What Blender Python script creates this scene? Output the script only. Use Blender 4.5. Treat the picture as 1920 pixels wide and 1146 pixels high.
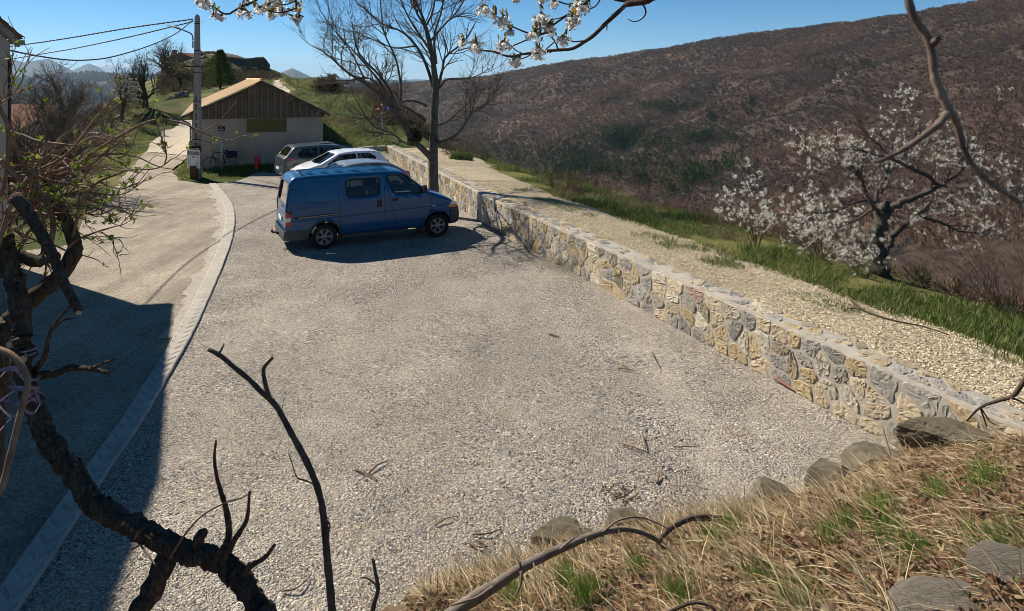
import bpy, math, random
import numpy as np
from mathutils import Vector

R = math.radians
sc = bpy.context.scene
for o in list(bpy.data.objects):
    bpy.data.objects.remove(o)
COL = sc.collection

# ------------------------------------------------------------------ camera
F, CH, YH = 1280.0, 4.5, 145.0          # focal length in photo pixels, eye height, horizon row
cd = bpy.data.cameras.new('camera')
cam = bpy.data.objects.new('camera', cd)
COL.objects.link(cam)
cam.location = (0, 0, CH)
cam.rotation_euler = (R(90), 0, 0)
cd.sensor_fit = 'HORIZONTAL'
cd.sensor_width = 36
cd.lens = 24
cd.shift_y = -(573 - YH) / 1920
cd.clip_start = 0.05
cd.clip_end = 120000
cd.dof.use_dof = True
cd.dof.focus_distance = 8
cd.dof.aperture_fstop = 8
sc.camera = cam

# ------------------------------------------------------------------ light
SUN_EL, SUN_AZ = R(41), R(58)           # sun ahead and to the left (azimuth from +Y towards -X)
sun_dir = Vector((-math.sin(SUN_AZ) * math.cos(SUN_EL), math.cos(SUN_AZ) * math.cos(SUN_EL), math.sin(SUN_EL)))
w = bpy.data.worlds.new('World')
sc.world = w
w.use_nodes = True
nt = w.node_tree
bg = nt.nodes['Background']
sky = nt.nodes.new('ShaderNodeTexSky')
sky.sky_type = 'NISHITA'
sky.sun_disc = False
sky.sun_elevation = SUN_EL
sky.sun_rotation = -SUN_AZ
sky.altitude = 900
sky.air_density = 0.6
sky.dust_density = 0.0
sky.ozone_density = 4.0
hsv = nt.nodes.new('ShaderNodeHueSaturation')      # the photograph's clear, strongly blue sky
hsv.inputs['Saturation'].default_value = 1.25
hsv.inputs['Hue'].default_value = 0.49
nt.links.new(sky.outputs[0], hsv.inputs['Color'])
nt.links.new(hsv.outputs[0], bg.inputs[0])
bg.inputs[1].default_value = 0.07
ld = bpy.data.lights.new('sun', 'SUN')
ld.energy = 5.0
ld.angle = R(0.53)
ld.color = (1.0, 0.91, 0.78)
lo = bpy.data.objects.new('sun', ld)
COL.objects.link(lo)
lo.rotation_euler = sun_dir.to_track_quat('Z', 'Y').to_euler()
sc.view_settings.view_transform = 'Standard'
sc.view_settings.look = 'None'
sc.view_settings.exposure = 0.64
sc.view_settings.gamma = 1
sc.render.film_transparent = False
sc.cycles.pixel_filter_type = 'BLACKMAN_HARRIS'
sc.cycles.filter_width = 0.8
sc.cycles.max_bounces = 6
sc.cycles.transparent_max_bounces = 12
sc.cycles.sample_clamp_indirect = 6
sc.cycles.caustics_reflective = False
sc.cycles.caustics_refractive = False

# ------------------------------------------------------------------ helpers
def at(px, py, d):
    """photo pixel at depth d -> point"""
    return np.array([(px - 960) / F * d, d, CH - (py - YH) / F * d])

def gp(px, py, z=0.0):
    """photo pixel on the level z -> point"""
    d = F * (CH - z) / (py - YH)
    return np.array([(px - 960) / F * d, d, z])

def tag(o, label=None, cat=None, group=None, kind=None):
    if label: o['label'] = label
    if cat: o['category'] = cat
    if group: o['group'] = group
    if kind: o['kind'] = kind
    return o

def empty(name, loc=(0, 0, 0), rz=0.0, label=None, cat=None, group=None):
    o = bpy.data.objects.new(name, None)
    o.empty_display_size = 0.3
    COL.objects.link(o)
    o.location = loc
    o.rotation_euler = (0, 0, rz)
    return tag(o, label, cat, group)

class MB:
    """collects geometry and links it as one mesh object"""
    def __init__(s):
        s.V = []; s.Fc = []; s.n = 0; s.C = []; s.hascol = False
    def add(s, V, Fc, mi=0, col=None, smooth=False):
        V = np.asarray(V, float).reshape(-1, 3)
        if len(V) == 0: return s
        if isinstance(Fc, np.ndarray):
            groups = [Fc]
        else:
            by = {}
            for f in Fc: by.setdefault(len(f), []).append(f)
            groups = [np.array(v, int) for v in by.values()]
        for g in groups:
            if len(g): s.Fc.append((g + s.n, mi, smooth))
        s.V.append(V)
        if col is None:
            c = np.ones((len(V), 3))
        else:
            c = np.broadcast_to(np.asarray(col, float), (len(V), 3)); s.hascol = True
        s.C.append(c)
        s.n += len(V)
        return s
    def box(s, c, size, rz=0.0, mi=0, taper=1.0, col=None):
        x, y, z = [q / 2 for q in size]
        P = []
        for k, (sx, sy, sz) in enumerate([(-1,-1,-1),(1,-1,-1),(1,1,-1),(-1,1,-1),(-1,-1,1),(1,-1,1),(1,1,1),(-1,1,1)]):
            t = taper if sz > 0 else 1
            a, b = sx * x * t, sy * y * t
            P.append((c[0] + a * math.cos(rz) - b * math.sin(rz), c[1] + a * math.sin(rz) + b * math.cos(rz), c[2] + sz * z))
        return s.add(P, np.array([(3,2,1,0),(4,5,6,7),(0,1,5,4),(1,2,6,5),(2,3,7,6),(3,0,4,7)]), mi, col)
    def bar(s, a, b, wid, hei, mi=0, up=(0, 0, 1), col=None):
        a, b = Vector(a), Vector(b)
        t = (b - a).normalized(); u = Vector(up)
        n = t.cross(u).normalized(); u = n.cross(t).normalized()
        P = [p + n * sx * wid / 2 + u * sz * hei / 2 for p in (a, b) for sx, sz in ((-1,-1),(1,-1),(1,1),(-1,1))]
        return s.add([tuple(p) for p in P], np.array([(0,1,2,3),(7,6,5,4),(0,4,5,1),(1,5,6,2),(2,6,7,3),(3,7,4,0)]), mi, col)
    def tubes(s, P, rad, n=5, mi=0, smooth=True, col=None, cap=True):
        """P (M,K,3), rad (M,K): M tubes of K rings"""
        P = np.asarray(P, float); rad = np.asarray(rad, float)
        if P.ndim == 2: P = P[None]; rad = np.broadcast_to(rad, (1, P.shape[1]))
        M, K, _ = P.shape
        T = np.gradient(P, axis=1)
        T /= np.linalg.norm(T, axis=2, keepdims=True) + 1e-9
        mean = np.abs(T.mean(axis=1))
        ref = np.where((mean[:, 2] < 0.8)[:, None], np.array([[0, 0, 1.0]]), np.array([[1.0, 0.15, 0]]))
        N = np.cross(T, ref[:, None, :]); N /= np.linalg.norm(N, axis=2, keepdims=True) + 1e-9
        Bn = np.cross(T, N)
        a = np.arange(n) * 2 * np.pi / n
        V = P[:, :, None, :] + rad[:, :, None, None] * (np.cos(a)[None, None, :, None] * N[:, :, None, :] + np.sin(a)[None, None, :, None] * Bn[:, :, None, :])
        m, k, j = np.meshgrid(np.arange(M), np.arange(K - 1), np.arange(n), indexing='ij')
        b = m * K * n + k * n; j2 = (j + 1) % n
        Q = np.stack([b + j, b + j2, b + n + j2, b + n + j], -1).reshape(-1, 4)
        if col is not None and np.ndim(col) == 2:
            col = np.repeat(col, K * n, axis=0)
        base = s.n
        s.add(V.reshape(-1, 3), Q, mi, col, smooth)
        if cap and n > 3:
            mm = np.arange(M)[:, None] * K * n
            s.Fc.append((base + mm + np.arange(n)[None, ::-1], mi, False))
            s.Fc.append((base + mm + (K - 1) * n + np.arange(n)[None, :], mi, False))
        return s
    def tube(s, pts, r0, r1=None, n=6, mi=0, smooth=True, col=None):
        pts = np.asarray(pts, float)
        if np.ndim(r0) == 0:
            r0 = np.linspace(r0, r0 if r1 is None else r1, len(pts))
        return s.tubes(pts[None], np.asarray(r0)[None], n, mi, smooth, col)
    def lathe(s, prof, n=20, mi=0, M=None, smooth=True, col=None):
        """prof [(r,z)] round the local z axis, M maps points"""
        a = np.arange(n) * 2 * np.pi / n
        pr = np.array(prof, float)
        V = np.stack([pr[:, 0, None] * np.cos(a), pr[:, 0, None] * np.sin(a), np.repeat(pr[:, 1, None], n, 1)], -1).reshape(-1, 3)
        K = len(pr)
        k, j = np.meshgrid(np.arange(K - 1), np.arange(n), indexing='ij')
        j2 = (j + 1) % n
        Q = np.stack([k * n + j, k * n + j2, (k + 1) * n + j2, (k + 1) * n + j], -1).reshape(-1, 4)
        if M is not None: V = M(V)
        return s.add(V, Q, mi, col, smooth)
    def prism(s, poly, h, mi=0, M=None, col=None):
        """poly [(x,y)] extruded h along z, M maps points"""
        poly = np.asarray(poly, float); n = len(poly)
        V = np.concatenate([np.c_[poly, np.zeros(n)], np.c_[poly, np.full(n, h)]])
        if M is not None: V = M(V)
        Fc = [tuple(range(n))[::-1], tuple(range(n, 2 * n))] + [(i, (i + 1) % n, n + (i + 1) % n, n + i) for i in range(n)]
        return s.add(V, Fc, mi, col)
    def build(s, name, mats, parent=None, loc=None, rz=0.0):
        me = bpy.data.meshes.new(name)
        V = np.concatenate(s.V)
        me.vertices.add(len(V)); me.vertices.foreach_set('co', V.ravel())
        tot = np.concatenate([np.full(len(g), g.shape[1]) for g, _, _ in s.Fc])
        idx = np.concatenate([g.ravel() for g, _, _ in s.Fc])
        mi = np.concatenate([np.full(len(g), m) for g, m, _ in s.Fc])
        sm = np.concatenate([np.full(len(g), q, bool) for g, _, q in s.Fc])
        me.loops.add(len(idx)); me.loops.foreach_set('vertex_index', idx.astype(np.int32))
        me.polygons.add(len(tot))
        me.polygons.foreach_set('loop_start', np.concatenate([[0], np.cumsum(tot)[:-1]]).astype(np.int32))
        me.polygons.foreach_set('loop_total', tot.astype(np.int32))
        me.polygons.foreach_set('material_index', mi.astype(np.int32))
        me.polygons.foreach_set('use_smooth', sm)
        me.update(calc_edges=True)
        if s.hascol:
            at_ = me.color_attributes.new('Col', 'FLOAT_COLOR', 'POINT')
            at_.data.foreach_set('color', np.c_[np.concatenate(s.C), np.ones(len(V))].ravel())
        for m in (mats if isinstance(mats, (list, tuple)) else [mats]):
            me.materials.append(m)
        o = bpy.data.objects.new(name, me)
        COL.objects.link(o)
        if parent: o.parent = parent
        if loc is not None: o.location = loc
        o.rotation_euler = (0, 0, rz)
        return o

def resample(pts, K):
    pts = np.asarray(pts, float)
    d = np.r_[0, np.cumsum(np.linalg.norm(np.diff(pts, axis=0), axis=1))]
    t = np.linspace(0, d[-1], K)
    return np.stack([np.interp(t, d, pts[:, i]) for i in range(pts.shape[1])], -1)

def smooth_line(pts, K):
    """Catmull-Rom through the points, resampled to K"""
    P = np.asarray(pts, float)
    P = np.concatenate([[2 * P[0] - P[1]], P, [2 * P[-1] - P[-2]]])
    out = []
    for i in range(1, len(P) - 2):
        for t in np.linspace(0, 1, 8, endpoint=False):
            a, b, c, d = P[i - 1], P[i], P[i + 1], P[i + 2]
            out.append(0.5 * (2 * b + (c - a) * t + (2 * a - 5 * b + 4 * c - d) * t * t + (3 * b - a - 3 * c + d) * t ** 3))
    out.append(P[-2])
    return resample(out, K)

def _h(i, j, s):
    n = (i * 374761393 + j * 668265263 + s * 974634377) & 0xffffffff
    n = ((n ^ (n >> 13)) * 1274126177) & 0xffffffff
    return ((n ^ (n >> 16)) & 0xffff) / 65535.0

def vnoise(x, y, s=0):
    x = np.asarray(x, float); y = np.asarray(y, float)
    i = np.floor(x).astype(np.int64); j = np.floor(y).astype(np.int64)
    u = x - i; v = y - j
    u = u * u * (3 - 2 * u); v = v * v * (3 - 2 * v)
    return (_h(i, j, s) * (1 - u) + _h(i + 1, j, s) * u) * (1 - v) + (_h(i, j + 1, s) * (1 - u) + _h(i + 1, j + 1, s) * u) * v

def fbm(x, y, o=4, s=0):
    r = 0; a = 0.5
    for k in range(o):
        r = r + a * (vnoise(x * 2 ** k + 17.3 * k, y * 2 ** k - 9.1 * k, s + k) * 2 - 1); a *= 0.5
    return r

def sstep(a, b, x):
    t = np.clip((np.asarray(x, float) - a) / (b - a), 0, 1)
    return t * t * (3 - 2 * t)

# ------------------------------------------------------------------ materials
class NM:
    def __init__(s, name):
        s.m = bpy.data.materials.new(name); s.m.use_nodes = True
        s.t = s.m.node_tree; s.b = s.t.nodes['Principled BSDF']
    def n(s, typ, **kw):
        q = s.t.nodes.new(typ)
        for k, v in kw.items():
            if k.startswith('i_'): q.inputs[k[2:].replace('_', ' ')].default_value = v
            else: setattr(q, k, v)
        return q
    def l(s, a, b): s.t.links.new(a, b)
    def pos(s, sc_=(1, 1, 1), obj=False):
        if obj: src = s.n('ShaderNodeTexCoord').outputs['Object']
        else: src = s.n('ShaderNodeNewGeometry').outputs['Position']
        mp = s.n('ShaderNodeMapping'); mp.inputs['Scale'].default_value = sc_
        s.l(src, mp.inputs['Vector']); return mp.outputs['Vector']
    def noise(s, vec, scale, detail=6, rough=0.6, dist=0.0):
        q = s.n('ShaderNodeTexNoise'); q.inputs['Scale'].default_value = scale
        q.inputs['Detail'].default_value = detail; q.inputs['Roughness'].default_value = rough
        q.inputs['Distortion'].default_value = dist
        s.l(vec, q.inputs['Vector']); return q.outputs['Fac']
    def voro(s, vec, scale, feature='F1', out='Distance', rnd=1.0):
        q = s.n('ShaderNodeTexVoronoi', feature=feature); q.inputs['Scale'].default_value = scale
        q.inputs['Randomness'].default_value = rnd
        s.l(vec, q.inputs['Vector']); return q.outputs[out]
    def ramp(s, fac, stops, interp='LINEAR'):
        q = s.n('ShaderNodeValToRGB'); q.color_ramp.interpolation = interp
        e = q.color_ramp.elements
        while len(e) < len(stops): e.new(0.5)
        for k, (p, c) in enumerate(stops):
            e[k].position = p; e[k].color = (*c, 1) if len(c) == 3 else c
        s.l(fac, q.inputs['Fac']); return q.outputs['Color']
    def mix(s, fac, a, b, mode='MIX'):
        q = s.n('ShaderNodeMix', data_type='RGBA', blend_type=mode)
        if hasattr(fac, 'is_linked') or hasattr(fac, 'links'): s.l(fac, q.inputs[0])
        else: q.inputs[0].default_value = fac
        for k, v in ((6, a), (7, b)):
            if isinstance(v, tuple): q.inputs[k].default_value = (*v, 1)
            else: s.l(v, q.inputs[k])
        return q.outputs[2]
    def math(s, op, a, b=None):
        q = s.n('ShaderNodeMath', operation=op)
        for k, v in ((0, a), (1, b)):
            if v is None: continue
            if isinstance(v, (int, float)): q.inputs[k].default_value = v
            else: s.l(v, q.inputs[k])
        return q.outputs[0]
    def attr(s, name='Col'):
        return s.n('ShaderNodeAttribute', attribute_name=name).outputs['Color']
    def bump(s, h, dist=0.01, strength=1.0, prev=None):
        q = s.n('ShaderNodeBump'); q.inputs['Distance'].default_value = dist; q.inputs['Strength'].default_value = strength
        s.l(h, q.inputs['Height'])
        if prev is not None: s.l(prev, q.inputs['Normal'])
        return q.outputs['Normal']
    def out(s, col=None, rough=0.85, normal=None, metal=0.0, spec=0.3, coat=0.0):
        b = s.b
        if col is not None:
            if isinstance(col, tuple): b.inputs['Base Color'].default_value = (*col, 1)
            else: s.l(col, b.inputs['Base Color'])
        if isinstance(rough, (int, float)): b.inputs['Roughness'].default_value = rough
        else: s.l(rough, b.inputs['Roughness'])
        b.inputs['Metallic'].default_value = metal
        b.inputs['Specular IOR Level'].default_value = spec
        if coat:
            b.inputs['Coat Weight'].default_value = coat; b.inputs['Coat Roughness'].default_value = 0.04
        if normal is not None: s.l(normal, b.inputs['Normal'])
        return s.m

def noisy(name, c1, c2, scale=4.0, rough=0.85, bscale=None, bdist=0.005, spec=0.3, metal=0.0, obj=False, stretch=(1, 1, 1), coat=0.0, c3=None):
    m = NM(name); v = m.pos(stretch, obj)
    f = m.noise(v, scale, 8, 0.65)
    stops = [(0.3, c1), (0.7, c2)] if c3 is None else [(0.25, c1), (0.5, c2), (0.75, c3)]
    col = m.ramp(f, stops)
    nrm = m.bump(m.noise(v, bscale, 6, 0.7), bdist) if bscale else None
    return m.out(col, rough, nrm, metal, spec, coat)

def attr_mat(name, var=0.35, scale=20.0, rough=0.85, bscale=None, bdist=0.004, spec=0.25, trans=0.0):
    """colour from the mesh's own colour attribute, with grain"""
    m = NM(name); v = m.pos()
    g = m.ramp(m.noise(v, scale, 6, 0.65), [(0.25, (1 - var,) * 3), (0.75, (1 + var,) * 3)])
    col = m.mix(1.0, m.attr(), g, 'MULTIPLY')
    nrm = m.bump(m.noise(v, bscale, 6, 0.7), bdist) if bscale else None
    mm = m.out(col, rough, nrm, 0, spec)
    if trans:
        t = m.n('ShaderNodeBsdfTranslucent'); m.l(col, t.inputs['Color'])
        x = m.n('ShaderNodeMixShader'); x.inputs[0].default_value = trans
        m.l(m.b.outputs[0], x.inputs[1]); m.l(t.outputs[0], x.inputs[2])
        m.l(x.outputs[0], m.t.nodes['Material Output'].inputs['Surface'])
    return mm

def glass_mat(name, tint, gloss=0.06):
    m = NM(name)
    tr = m.n('ShaderNodeBsdfTransparent'); tr.inputs['Color'].default_value = (*tint, 1)
    gl = m.n('ShaderNodeBsdfGlossy'); gl.inputs['Roughness'].default_value = 0.02
    fr = m.n('ShaderNodeFresnel'); fr.inputs['IOR'].default_value = 1.5
    x = m.n('ShaderNodeMixShader')
    m.l(fr.outputs[0], x.inputs[0]); m.l(tr.outputs[0], x.inputs[1]); m.l(gl.outputs[0], x.inputs[2])
    m.l(x.outputs[0], m.t.nodes['Material Output'].inputs['Surface'])
    return m.m

def bark_mat(name, c1, c2, scale=9.0, bdist=0.01):
    m = NM(name); v = m.pos((1, 1, 0.35))
    f = m.noise(v, scale, 8, 0.7, 0.6)
    col = m.ramp(f, [(0.3, c1), (0.65, c2)])
    return m.out(col, 0.92, m.bump(m.noise(v, scale * 3, 6, 0.75), bdist), 0, 0.15)
# ================================================================== terrain
rng = np.random.default_rng(7)
WALL = np.array([(10.0, -3.8), (4.69, 8.23), (-0.636, 20.35), (-6.64, 36.2)])
EDGE = np.array([(13.0, -6), (10.6, 4), (7.84, 10.46), (7.08, 13.3), (4.5, 19.85), (0.2, 27), (-2.6, 33.5), (-5.2, 38), (-9.0, 46), (-15.2, 62), (-24.5, 77), (-33, 105), (-45, 150), (-60, 200)])

def sdist(X, Y, L):
    """signed distance to a polyline running away from the camera, right side positive"""
    best = np.full(X.shape, 1e9); sg = np.ones(X.shape)
    for a, b in zip(L[:-1], L[1:]):
        d = b - a; l2 = d @ d
        t = np.clip(((X - a[0]) * d[0] + (Y - a[1]) * d[1]) / l2, 0, 1)
        qx = X - a[0] - t * d[0]; qy = Y - a[1] - t * d[1]
        r = np.hypot(qx, qy)
        s_ = np.where(d[1] * (X - a[0]) - d[0] * (Y - a[1]) > 0, 1.0, -1.0)
        m = r < best
        best = np.where(m, r, best); sg = np.where(m, s_, sg)
    return best * sg

CTRL = []
for x in np.arange(-14, 9, 4.0):
    for y in np.arange(-4, 34, 4.0):
        CTRL.append((x, y, 0.0))
CTRL += [(-18, 12, 0), (-18, 20, 0), (-18, 27, 0), (-17, 31, 0), (-16.5, 33, 0), (-20, 36, 0), (-22, 42.7, 0.05), (-27, 54.8, 0.35), (-26, 50, 0.2),
         (-30, 60, 0.8), (-12.6, 33.0, 0.08), (-11.5, 34.3, 0.3), (-10, 35, 1.2), (-10.5, 36.5, 1.4), (-8.5, 36.3, 1.0), (-6.7, 37.5, 0.9),
         (-14, 38, 0.8), (-9.2, 43, 2.0), (-14, 45, 2.4), (-13, 55, 3.1), (-15.5, 62, 3.45), (-19, 60, 3.4), (-25, 75, 4.15), (-22, 68, 4.0), (-18, 48, 1.4), (-24, 60, 1.6),
         (-30, 80, 3.9), (-38, 95, 4.6), (-32, 90, 4.4), (-41, 110, 5.3), (-49, 112, 8.4), (-45, 112, 7.8), (-52, 116, 8.0), (-56, 118, 7.2), (-44, 104, 5.0), (-50, 100, 4.4),
         (-28.9, 50, 1.1), (-33.3, 62, 1.7), (-34, 70, 2.4), (-38.8, 80, 3.2), (-43, 86, 3.8), (-27, 42, 0.4), (-24, 36, 0.1),
         (-22, 28, -0.3), (-30, 36, -1.2), (-36, 46, -2.4), (-42, 58, -2.0), (-50, 74, -2), (-62, 100, -1.0), (-70, 110, -8), (-46, 44, -8), (-60, 64, -9), (-75, 90, -14), (-75, 50, -20), (-75, 20, -18),
         (-40, 20, -3), (-30, 10, -0.5), (-75, 140, -18), (-50, 140, 0), (-40, 150, -6), (-20, 150, -20), (-60, 168, -14), (-30, 0, -1), (-75, 0, -16), (10, 40, 0), (20, 80, 2), (10, 170, -10)]
CTRL = np.array(CTRL, float)
_E = 4.0
_D = np.sqrt(((CTRL[:, None, :2] - CTRL[None, :, :2]) ** 2).sum(-1) + _E)
_W = np.linalg.solve(_D + 1e-3 * np.eye(len(CTRL)), CTRL[:, 2] - 0.5)

def rbf(X, Y):
    out = np.full(X.shape, 0.5)
    for (cx, cy, _), wgt in zip(CTRL, _W):
        out += wgt * np.sqrt((X - cx) ** 2 + (Y - cy) ** 2 + _E)
    return out

def terrain(X, Y):
    X = np.asarray(X, float); Y = np.asarray(Y, float)
    z = rbf(X, Y)
    flat = 1 - sstep(27, 33, Y)
    z = z * (1 - flat * sstep(-17, -14, X))
    ow = sdist(X, Y, WALL)
    prof = 0.86 - 0.085 * np.clip(ow - 1.5, 0, 4)
    k = sstep(0.05, 0.3, ow) * (1 - sstep(35.2, 37.2, Y))
    z = z * (1 - k) + prof * k
    oe = sdist(X, Y, EDGE)
    o = np.clip(oe, 0, None)
    drop = (0.36 * (np.sqrt(o * o + 0.8) - 0.894) + 0.16 * np.clip(o - 9, 0, None)) * (1 + 1.0 * sstep(20, 31, Y))
    z = z - drop
    far = sstep(28, 45, Y) + sstep(0.2, 3, oe)
    z = z + np.clip(far, 0, 1) * 0.22 * fbm(X * 0.35, Y * 0.35, 4, 3) + sstep(1.8, 3, ow) * 0.10 * fbm(X * 1.3, Y * 1.3, 3, 8)
    return z

def tz(x, y): return float(terrain(np.array([x]), np.array([y]))[0])

gx = np.concatenate([np.arange(-80, -40, 1.5), np.arange(-40, 14, 0.45), np.arange(14, 75, 2.0)])
gy = np.concatenate([np.arange(-8, 60, 0.45), np.arange(60, 190, 1.0)])
GX, GY = np.meshgrid(gx, gy)
GZ = terrain(GX, GY)
OW = sdist(GX, GY, WALL); OE = sdist(GX, GY, EDGE)
def inside(X, Y, poly):
    r = np.zeros(X.shape, bool); n = len(poly)
    for k in range(n):
        (x1, y1), (x2, y2) = poly[k][:2], poly[(k + 1) % n][:2]
        if y1 == y2: continue
        r ^= ((y1 > Y) != (y2 > Y)) & (X < (x2 - x1) * (Y - y1) / (y2 - y1) + x1)
    return r
TRACK_L = np.array([(-21.6, 40.0), (-24.4, 46.5), (-26.6, 52), (-28.0, 57), (-29.2, 60)])
TRACK_R = np.array([(-17.6, 37.0), (-20.4, 43.5), (-23.0, 49.5), (-24.8, 55), (-26.6, 59)])
ROAD_FAR = [(-14.6, 30.4), (-15.6, 31.6), (-16.4, 34.0), (-17.4, 37.2), (-21.8, 40.3), (-20.2, 36), (-18.6, 32), (-15.9, 26)]
low = inside(GX, GY, np.concatenate([TRACK_L, TRACK_R[::-1]])) | inside(GX, GY, ROAD_FAR)
flat_zone = ((OW < 0.3) & (GY < 30.5) & (GX > -16)) | low
gz = GZ - np.where(flat_zone, 0.09, 0.0)
gz = np.where((OW > -0.6) & (OW < 0.62) & (GY < 35.5), -0.08, gz)
n1 = fbm(GX * 0.5, GY * 0.5, 4, 21); n2 = fbm(GX * 0.16, GY * 0.16, 4, 22)
green = np.array([0.06, 0.082, 0.022]); olive = np.array([0.15, 0.145, 0.05]); dry = np.array([0.20, 0.155, 0.085]); litter = np.array([0.11, 0.075, 0.05])
def lerp(a, b, t): return a + (b - a) * t[..., None]
gc = lerp(np.broadcast_to(green, GX.shape + (3,)), olive, sstep(-0.15, 0.35, n1 + n2))
gc = lerp(gc, dry, 0.6 * sstep(0.1, 0.5, n1) * sstep(35, 45, GY))
gc = lerp(gc, litter, sstep(0.8, 3.2, OE + 1.2 * n1))
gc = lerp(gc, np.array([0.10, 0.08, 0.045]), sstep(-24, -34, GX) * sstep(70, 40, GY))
gc = lerp(gc, np.array([0.16, 0.13, 0.10]), sstep(5.2, 7.5, GZ) * sstep(90, 100, GY))
ny, nx = GX.shape
J, I = np.meshgrid(np.arange(ny - 1), np.arange(nx - 1), indexing='ij')
b_ = J * nx + I
gmat = attr_mat('grass_soil', 0.55, 9.0, 0.95, 14.0, 0.05, 0.1)
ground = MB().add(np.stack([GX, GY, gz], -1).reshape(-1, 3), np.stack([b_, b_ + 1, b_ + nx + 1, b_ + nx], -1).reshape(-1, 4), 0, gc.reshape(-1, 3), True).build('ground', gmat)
tag(ground, kind='structure')

# ------------------------------------------------------------------ sheets on the ground
def strip(name, left, right, mat_, n=120, m=16, dz=0.01, jit=0.0, col=None, zfun=terrain, seed=1):
    Lp = resample(left, n); Rp = resample(right, n)
    if jit:
        s_ = np.arange(n)
        Lp = Lp + jit * np.c_[fbm(s_ * .31, s_ * 0, 3, seed), fbm(s_ * .31, s_ * 0 + 5, 3, seed)]
        Rp = Rp + jit * np.c_[fbm(s_ * .33, s_ * 0 + 9, 3, seed), fbm(s_ * .33, s_ * 0 + 14, 3, seed)]
    t = np.linspace(0, 1, m)[None, :, None]
    P = Lp[:, None, :2] * (1 - t) + Rp[:, None, :2] * t
    z = zfun(P[..., 0], P[..., 1]) + dz
    V = np.concatenate([P, z[..., None]], -1).reshape(-1, 3)
    i, j = np.meshgrid(np.arange(n - 1), np.arange(m - 1), indexing='ij')
    b = i * m + j
    o = MB().add(V, np.stack([b, b + 1, b + m + 1, b + m], -1).reshape(-1, 4), 0, col, True).build(name, mat_)
    return tag(o, kind='structure')

KERB = np.array([gp(x, y)[:2] for x, y in [(398, 346), (420, 372), (431, 398), (428, 440), (410, 492), (383, 552), (349, 622), (308, 692), (248, 790), (179, 890), (110, 990), (50, 1080), (-20, 1185), (-160, 1400)]])
KERB = smooth_line(KERB, 160)

def gravel_mat(name, cells, dust, scale, dist, patch, tracks=False, earth=(0.40, 0.29, 0.17)):
    m = NM(name); v = m.pos()
    nz = m.n('ShaderNodeTexNoise'); nz.inputs['Scale'].default_value = scale * 0.8; m.l(v, nz.inputs['Vector'])
    sc2 = m.n('ShaderNodeVectorMath', operation='SCALE'); m.l(nz.outputs['Color'], sc2.inputs[0]); sc2.inputs['Scale'].default_value = 0.55 / scale
    wv = m.n('ShaderNodeVectorMath', operation='ADD'); m.l(v, wv.inputs[0]); m.l(sc2.outputs[0], wv.inputs[1]); vv = wv.outputs[0]
    def layer(k):
        c = m.voro(vv, scale * k, 'F1', 'Color'); d = m.voro(vv, scale * k, 'F1', 'Distance')
        q = m.n('ShaderNodeSeparateColor'); m.l(c, q.inputs[0])
        return m.ramp(q.outputs[0], cells), d, q.outputs[2]
    s1, d1, h1 = layer(1.0); s2, d2, h2 = layer(2.1)
    pick = m.ramp(m.noise(v, 0.7, 6, 0.65, 0.5), [(0.40, (0, 0, 0)), (0.58, (1, 1, 1))])
    pick2 = m.ramp(m.noise(v, 9, 3, 0.6), [(0.45, (0, 0, 0)), (0.55, (1, 1, 1))])
    pk = m.math('MULTIPLY', m.math('ADD', pick, pick2), 0.5)
    pk = m.ramp(pk, [(0.35, (0, 0, 0)), (0.65, (1, 1, 1))])
    col = m.mix(pk, s1, s2)
    # compacted dusty ground, in patches and along the wheel tracks
    big = m.noise(v, 0.9, 7, 0.68, 1.0)
    if tracks:
        mp = m.n('ShaderNodeMapping'); m.l(v, mp.inputs['Vector']); mp.inputs['Rotation'].default_value = (0, 0, R(-22)); mp.inputs['Scale'].default_value = (0.62, 0.05, 1)
        wt = m.noise(mp.outputs[0], 1.0, 3, 0.5, 0.6)
        big = m.math('ADD', m.math('MULTIPLY', big, 0.62), m.math('MULTIPLY', wt, 0.38))
    d = m.ramp(big, [(0.44, (0, 0, 0)), (0.62, (patch,) * 3)])
    g = m.ramp(m.noise(v, 46, 4, 0.7), [(0.30, (0, 0, 0)), (0.62, (1, 1, 1))])
    col = m.mix(m.math('MULTIPLY', d, g), col, dust)
    sp = m.ramp(m.noise(v, 1.7, 6, 0.7, 0.4), [(0.585, (0, 0, 0)), (0.68, (0.85,) * 3)])
    col = m.mix(m.math('MULTIPLY', sp, g), col, earth)
    tone = m.ramp(m.noise(v, 0.5, 6, 0.65, 0.4), [(0.3, (0.80, 0.79, 0.785)), (0.7, (1.17, 1.155, 1.13))])
    col = m.mix(1.0, col, tone, 'MULTIPLY')
    gap = m.ramp(m.math('MINIMUM', d1, d2), [(0.25, (1, 1, 1)), (0.55, (0.42, 0.42, 0.43))])
    col = m.mix(0.75, col, gap, 'MULTIPLY')
    hh = m.math('ADD', m.math('SUBTRACT', 1.0, d1), m.math('MULTIPLY', m.math('SUBTRACT', 1.0, d2), 0.45))
    hh = m.math('ADD', hh, m.math('MULTIPLY', h1, 0.5))
    hh = m.math('MULTIPLY', hh, m.math('SUBTRACT', 1.15, m.math('MULTIPLY', d, 0.75)))
    return m.out(col, 0.9, m.bump(hh, dist), 0, 0.2)

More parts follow.
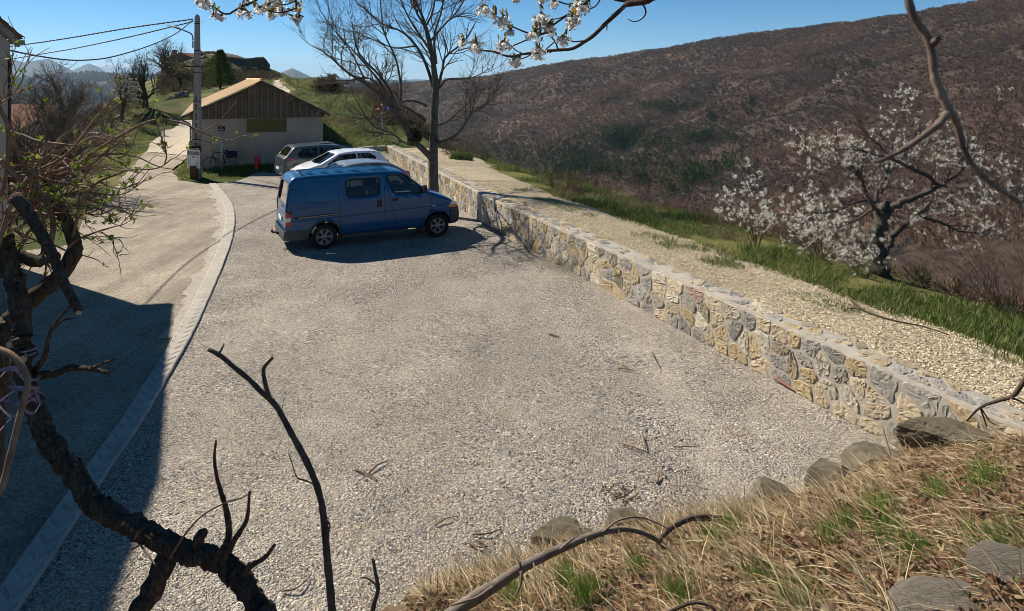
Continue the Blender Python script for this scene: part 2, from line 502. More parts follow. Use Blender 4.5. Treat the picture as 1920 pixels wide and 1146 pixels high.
GREY_STONES = [(0.0, (0.07, 0.07, 0.08)), (0.18, (0.22, 0.22, 0.225)), (0.4, (0.42, 0.40, 0.375)), (0.62, (0.52, 0.475, 0.40)), (0.78, (0.56, 0.46, 0.32)), (0.92, (0.74, 0.68, 0.57)), (1.0, (0.86, 0.82, 0.73))]
lot_mat = gravel_mat('grey_gravel', GREY_STONES, (0.52, 0.465, 0.385), 34.0, 0.028, 0.9, True)
tan_mat = gravel_mat('tan_gravel', [(0.0, (0.26, 0.22, 0.16)), (0.3, (0.46, 0.38, 0.26)), (0.7, (0.62, 0.51, 0.34)), (1.0, (0.78, 0.68, 0.50))], (0.64, 0.55, 0.40), 26.0, 0.026, 0.7)

# car park between kerb and wall, out to the grass by the barn
wl = resample(WALL[::-1], 60)
lot_left = np.concatenate([[gp(398, 344)[:2]], KERB[2:]])
lot_right = np.concatenate([[(-6.9, 35.7)], resample(WALL[[3, 2, 1, 0]], 60)[1:]])
far_line = [gp(x, y)[:2] for x, y in [(396, 345), (450, 338), (478, 326), (520, 322), (556, 318)]] + [np.array([-10.4, 34.2]), np.array([-7.6, 35.4])]
far_line = smooth_line(far_line, 40)
lo2 = KERB[KERB[:, 1] > 0.5]
N_ = 170
yy = np.linspace(0, 1, N_)
left_line = resample(np.concatenate([far_line[:1], lo2[1:]]), N_)
right_line = resample(WALL[[2, 1, 0]], N_)
Lr = resample(np.concatenate([far_line[::-1][:-1], KERB[1:]]), 320)
Rr = resample(np.concatenate([WALL[[3, 2, 1, 0]]]), 320)
def lot_z(X, Y): 
    return 0.02 * fbm(X * 0.55, Y * 0.55, 3, 5) * sstep(0, 2, np.minimum(np.abs(sdist(X, Y, WALL)), 2)) - 0.004 + np.clip(terrain(X, Y), 0, 9) * sstep(30, 33, Y)
strip('gravel', Lr, Rr, lot_mat, 260, 90, 0.012, zfun=lot_z)

# road of worn surfacing on the left, running on as a track past the barn
m = NM('worn_road'); v = m.pos()
base = m.ramp(m.noise(v, 0.55, 8, 0.66, 0.5), [(0.28, (0.255, 0.22, 0.18)), (0.5, (0.355, 0.31, 0.25)), (0.72, (0.45, 0.395, 0.32))])
sepc = m.n('ShaderNodeSeparateColor'); m.l(m.voro(v, 48, 'F1', 'Color'), sepc.inputs[0])
spk = m.ramp(sepc.outputs[0], [(0.0, (0.45, 0.45, 0.45)), (0.35, (0.95, 0.95, 0.95)), (0.8, (1.05, 1.04, 1.0)), (1.0, (1.5, 1.45, 1.35))])
base = m.mix(0.85, base, spk, 'MULTIPLY')
mp = m.n('ShaderNodeMapping'); m.l(v, mp.inputs['Vector']); mp.inputs['Rotation'].default_value = (0, 0, R(-14)); mp.inputs['Scale'].default_value = (1.1, 0.06, 1)
trk_ = m.ramp(m.noise(mp.outputs[0], 1.3, 4, 0.6, 0.5), [(0.35, (0.78, 0.77, 0.76)), (0.6, (1.08, 1.07, 1.05))])
base = m.mix(0.9, base, trk_, 'MULTIPLY')
pot = m.ramp(m.noise(v, 2.2, 7, 0.75, 0.6), [(0.56, (1, 1, 1)), (0.68, (0.60, 0.58, 0.56))])
base = m.mix(0.8, base, pot, 'MULTIPLY')
dark = m.ramp(m.noise(v, 14, 2, 0.5), [(0.74, (1, 1, 1)), (0.78, (0.22, 0.22, 0.23))])
base = m.mix(1.0, base, dark, 'MULTIPLY')
road_mat = m.out(base, 0.93, m.bump(m.math('ADD', m.noise(v, 45, 6, 0.75), m.math('MULTIPLY', m.noise(v, 4, 5, 0.65), 2.0)), 0.02), 0, 0.15)
road_left = [(-15.5, -6), (-15, 6), (-14.2, 12), (-13.5, 17), gp(110, 470)[:2], gp(165, 405)[:2], gp(215, 350)[:2], gp(255, 306)[:2], (-21.6, 40.2)]
kl = KERB[::-1]
road_right = np.concatenate([kl, [gp(372, 344)[:2], gp(334, 338)[:2], gp(324, 318)[:2], (-17.6, 37.2)]])
strip('road', smooth_line(road_left, 80), road_right, road_mat, 200, 40, 0.003, 0.12, zfun=lot_z)
track_mat = noisy('pale_track', (0.30, 0.26, 0.21), (0.47, 0.41, 0.32), 1.6, 0.95, 30, 0.02, 0.15, c3=(0.40, 0.34, 0.26))
strip('track', TRACK_L, TRACK_R, track_mat, 60, 14, 0.03, 0.35)
for a in ((-17.2, -16.4), (-18.9, -18.1)):
    pth = np.array([(a[0] - 0.2, 49), (a[0] - 1.6, 55), (a[0] - 3.8, 62), (a[0] - 7.5, 70), (a[0] - 9.5, 76)])
    strip('track', pth, pth + np.array([0.75, 0.2]), track_mat, 60, 5, 0.05, 0.12)
# tan gravel behind the wall
wb = resample(WALL[::-1], 90)
dn = np.gradient(wb, axis=0); dn /= np.linalg.norm(dn, axis=1, keepdims=True)
nr = np.c_[-dn[:, 1], dn[:, 0]]
wid = 2.15 + 0.35 * fbm(np.arange(90) * 0.23, np.zeros(90), 3, 4) + 0.9 * sstep(24, 31, wb[:, 1])
gravel_strip_l = wb + nr * 0.30; gravel_strip_r = wb + nr * wid[:, None]
strip('gravel', gravel_strip_l[3:], gravel_strip_r[3:], tan_mat, 200, 22, 0.022, 0.10)

# concrete kerb slab with brushed chevrons
kd = np.gradient(KERB, axis=0); kd /= np.linalg.norm(kd, axis=1, keepdims=True); kn = np.c_[kd[:, 1], -kd[:, 0]]
m = NM('brushed_concrete'); v = m.pos()
kc = m.ramp(m.noise(v, 2.5, 8, 0.7), [(0.3, (0.33, 0.305, 0.265)), (0.7, (0.47, 0.435, 0.375))])
kerb_mat = m.out(kc, 0.9, m.bump(m.noise(v, 70, 5, 0.7), 0.004), 0, 0.15)
ks = smooth_line(KERB, 900)
kd = np.gradient(ks, axis=0); kd /= np.linalg.norm(kd, axis=1, keepdims=True); kn = np.c_[kd[:, 1], -kd[:, 0]]
arc = np.r_[0, np.cumsum(np.linalg.norm(np.diff(ks, axis=0), axis=1))]
kb = MB()
kw = 0.140 + 0.012 * fbm(arc * 3.1, arc * 0, 4, 77)
cross = np.linspace(-1, 1, 15)
fade = sstep(12, 20, arc)
Vk = []
for c in cross:
    edge = abs(c) > 0.99
    p = ks - kn * (kw * c)[:, None]
    gro = np.abs(((arc * 4.2 + abs(c) * 0.75) % 1) - 0.5)
    z = 0.052 - 0.016 * (1 - sstep(0.06, 0.16, gro)) * fade * (abs(c) < 0.8) - (0.012 if edge else 0)
    z = z * np.ones(len(ks)) + 0.004 * fbm(arc * 2, arc * 0 + c, 3, 9)
    Vk.append(np.c_[p, z])
for side in (0, -1):
    q = Vk[side].copy(); q[:, 2] = -0.1
    Vk.insert(0, q) if side == 0 else Vk.append(q)
Vk = np.stack(Vk, 1); K1, K2 = Vk.shape[:2]
i, j = np.meshgrid(np.arange(K1 - 1), np.arange(K2 - 1), indexing='ij'); b = i * K2 + j
kb.add(Vk.reshape(-1, 3), np.stack([b, b + 1, b + K2 + 1, b + K2], -1).reshape(-1, 4), 0, None, False)
tag(kb.build('kerb', kerb_mat), kind='structure')
# rough spilled mortar beside the kerb on the road
sp_m = noisy('spilled_mortar', (0.33, 0.295, 0.245), (0.50, 0.455, 0.385), 6, 0.95, 40, 0.02, 0.1)
seg = ks[60:640]; sn = kn[60:640]; q_ = np.arange(len(seg))
wL = 0.21 + 0.24 * fbm(q_ * 0.05, q_ * 0, 4, 31)
strip('mortar_spill', seg + sn * (0.17 + np.clip(wL, 0.04, None))[:, None], seg + sn * 0.12, sp_m, 400, 6, 0.014, 0.0, zfun=lot_z)

# ------------------------------------------------------------------ far hills (polar sheets round the village)
SKY_PX = np.array([-2200, -900, -400, 0, 60, 110, 160, 200, 300, 420, 540, 640, 700, 800, 860, 930, 960, 1060, 1130, 1240, 1400, 1500, 1640, 1700, 1800, 1920, 2300, 3200])
SKY_PY = np.array([150, 150, 149, 147, 145, 141, 138, 138, 142, 150, 160, 164, 160, 153, 148, 140, 134, 116, 108, 93, 63, 53, 36, 27, 11, -7, -60, -80])
SKY_R  = np.array([7000, 7000, 7000, 7000, 7000, 7000, 6800, 6600, 6000, 5000, 3800, 3200, 2800, 2500, 2350, 2200, 2100, 1950, 1850, 1700, 1550, 1480, 1400, 1360, 1300, 1250, 1100, 900])

GULLIES = [(np.array(a, float), wd, dep) for a, wd, dep in [
    ([(1000, 372), (1060, 338), (1130, 300), (1180, 268), (1230, 230), (1290, 195), (1350, 172), (1420, 158)], 13, 0.017),
    ([(1180, 372), (1260, 330), (1330, 262), (1390, 220), (1470, 182), (1560, 146), (1700, 92), (1900, 40)], 15, 0.016),
    ([(820, 232), (900, 210), (1000, 190), (1100, 168), (1240, 140), (1400, 112), (1560, 84), (1800, 44)], 10, 0.009),
    ([(860, 182), (960, 168), (1080, 140), (1240, 116), (1400, 92)], 7, 0.007),
    ([(1340, 420), (1460, 350), (1600, 290), (1760, 220), (1920, 165), (2100, 120)], 20, 0.010),
    ([(1500, 250), (1640, 185), (1800, 130), (1990, 85)], 14, 0.009)]]

def hill_point(px, t):
    r0 = 115.0
    rs = np.interp(px, SKY_PX, SKY_R); ys = np.interp(px, SKY_PX, SKY_PY)
    y0 = YH + F * 66 / r0
    r = r0 * (rs / r0) ** t
    y = y0 + (ys - y0) * t ** 0.92
    # depth grows with the sheet, measured along Y for the front half
    ang = np.arctan2(px - 960, F)
    X = np.sin(ang) * r; Y = np.cos(ang) * r
    z = CH - (y - YH) / F * Y
    # gullies and shoulders
    u = X / 260.0; v_ = Y / 260.0
    g = np.abs(fbm(u + 0.35 * v_ + 3, v_ * 0.55 - u * 0.25, 4, 40)) - 0.16
    g2 = fbm(u * 3.1, v_ * 3.1, 4, 44)
    # the side valleys that run up the slope, with a rounded spur beside each
    cut = 0
    for line, wd, dep in GULLIES:
        lx, ly = line[:, 0], line[:, 1]
        yl = np.interp(px, lx, ly); sl = np.interp(px, (lx[1:] + lx[:-1]) / 2, np.diff(ly) / np.diff(lx))
        on = sstep(lx[0] - 60, lx[0] + 10, px) * (1 - sstep(lx[-1] - 60, lx[-1] + 40, px))
        q = (y - yl) / np.sqrt(1 + sl * sl)
        cut = cut - 0.62 * dep * on * (np.exp(-(q / wd) ** 2) - 0.55 * np.exp(-((q - 2.1 * wd) / (1.3 * wd)) ** 2) - 0.35 * np.exp(-((q + 2.0 * wd) / (1.3 * wd)) ** 2))
    z = z + cut * r
    fadeh = sstep(0.0, 0.12, t) * (1 - sstep(0.90, 1.0, t))
    z = z + (g * 0.055 + g2 * 0.009) * r * fadeh + 0.002 * r * fbm(px * 0.02, px * 0, 4, 50) * sstep(0.9, 1, t)
    return X, Y, z

hp = np.linspace(-1500, 3000, 760); ht = np.linspace(0, 1, 260)
HP, HT = np.meshgrid(hp, ht)
HX, HY, HZ = hill_point(HP, HT)
# the far side of the crest falls away
bx = HX[-1:] * 1.25; by = HY[-1:] * 1.25; bz = HZ[-1:] - 0.05 * np.hypot(HX[-1:], HY[-1:])
HX = np.concatenate([HX, bx]); HY = np.concatenate([HY, by]); HZ = np.concatenate([HZ, bz])
wn = fbm(HX / 90, HY / 90, 4, 60)
hc = lerp(np.broadcast_to(np.array([0.070, 0.050, 0.041]), HX.shape + (3,)), np.array([0.115, 0.080, 0.058]), sstep(0.15, 0.5, wn))
ny, nx = HX.shape
J, I = np.meshgrid(np.arange(ny - 1), np.arange(nx - 1), indexing='ij'); b_ = J * nx + I
hmat = attr_mat('hill_soil', 0.4, 0.06, 0.95, 0.3, 1.5, 0.05)
tag(MB().add(np.stack([HX, HY, HZ], -1).reshape(-1, 3), np.stack([b_, b_ + 1, b_ + nx + 1, b_ + nx], -1).reshape(-1, 4), 0, hc.reshape(-1, 3), True).build('hills', hmat), kind='structure')

def ridge(name, pts, D, depth, mat_, seed, rough=2.5):
    pts = np.array(pts, float)
    px = np.arange(pts[0, 0], pts[-1, 0], 1.5)
    py = np.interp(px, pts[:, 0], pts[:, 1])
    rows = []
    for k, t in enumerate(np.linspace(0, 1, 26)):
        dd = D - depth * (1 - t)
        base = YH + 30 * 1000 / D * 3 + 2
        n = fbm(px * 0.05 + t * 2, np.full(px.shape, t * 5.0), 5, seed)
        rr = np.abs(fbm(px * 0.035, np.full(px.shape, t * 1.3), 4, seed + 7))
        y = base + (py - base) * t ** 1.25 + rough * n * (0.3 + 2 * (1 - t)) + 22 * rr * t * (1 - t)
        X = (px - 960) / F * dd; Y = np.full(px.shape, dd)
        rows.append(np.stack([X, Y, CH - (y - YH) / F * dd], -1))
    rows.append(rows[-1] * np.array([1.2, 1.2, 1]) - np.array([0, 0, 110]))
    V = np.stack(rows); ny, nx = V.shape[:2]
    J, I = np.meshgrid(np.arange(ny - 1), np.arange(nx - 1), indexing='ij'); b = J * nx + I
    return tag(MB().add(V.reshape(-1, 3), np.stack([b, b + 1, b + nx + 1, b + nx], -1).reshape(-1, 4), 0, None, True).build(name, mat_), kind='structure')
mtn = noisy('mountain_wood', (0.05, 0.055, 0.05), (0.12, 0.11, 0.09), 0.0014, 0.95, 0.003, 60, 0.05)
m = NM('snowy_rock'); v = m.pos()
sx = m.n('ShaderNodeSeparateXYZ'); m.l(v, sx.inputs[0])
hh = m.math('ADD', sx.outputs[2], m.math('MULTIPLY', m.noise(v, 0.001, 6, 0.65), 700.0))
snow = m.out(m.ramp(m.math('MULTIPLY', hh, 1 / 1700.0), [(0.50, (0.10, 0.10, 0.10)), (0.54, (0.8, 0.8, 0.82))]), 0.9, m.bump(m.noise(v, 0.006, 6, 0.7), 40), 0, 0.1)
ridge('mountains', [(-900, 120), (-300, 112), (0, 118), (20, 110), (45, 117), (75, 112), (95, 111), (110, 120), (135, 132), (150, 150)], 12500, 4000, mtn, 70)
ridge('mountains', [(100, 150), (128, 136), (145, 128), (166, 119), (180, 124), (200, 136), (240, 146), (300, 150)], 15000, 4000, mtn, 71)
ridge('mountains', [(120, 140), (150, 130), (172, 120), (180, 118), (190, 123), (205, 119), (225, 124), (260, 118), (300, 130), (400, 150)], 36000, 7000, snow, 72)
ridge('mountains', [(400, 160), (480, 158), (515, 144), (530, 135), (548, 128), (562, 134), (580, 143), (600, 146), (615, 143), (628, 140), (642, 147), (680, 158), (760, 162), (900, 165)], 11000, 3500, mtn, 73, 1.2)
ridge('mountains', [(380, 158), (500, 154), (600, 153), (660, 155), (720, 151), (780, 149), (840, 150), (960, 152), (1100, 155)], 17000, 4000, mtn, 74, 1.5)
# ================================================================== dry-laid look stone wall
STONES = [((0.49, 0.39, 0.245), 2.6), ((0.54, 0.455, 0.33), 3.4), ((0.39, 0.375, 0.345), 3.2), ((0.30, 0.29, 0.265), 1.6), ((0.45, 0.34, 0.27), 0.4), ((0.33, 0.285, 0.21), 1.6), ((0.58, 0.53, 0.43), 1.8)]
_sw = np.cumsum([q for _, q in STONES]) / sum(q for _, q in STONES)
def stone_col(r): return np.array(STONES[int(np.searchsorted(_sw, r.random()))][0]) * r.uniform(0.8, 1.15)

def clip_poly(poly, px, py, nx, ny):
    out = []
    for i in range(len(poly)):
        a, b = poly[i], poly[(i + 1) % len(poly)]
        da = (a[0] - px) * nx + (a[1] - py) * ny; db = (b[0] - px) * nx + (b[1] - py) * ny
        if da <= 0: out.append(a)
        if da * db < 0:
            t = da / (da - db); out.append((a[0] + (b[0] - a[0]) * t, a[1] + (b[1] - a[1]) * t))
    return out

def cells(W_, H_, cw, chh, r, jit=0.27):
    sites = []
    rows = max(1, int(round(H_ / chh)))
    for k in range(rows):
        y = (k + 0.5) * H_ / rows
        x = r.uniform(0, cw)
        while x < W_:
            sites.append((x, y + r.uniform(-jit, jit) * H_ / rows)); x += cw * r.uniform(0.5, 1.65)
    S = np.array(sites)
    for i, (x, y) in enumerate(S):
        poly = [(max(0, x - 0.6), 0), (min(W_, x + 0.6), 0), (min(W_, x + 0.6), H_), (max(0, x - 0.6), H_)]
        d = np.hypot((S[:, 0] - x) , S[:, 1] - y)
        for j in np.argsort(d)[1:18]:
            if d[j] > 1.3: break
            qx, qy = S[j]
            poly = clip_poly(poly, (x + qx) / 2, (y + qy) / 2, qx - x, qy - y)
            if len(poly) < 3: break
        if len(poly) >= 3: yield np.array(poly)

def put_stones(mb, W_, H_, cw, chh, M, r, gap=0.022, proud=0.02, skip=0.0, z0=0.0, big=1.0):
    for poly in cells(W_, H_, cw, chh, r):
        if r.random() < skip: continue
        c = poly.mean(0)
        v = poly - c
        rad = np.linalg.norm(v, axis=1, keepdims=True)
        if rad.mean() < 0.035: continue
        v = v * np.clip(1 - gap * r.uniform(0.7, 1.7) / np.maximum(rad, 0.03), 0.3, 1)
        for _ in range(2):
            w_ = np.roll(v, -1, 0); v = np.stack([v * 0.86 + w_ * 0.14, v * 0.14 + w_ * 0.86], 1).reshape(-1, 2)
        if len(v) < 10: v = resample(np.r_[v, v[:1]], 15)[:-1]
        else: v = resample(np.r_[v, v[:1]], 23)[:-1]
        n = len(v); P = []; tilt = np.array([r.uniform(-1, 1), r.uniform(-1, 1)]) * 0.05
        irr = 1 + np.array([r.uniform(-0.10, 0.08) for _ in range(n)])[:, None]
        for sc_, h in ((1.05, -0.5), (1.0, 0.3), (0.94, 0.9), (0.66, 1.0), (0.33, 1.0)):
            q = v * sc_ * irr * (1 + np.array([[r.uniform(-.025, .025)] for _ in range(n)]))
            hh = proud * h * r.uniform(0.8, 1.2) + (q @ tilt) * (h > 0.5) + np.array([r.uniform(-1, 1) for _ in range(n)]) * 0.009 * (h > 0.5)
            P.append(np.c_[q + c, hh])
        P = np.stack(P); K = len(P)
        i, j = np.meshgrid(np.arange(K - 1), np.arange(n), indexing='ij'); j2 = (j + 1) % n
        Q = np.stack([i * n + j, i * n + j2, (i + 1) * n + j2, (i + 1) * n + j], -1).reshape(-1, 4)
        base = mb.n
        col = stone_col(r)
        V = P.reshape(-1, 3); V[:, 1] += z0
        mb.add(M(V), Q, 1, col)
        mb.Fc.append((np.array([np.arange((K - 1) * n, K * n)]) + base, 1, False))

def wall_run(mb, a, b, zt, r, cw=0.35, chh=0.205, thick=0.45, sub=0.12):
    a = np.array(a); b = np.array(b); L = np.linalg.norm(b - a); t = (b - a) / L
    nrm = np.array([t[1], -t[0]])           # outer face is to the right of a->b
    Mf = lambda V: np.c_[a + V[:, :1] * t + V[:, 2:3] * nrm, V[:, 1]]
    Mt = lambda V: np.c_[a + V[:, :1] * t - V[:, 1:2] * nrm, zt + V[:, 2]]
    ns = int(L / sub); prof = [(-0.0, -0.12), (0, 0.1), (0, 0.3), (0, 0.5), (0, 0.7), (0, zt - 0.05), (0.015, zt - 0.008), (0.12, zt), (0.3, zt), (thick - 0.03, zt - 0.01), (thick, zt - 0.05), (thick, -0.12)]
    s_ = np.linspace(0, L, ns)
    P = []
    for (o, z) in prof:
        w_ = 0.010 * fbm(s_ * 4, s_ * 0 + z * 5 + o * 3, 3, 12)
        P.append(np.c_[a + s_[:, None] * t - (o - w_)[:, None] * nrm, np.full(ns, z) + (0.008 * fbm(s_ * 3, s_ * 0 + o * 9, 3, 14) if z > 0.8 else 0)])
    P = np.stack(P, 1); K = len(prof)
    i, j = np.meshgrid(np.arange(ns - 1), np.arange(K - 1), indexing='ij'); q = i * K + j
    base = mb.n
    mb.add(P.reshape(-1, 3), np.stack([q, q + 1, q + K + 1, q + K], -1).reshape(-1, 4)[:, ::-1], 0, (1, 1, 1), False)
    mb.Fc.append((np.array([np.arange(K)]) + base, 0, False)); mb.Fc.append((np.array([np.arange(K)[::-1] + (ns - 1) * K]) + base, 0, False))
    put_stones(mb, L, zt - 0.03, cw, chh, Mf, r, 0.020, 0.011)
    put_stones(mb, L, thick - 0.06, cw * 1.0, 0.15, Mt, r, 0.022, 0.007, 0.22, 0.03)

m = NM('wall_mortar'); v = m.pos()
mor = m.out(m.ramp(m.noise(v, 5, 8, 0.7), [(0.3, (0.32, 0.29, 0.25)), (0.7, (0.46, 0.425, 0.37))]), 0.95, m.bump(m.noise(v, 45, 6, 0.75), 0.012), 0, 0.1)
m = NM('wall_stone'); v = m.pos()
g = m.ramp(m.noise(v, 14, 8, 0.7), [(0.25, (0.62, 0.62, 0.62)), (0.5, (1, 1, 1)), (0.8, (1.28, 1.24, 1.15))])
sc_c = m.mix(1.0, m.attr(), g, 'MULTIPLY')
och = m.ramp(m.noise(v, 3.5, 5, 0.6), [(0.5, (0, 0, 0)), (0.68, (0.55, 0.55, 0.55))])
sc_c = m.mix(m.math('MULTIPLY', och, 0.7), sc_c, (0.46, 0.35, 0.20))
sto = m.out(sc_c, 0.92, m.bump(m.noise(v, 22, 9, 0.8), 0.035), 0, 0.15)
rr = random.Random(4)
wmb = MB()
wall_run(wmb, WALL[2], np.array([7.35, 2.2]), 0.90, rr)      # face towards the car park
wall_run(wmb, WALL[3], WALL[2], 0.90, rr, 0.30, 0.26)
wall_run(wmb, (-9.9, 34.0), WALL[3] + np.array([-0.02, -0.02]), 0.86, rr, 0.5, 0.4)
swall = wmb.build('stone_wall', [mor, sto])
tw_ = np.array([-0.402, 0.915]); mk = MB(); mk.bar((4.69 + tw_[0] * 1.66 - 0.03, 8.23 + tw_[1] * 1.66 - 0.014, 0.06), (4.69 + tw_[0] * 1.98 - 0.03, 8.23 + tw_[1] * 1.98 - 0.014, 0.085), 0.012, 0.022)
mk.build('paint_mark', noisy('red_spray', (0.30, 0.10, 0.075), (0.42, 0.20, 0.15), 30, 0.9), swall)
tag(swall, 'low new wall of ochre and grey rubble stone with mortared top along the car park', 'wall')

# ================================================================== barn with brown cladding
def metal(name, c, rough=0.45, metalness=0.6, var=0.15):
    return noisy(name, tuple(q * (1 - var) for q in c), tuple(q * (1 + var) for q in c), 6, rough, 60, 0.001, 0.4, metalness, True)
A0 = np.array([-15.42, 32.9]); A1 = np.array([-9.70, 35.0])
bt = (A1 - A0); BL = np.linalg.norm(bt); bt /= BL; bdp = np.array([-0.40, 0.916]); BD = 16.0
def bw(s_, d_, z): return np.stack([A0[0] + bt[0] * s_ + bdp[0] * d_, A0[1] + bt[1] * s_ + bdp[1] * d_, z + 0 * s_], -1)
ZE, ZR, SR = 2.72, 4.34, 0.5 * BL + 0.08
def roofz(s_): return np.where(s_ < SR, ZE + (ZR - ZE) * (s_ + 0.3) / (SR + 0.3), ZR - (ZR - 2.66) * (s_ - SR) / (BL + 0.3 - SR))
barn = empty('barn', (A0[0], A0[1], 0), 0, 'low barn with beige rendered walls, brown ribbed gable cladding and a tan roof', 'barn')
BO = np.array([A0[0], A0[1], 0])
stucco = noisy('beige_render', (0.36, 0.27, 0.195), (0.53, 0.415, 0.31), 0.7, 0.95, 35, 0.006, 0.1)
mb = MB()
for (s0, d0, s1, d1) in ((0, 0, BL, 0), (BL, 0, BL, BD), (BL, BD, 0, BD), (0, BD, 0, 0)):
    n = 20
    s_ = np.linspace(s0, s1, n); d_ = np.linspace(d0, d1, n)
    P = np.concatenate([bw(s_, d_, -0.3), bw(s_, d_, 2.50)]) - BO
    mb.add(P, [(i, i + 1, n + i + 1, n + i) for i in range(n - 1)])
mb.build('wall', stucco, barn)
# ribbed cladding
clad = noisy('brown_cladding', (0.13, 0.092, 0.058), (0.21, 0.152, 0.10), 1.5, 0.65, None, 0, 0.25, 0.0)
mb = MB()
def ribs(L_, pitch=0.30):
    out = []
    k = 0
    while k * pitch < L_:
        x = k * pitch
        out += [(x, 0), (x + 0.17, 0), (x + 0.185, 0.09), (x + 0.285, 0.09), (x + 0.30, 0)]; k += 1
    out = np.array(out); return out[out[:, 0] <= L_]
rb = ribs(BL + 0.16)
s_ = rb[:, 0] - 0.08; d_ = -0.045 - rb[:, 1]
n = len(s_)
P = np.concatenate([bw(s_, d_, 2.47), bw(s_, d_, roofz(s_) - 0.06)]) - BO
mb.add(P, [(i, i + 1, n + i + 1, n + i) for i in range(n - 1)])
for sd, ss in ((-0.08, 1), (BL + 0.08, -1)):
    rb2 = ribs(BD); d2 = rb2[:, 0]; q = np.full(len(d2), sd) - ss * rb2[:, 1] * 0
    P = np.concatenate([bw(q, d2 - 0.045, 2.47), bw(q, d2 - 0.045, np.full(len(d2), float(roofz(np.array(sd))) - 0.05))]) - BO
    k = len(d2); mb.add(P, [(i, i + 1, k + i + 1, k + i) for i in range(k - 1)])
mb.build('cladding', clad, barn)
m = NM('tan_roofing'); v = m.pos()
rc = m.ramp(m.noise(v, 1.4, 8, 0.7), [(0.25, (0.50, 0.33, 0.18)), (0.5, (0.64, 0.45, 0.26)), (0.75, (0.70, 0.52, 0.33))])
roofm = m.out(rc, 0.85, m.bump(m.noise(v, 18, 6, 0.7), 0.01), 0, 0.2)
mb = MB()
nw = 90 * 6
d_ = np.linspace(-0.28, BD + 0.2, nw); wv = 0.028 * np.sin(np.arange(nw) * 2 * np.pi / 6)
for (sa, sb) in ((-0.42, SR), (SR, BL + 0.34)):
    rows = []
    for k, tt in enumerate(np.linspace(0, 1, 8)):
        s_ = sa + (sb - sa) * tt
        rows.append(bw(np.full(nw, s_), d_, float(roofz(np.array(s_))) + wv + (0.012 if k % 2 else 0)) - BO)
    lo_ = [rows[0] - [0, 0, 0.05]]; P = np.stack(lo_ + rows + [rows[-1] - [0, 0, 0.05]], 0); K = len(P)
    i, j = np.meshgrid(np.arange(K - 1), np.arange(nw - 1), indexing='ij'); q = i * nw + j
    mb.add(P.reshape(-1, 3), np.stack([q, q + 1, q + nw + 1, q + nw], -1).reshape(-1, 4))
rf = mb.build('roof', roofm, barn)
mb = MB()
ridge_p = bw(np.array([SR, SR]), np.array([-0.3, BD + 0.22]), ZR + 0.03) - BO
mb.tube(resample(ridge_p, 40), 0.07, n=8); mb.build('ridge_cap', roofm, rf)
dark_wood = noisy('dark_wood', (0.06, 0.045, 0.035), (0.11, 0.085, 0.065), 5, 0.85, 40, 0.004, 0.2)
mb = MB()
for (sa, sb) in ((-0.40, SR), (SR, BL + 0.32)):
    a = bw(np.array(sa), np.array(-0.25), float(roofz(np.array(sa))) - 0.10) - BO; b = bw(np.array(sb), np.array(-0.25), float(roofz(np.array(sb))) - 0.10) - BO
    mb.bar(a, b, 0.05, 0.09)
mb.build('verge_board', dark_wood, barn)
for s_ in (0.35, 1.35, 2.2, SR, 3.75, 4.7, 5.55):
    mb = MB(); z = float(roofz(np.array(s_))) - 0.16
    mb.bar(bw(np.array(s_), np.array(-0.24), z) - BO, bw(np.array(s_), np.array(0.3), z) - BO, 0.09, 0.12); mb.build('purlin_end', dark_wood, barn)
reed = noisy('woven_reed', (0.12, 0.095, 0.032), (0.23, 0.185, 0.07), 3.0, 0.9, 60, 0.004, 0.1, stretch=(0.6, 0.6, 8))
mb = MB()
sa, sb = 2.50, 4.28
for k in range(22):
    z = 1.78 + k * 0.0305
    mb.bar(bw(np.array(sa), np.array(-0.02 - 0.004 * (k % 2)), z) - BO, bw(np.array(sb), np.array(-0.02 - 0.004 * (k % 2)), z) - BO, 0.02, 0.029)
rp = mb.build('reed_panel', reed, barn)
for s_ in (sa - 0.02, (sa + sb) / 2, sb + 0.02):
    mb = MB(); mb.bar(bw(np.array(s_), np.array(-0.045), 1.77) - BO, bw(np.array(s_), np.array(-0.045), 2.46) - BO, 0.03, 0.03, up=(bt[0], bt[1], 0)); mb.build('batten', reed, rp)
grey_pvc = noisy('grey_pvc', (0.10, 0.10, 0.11), (0.15, 0.15, 0.16), 5, 0.5, None, 0, 0.4)
mb = MB(); ge = [bw(np.array(-0.46), np.array(-0.3), ZE - 0.12) - BO, bw(np.array(-0.46), np.array(BD), ZE - 0.16) - BO]
mb.tube(resample(ge, 12), 0.06, n=8)
g_ = mb.build('gutter', grey_pvc, barn)
mb = MB(); mb.tube(smooth_line([bw(np.array(-0.46), np.array(-0.05), ZE - 0.14) - BO, bw(np.array(-0.40), np.array(-0.05), ZE - 0.3) - BO, bw(np.array(-0.10), np.array(-0.08), ZE - 0.48) - BO, bw(np.array(-0.06), np.array(-0.08), ZE - 0.8) - BO, bw(np.array(-0.06), np.array(-0.08), 0.1) - BO], 26), 0.045, n=8)
mb.build('downpipe', grey_pvc, g_)

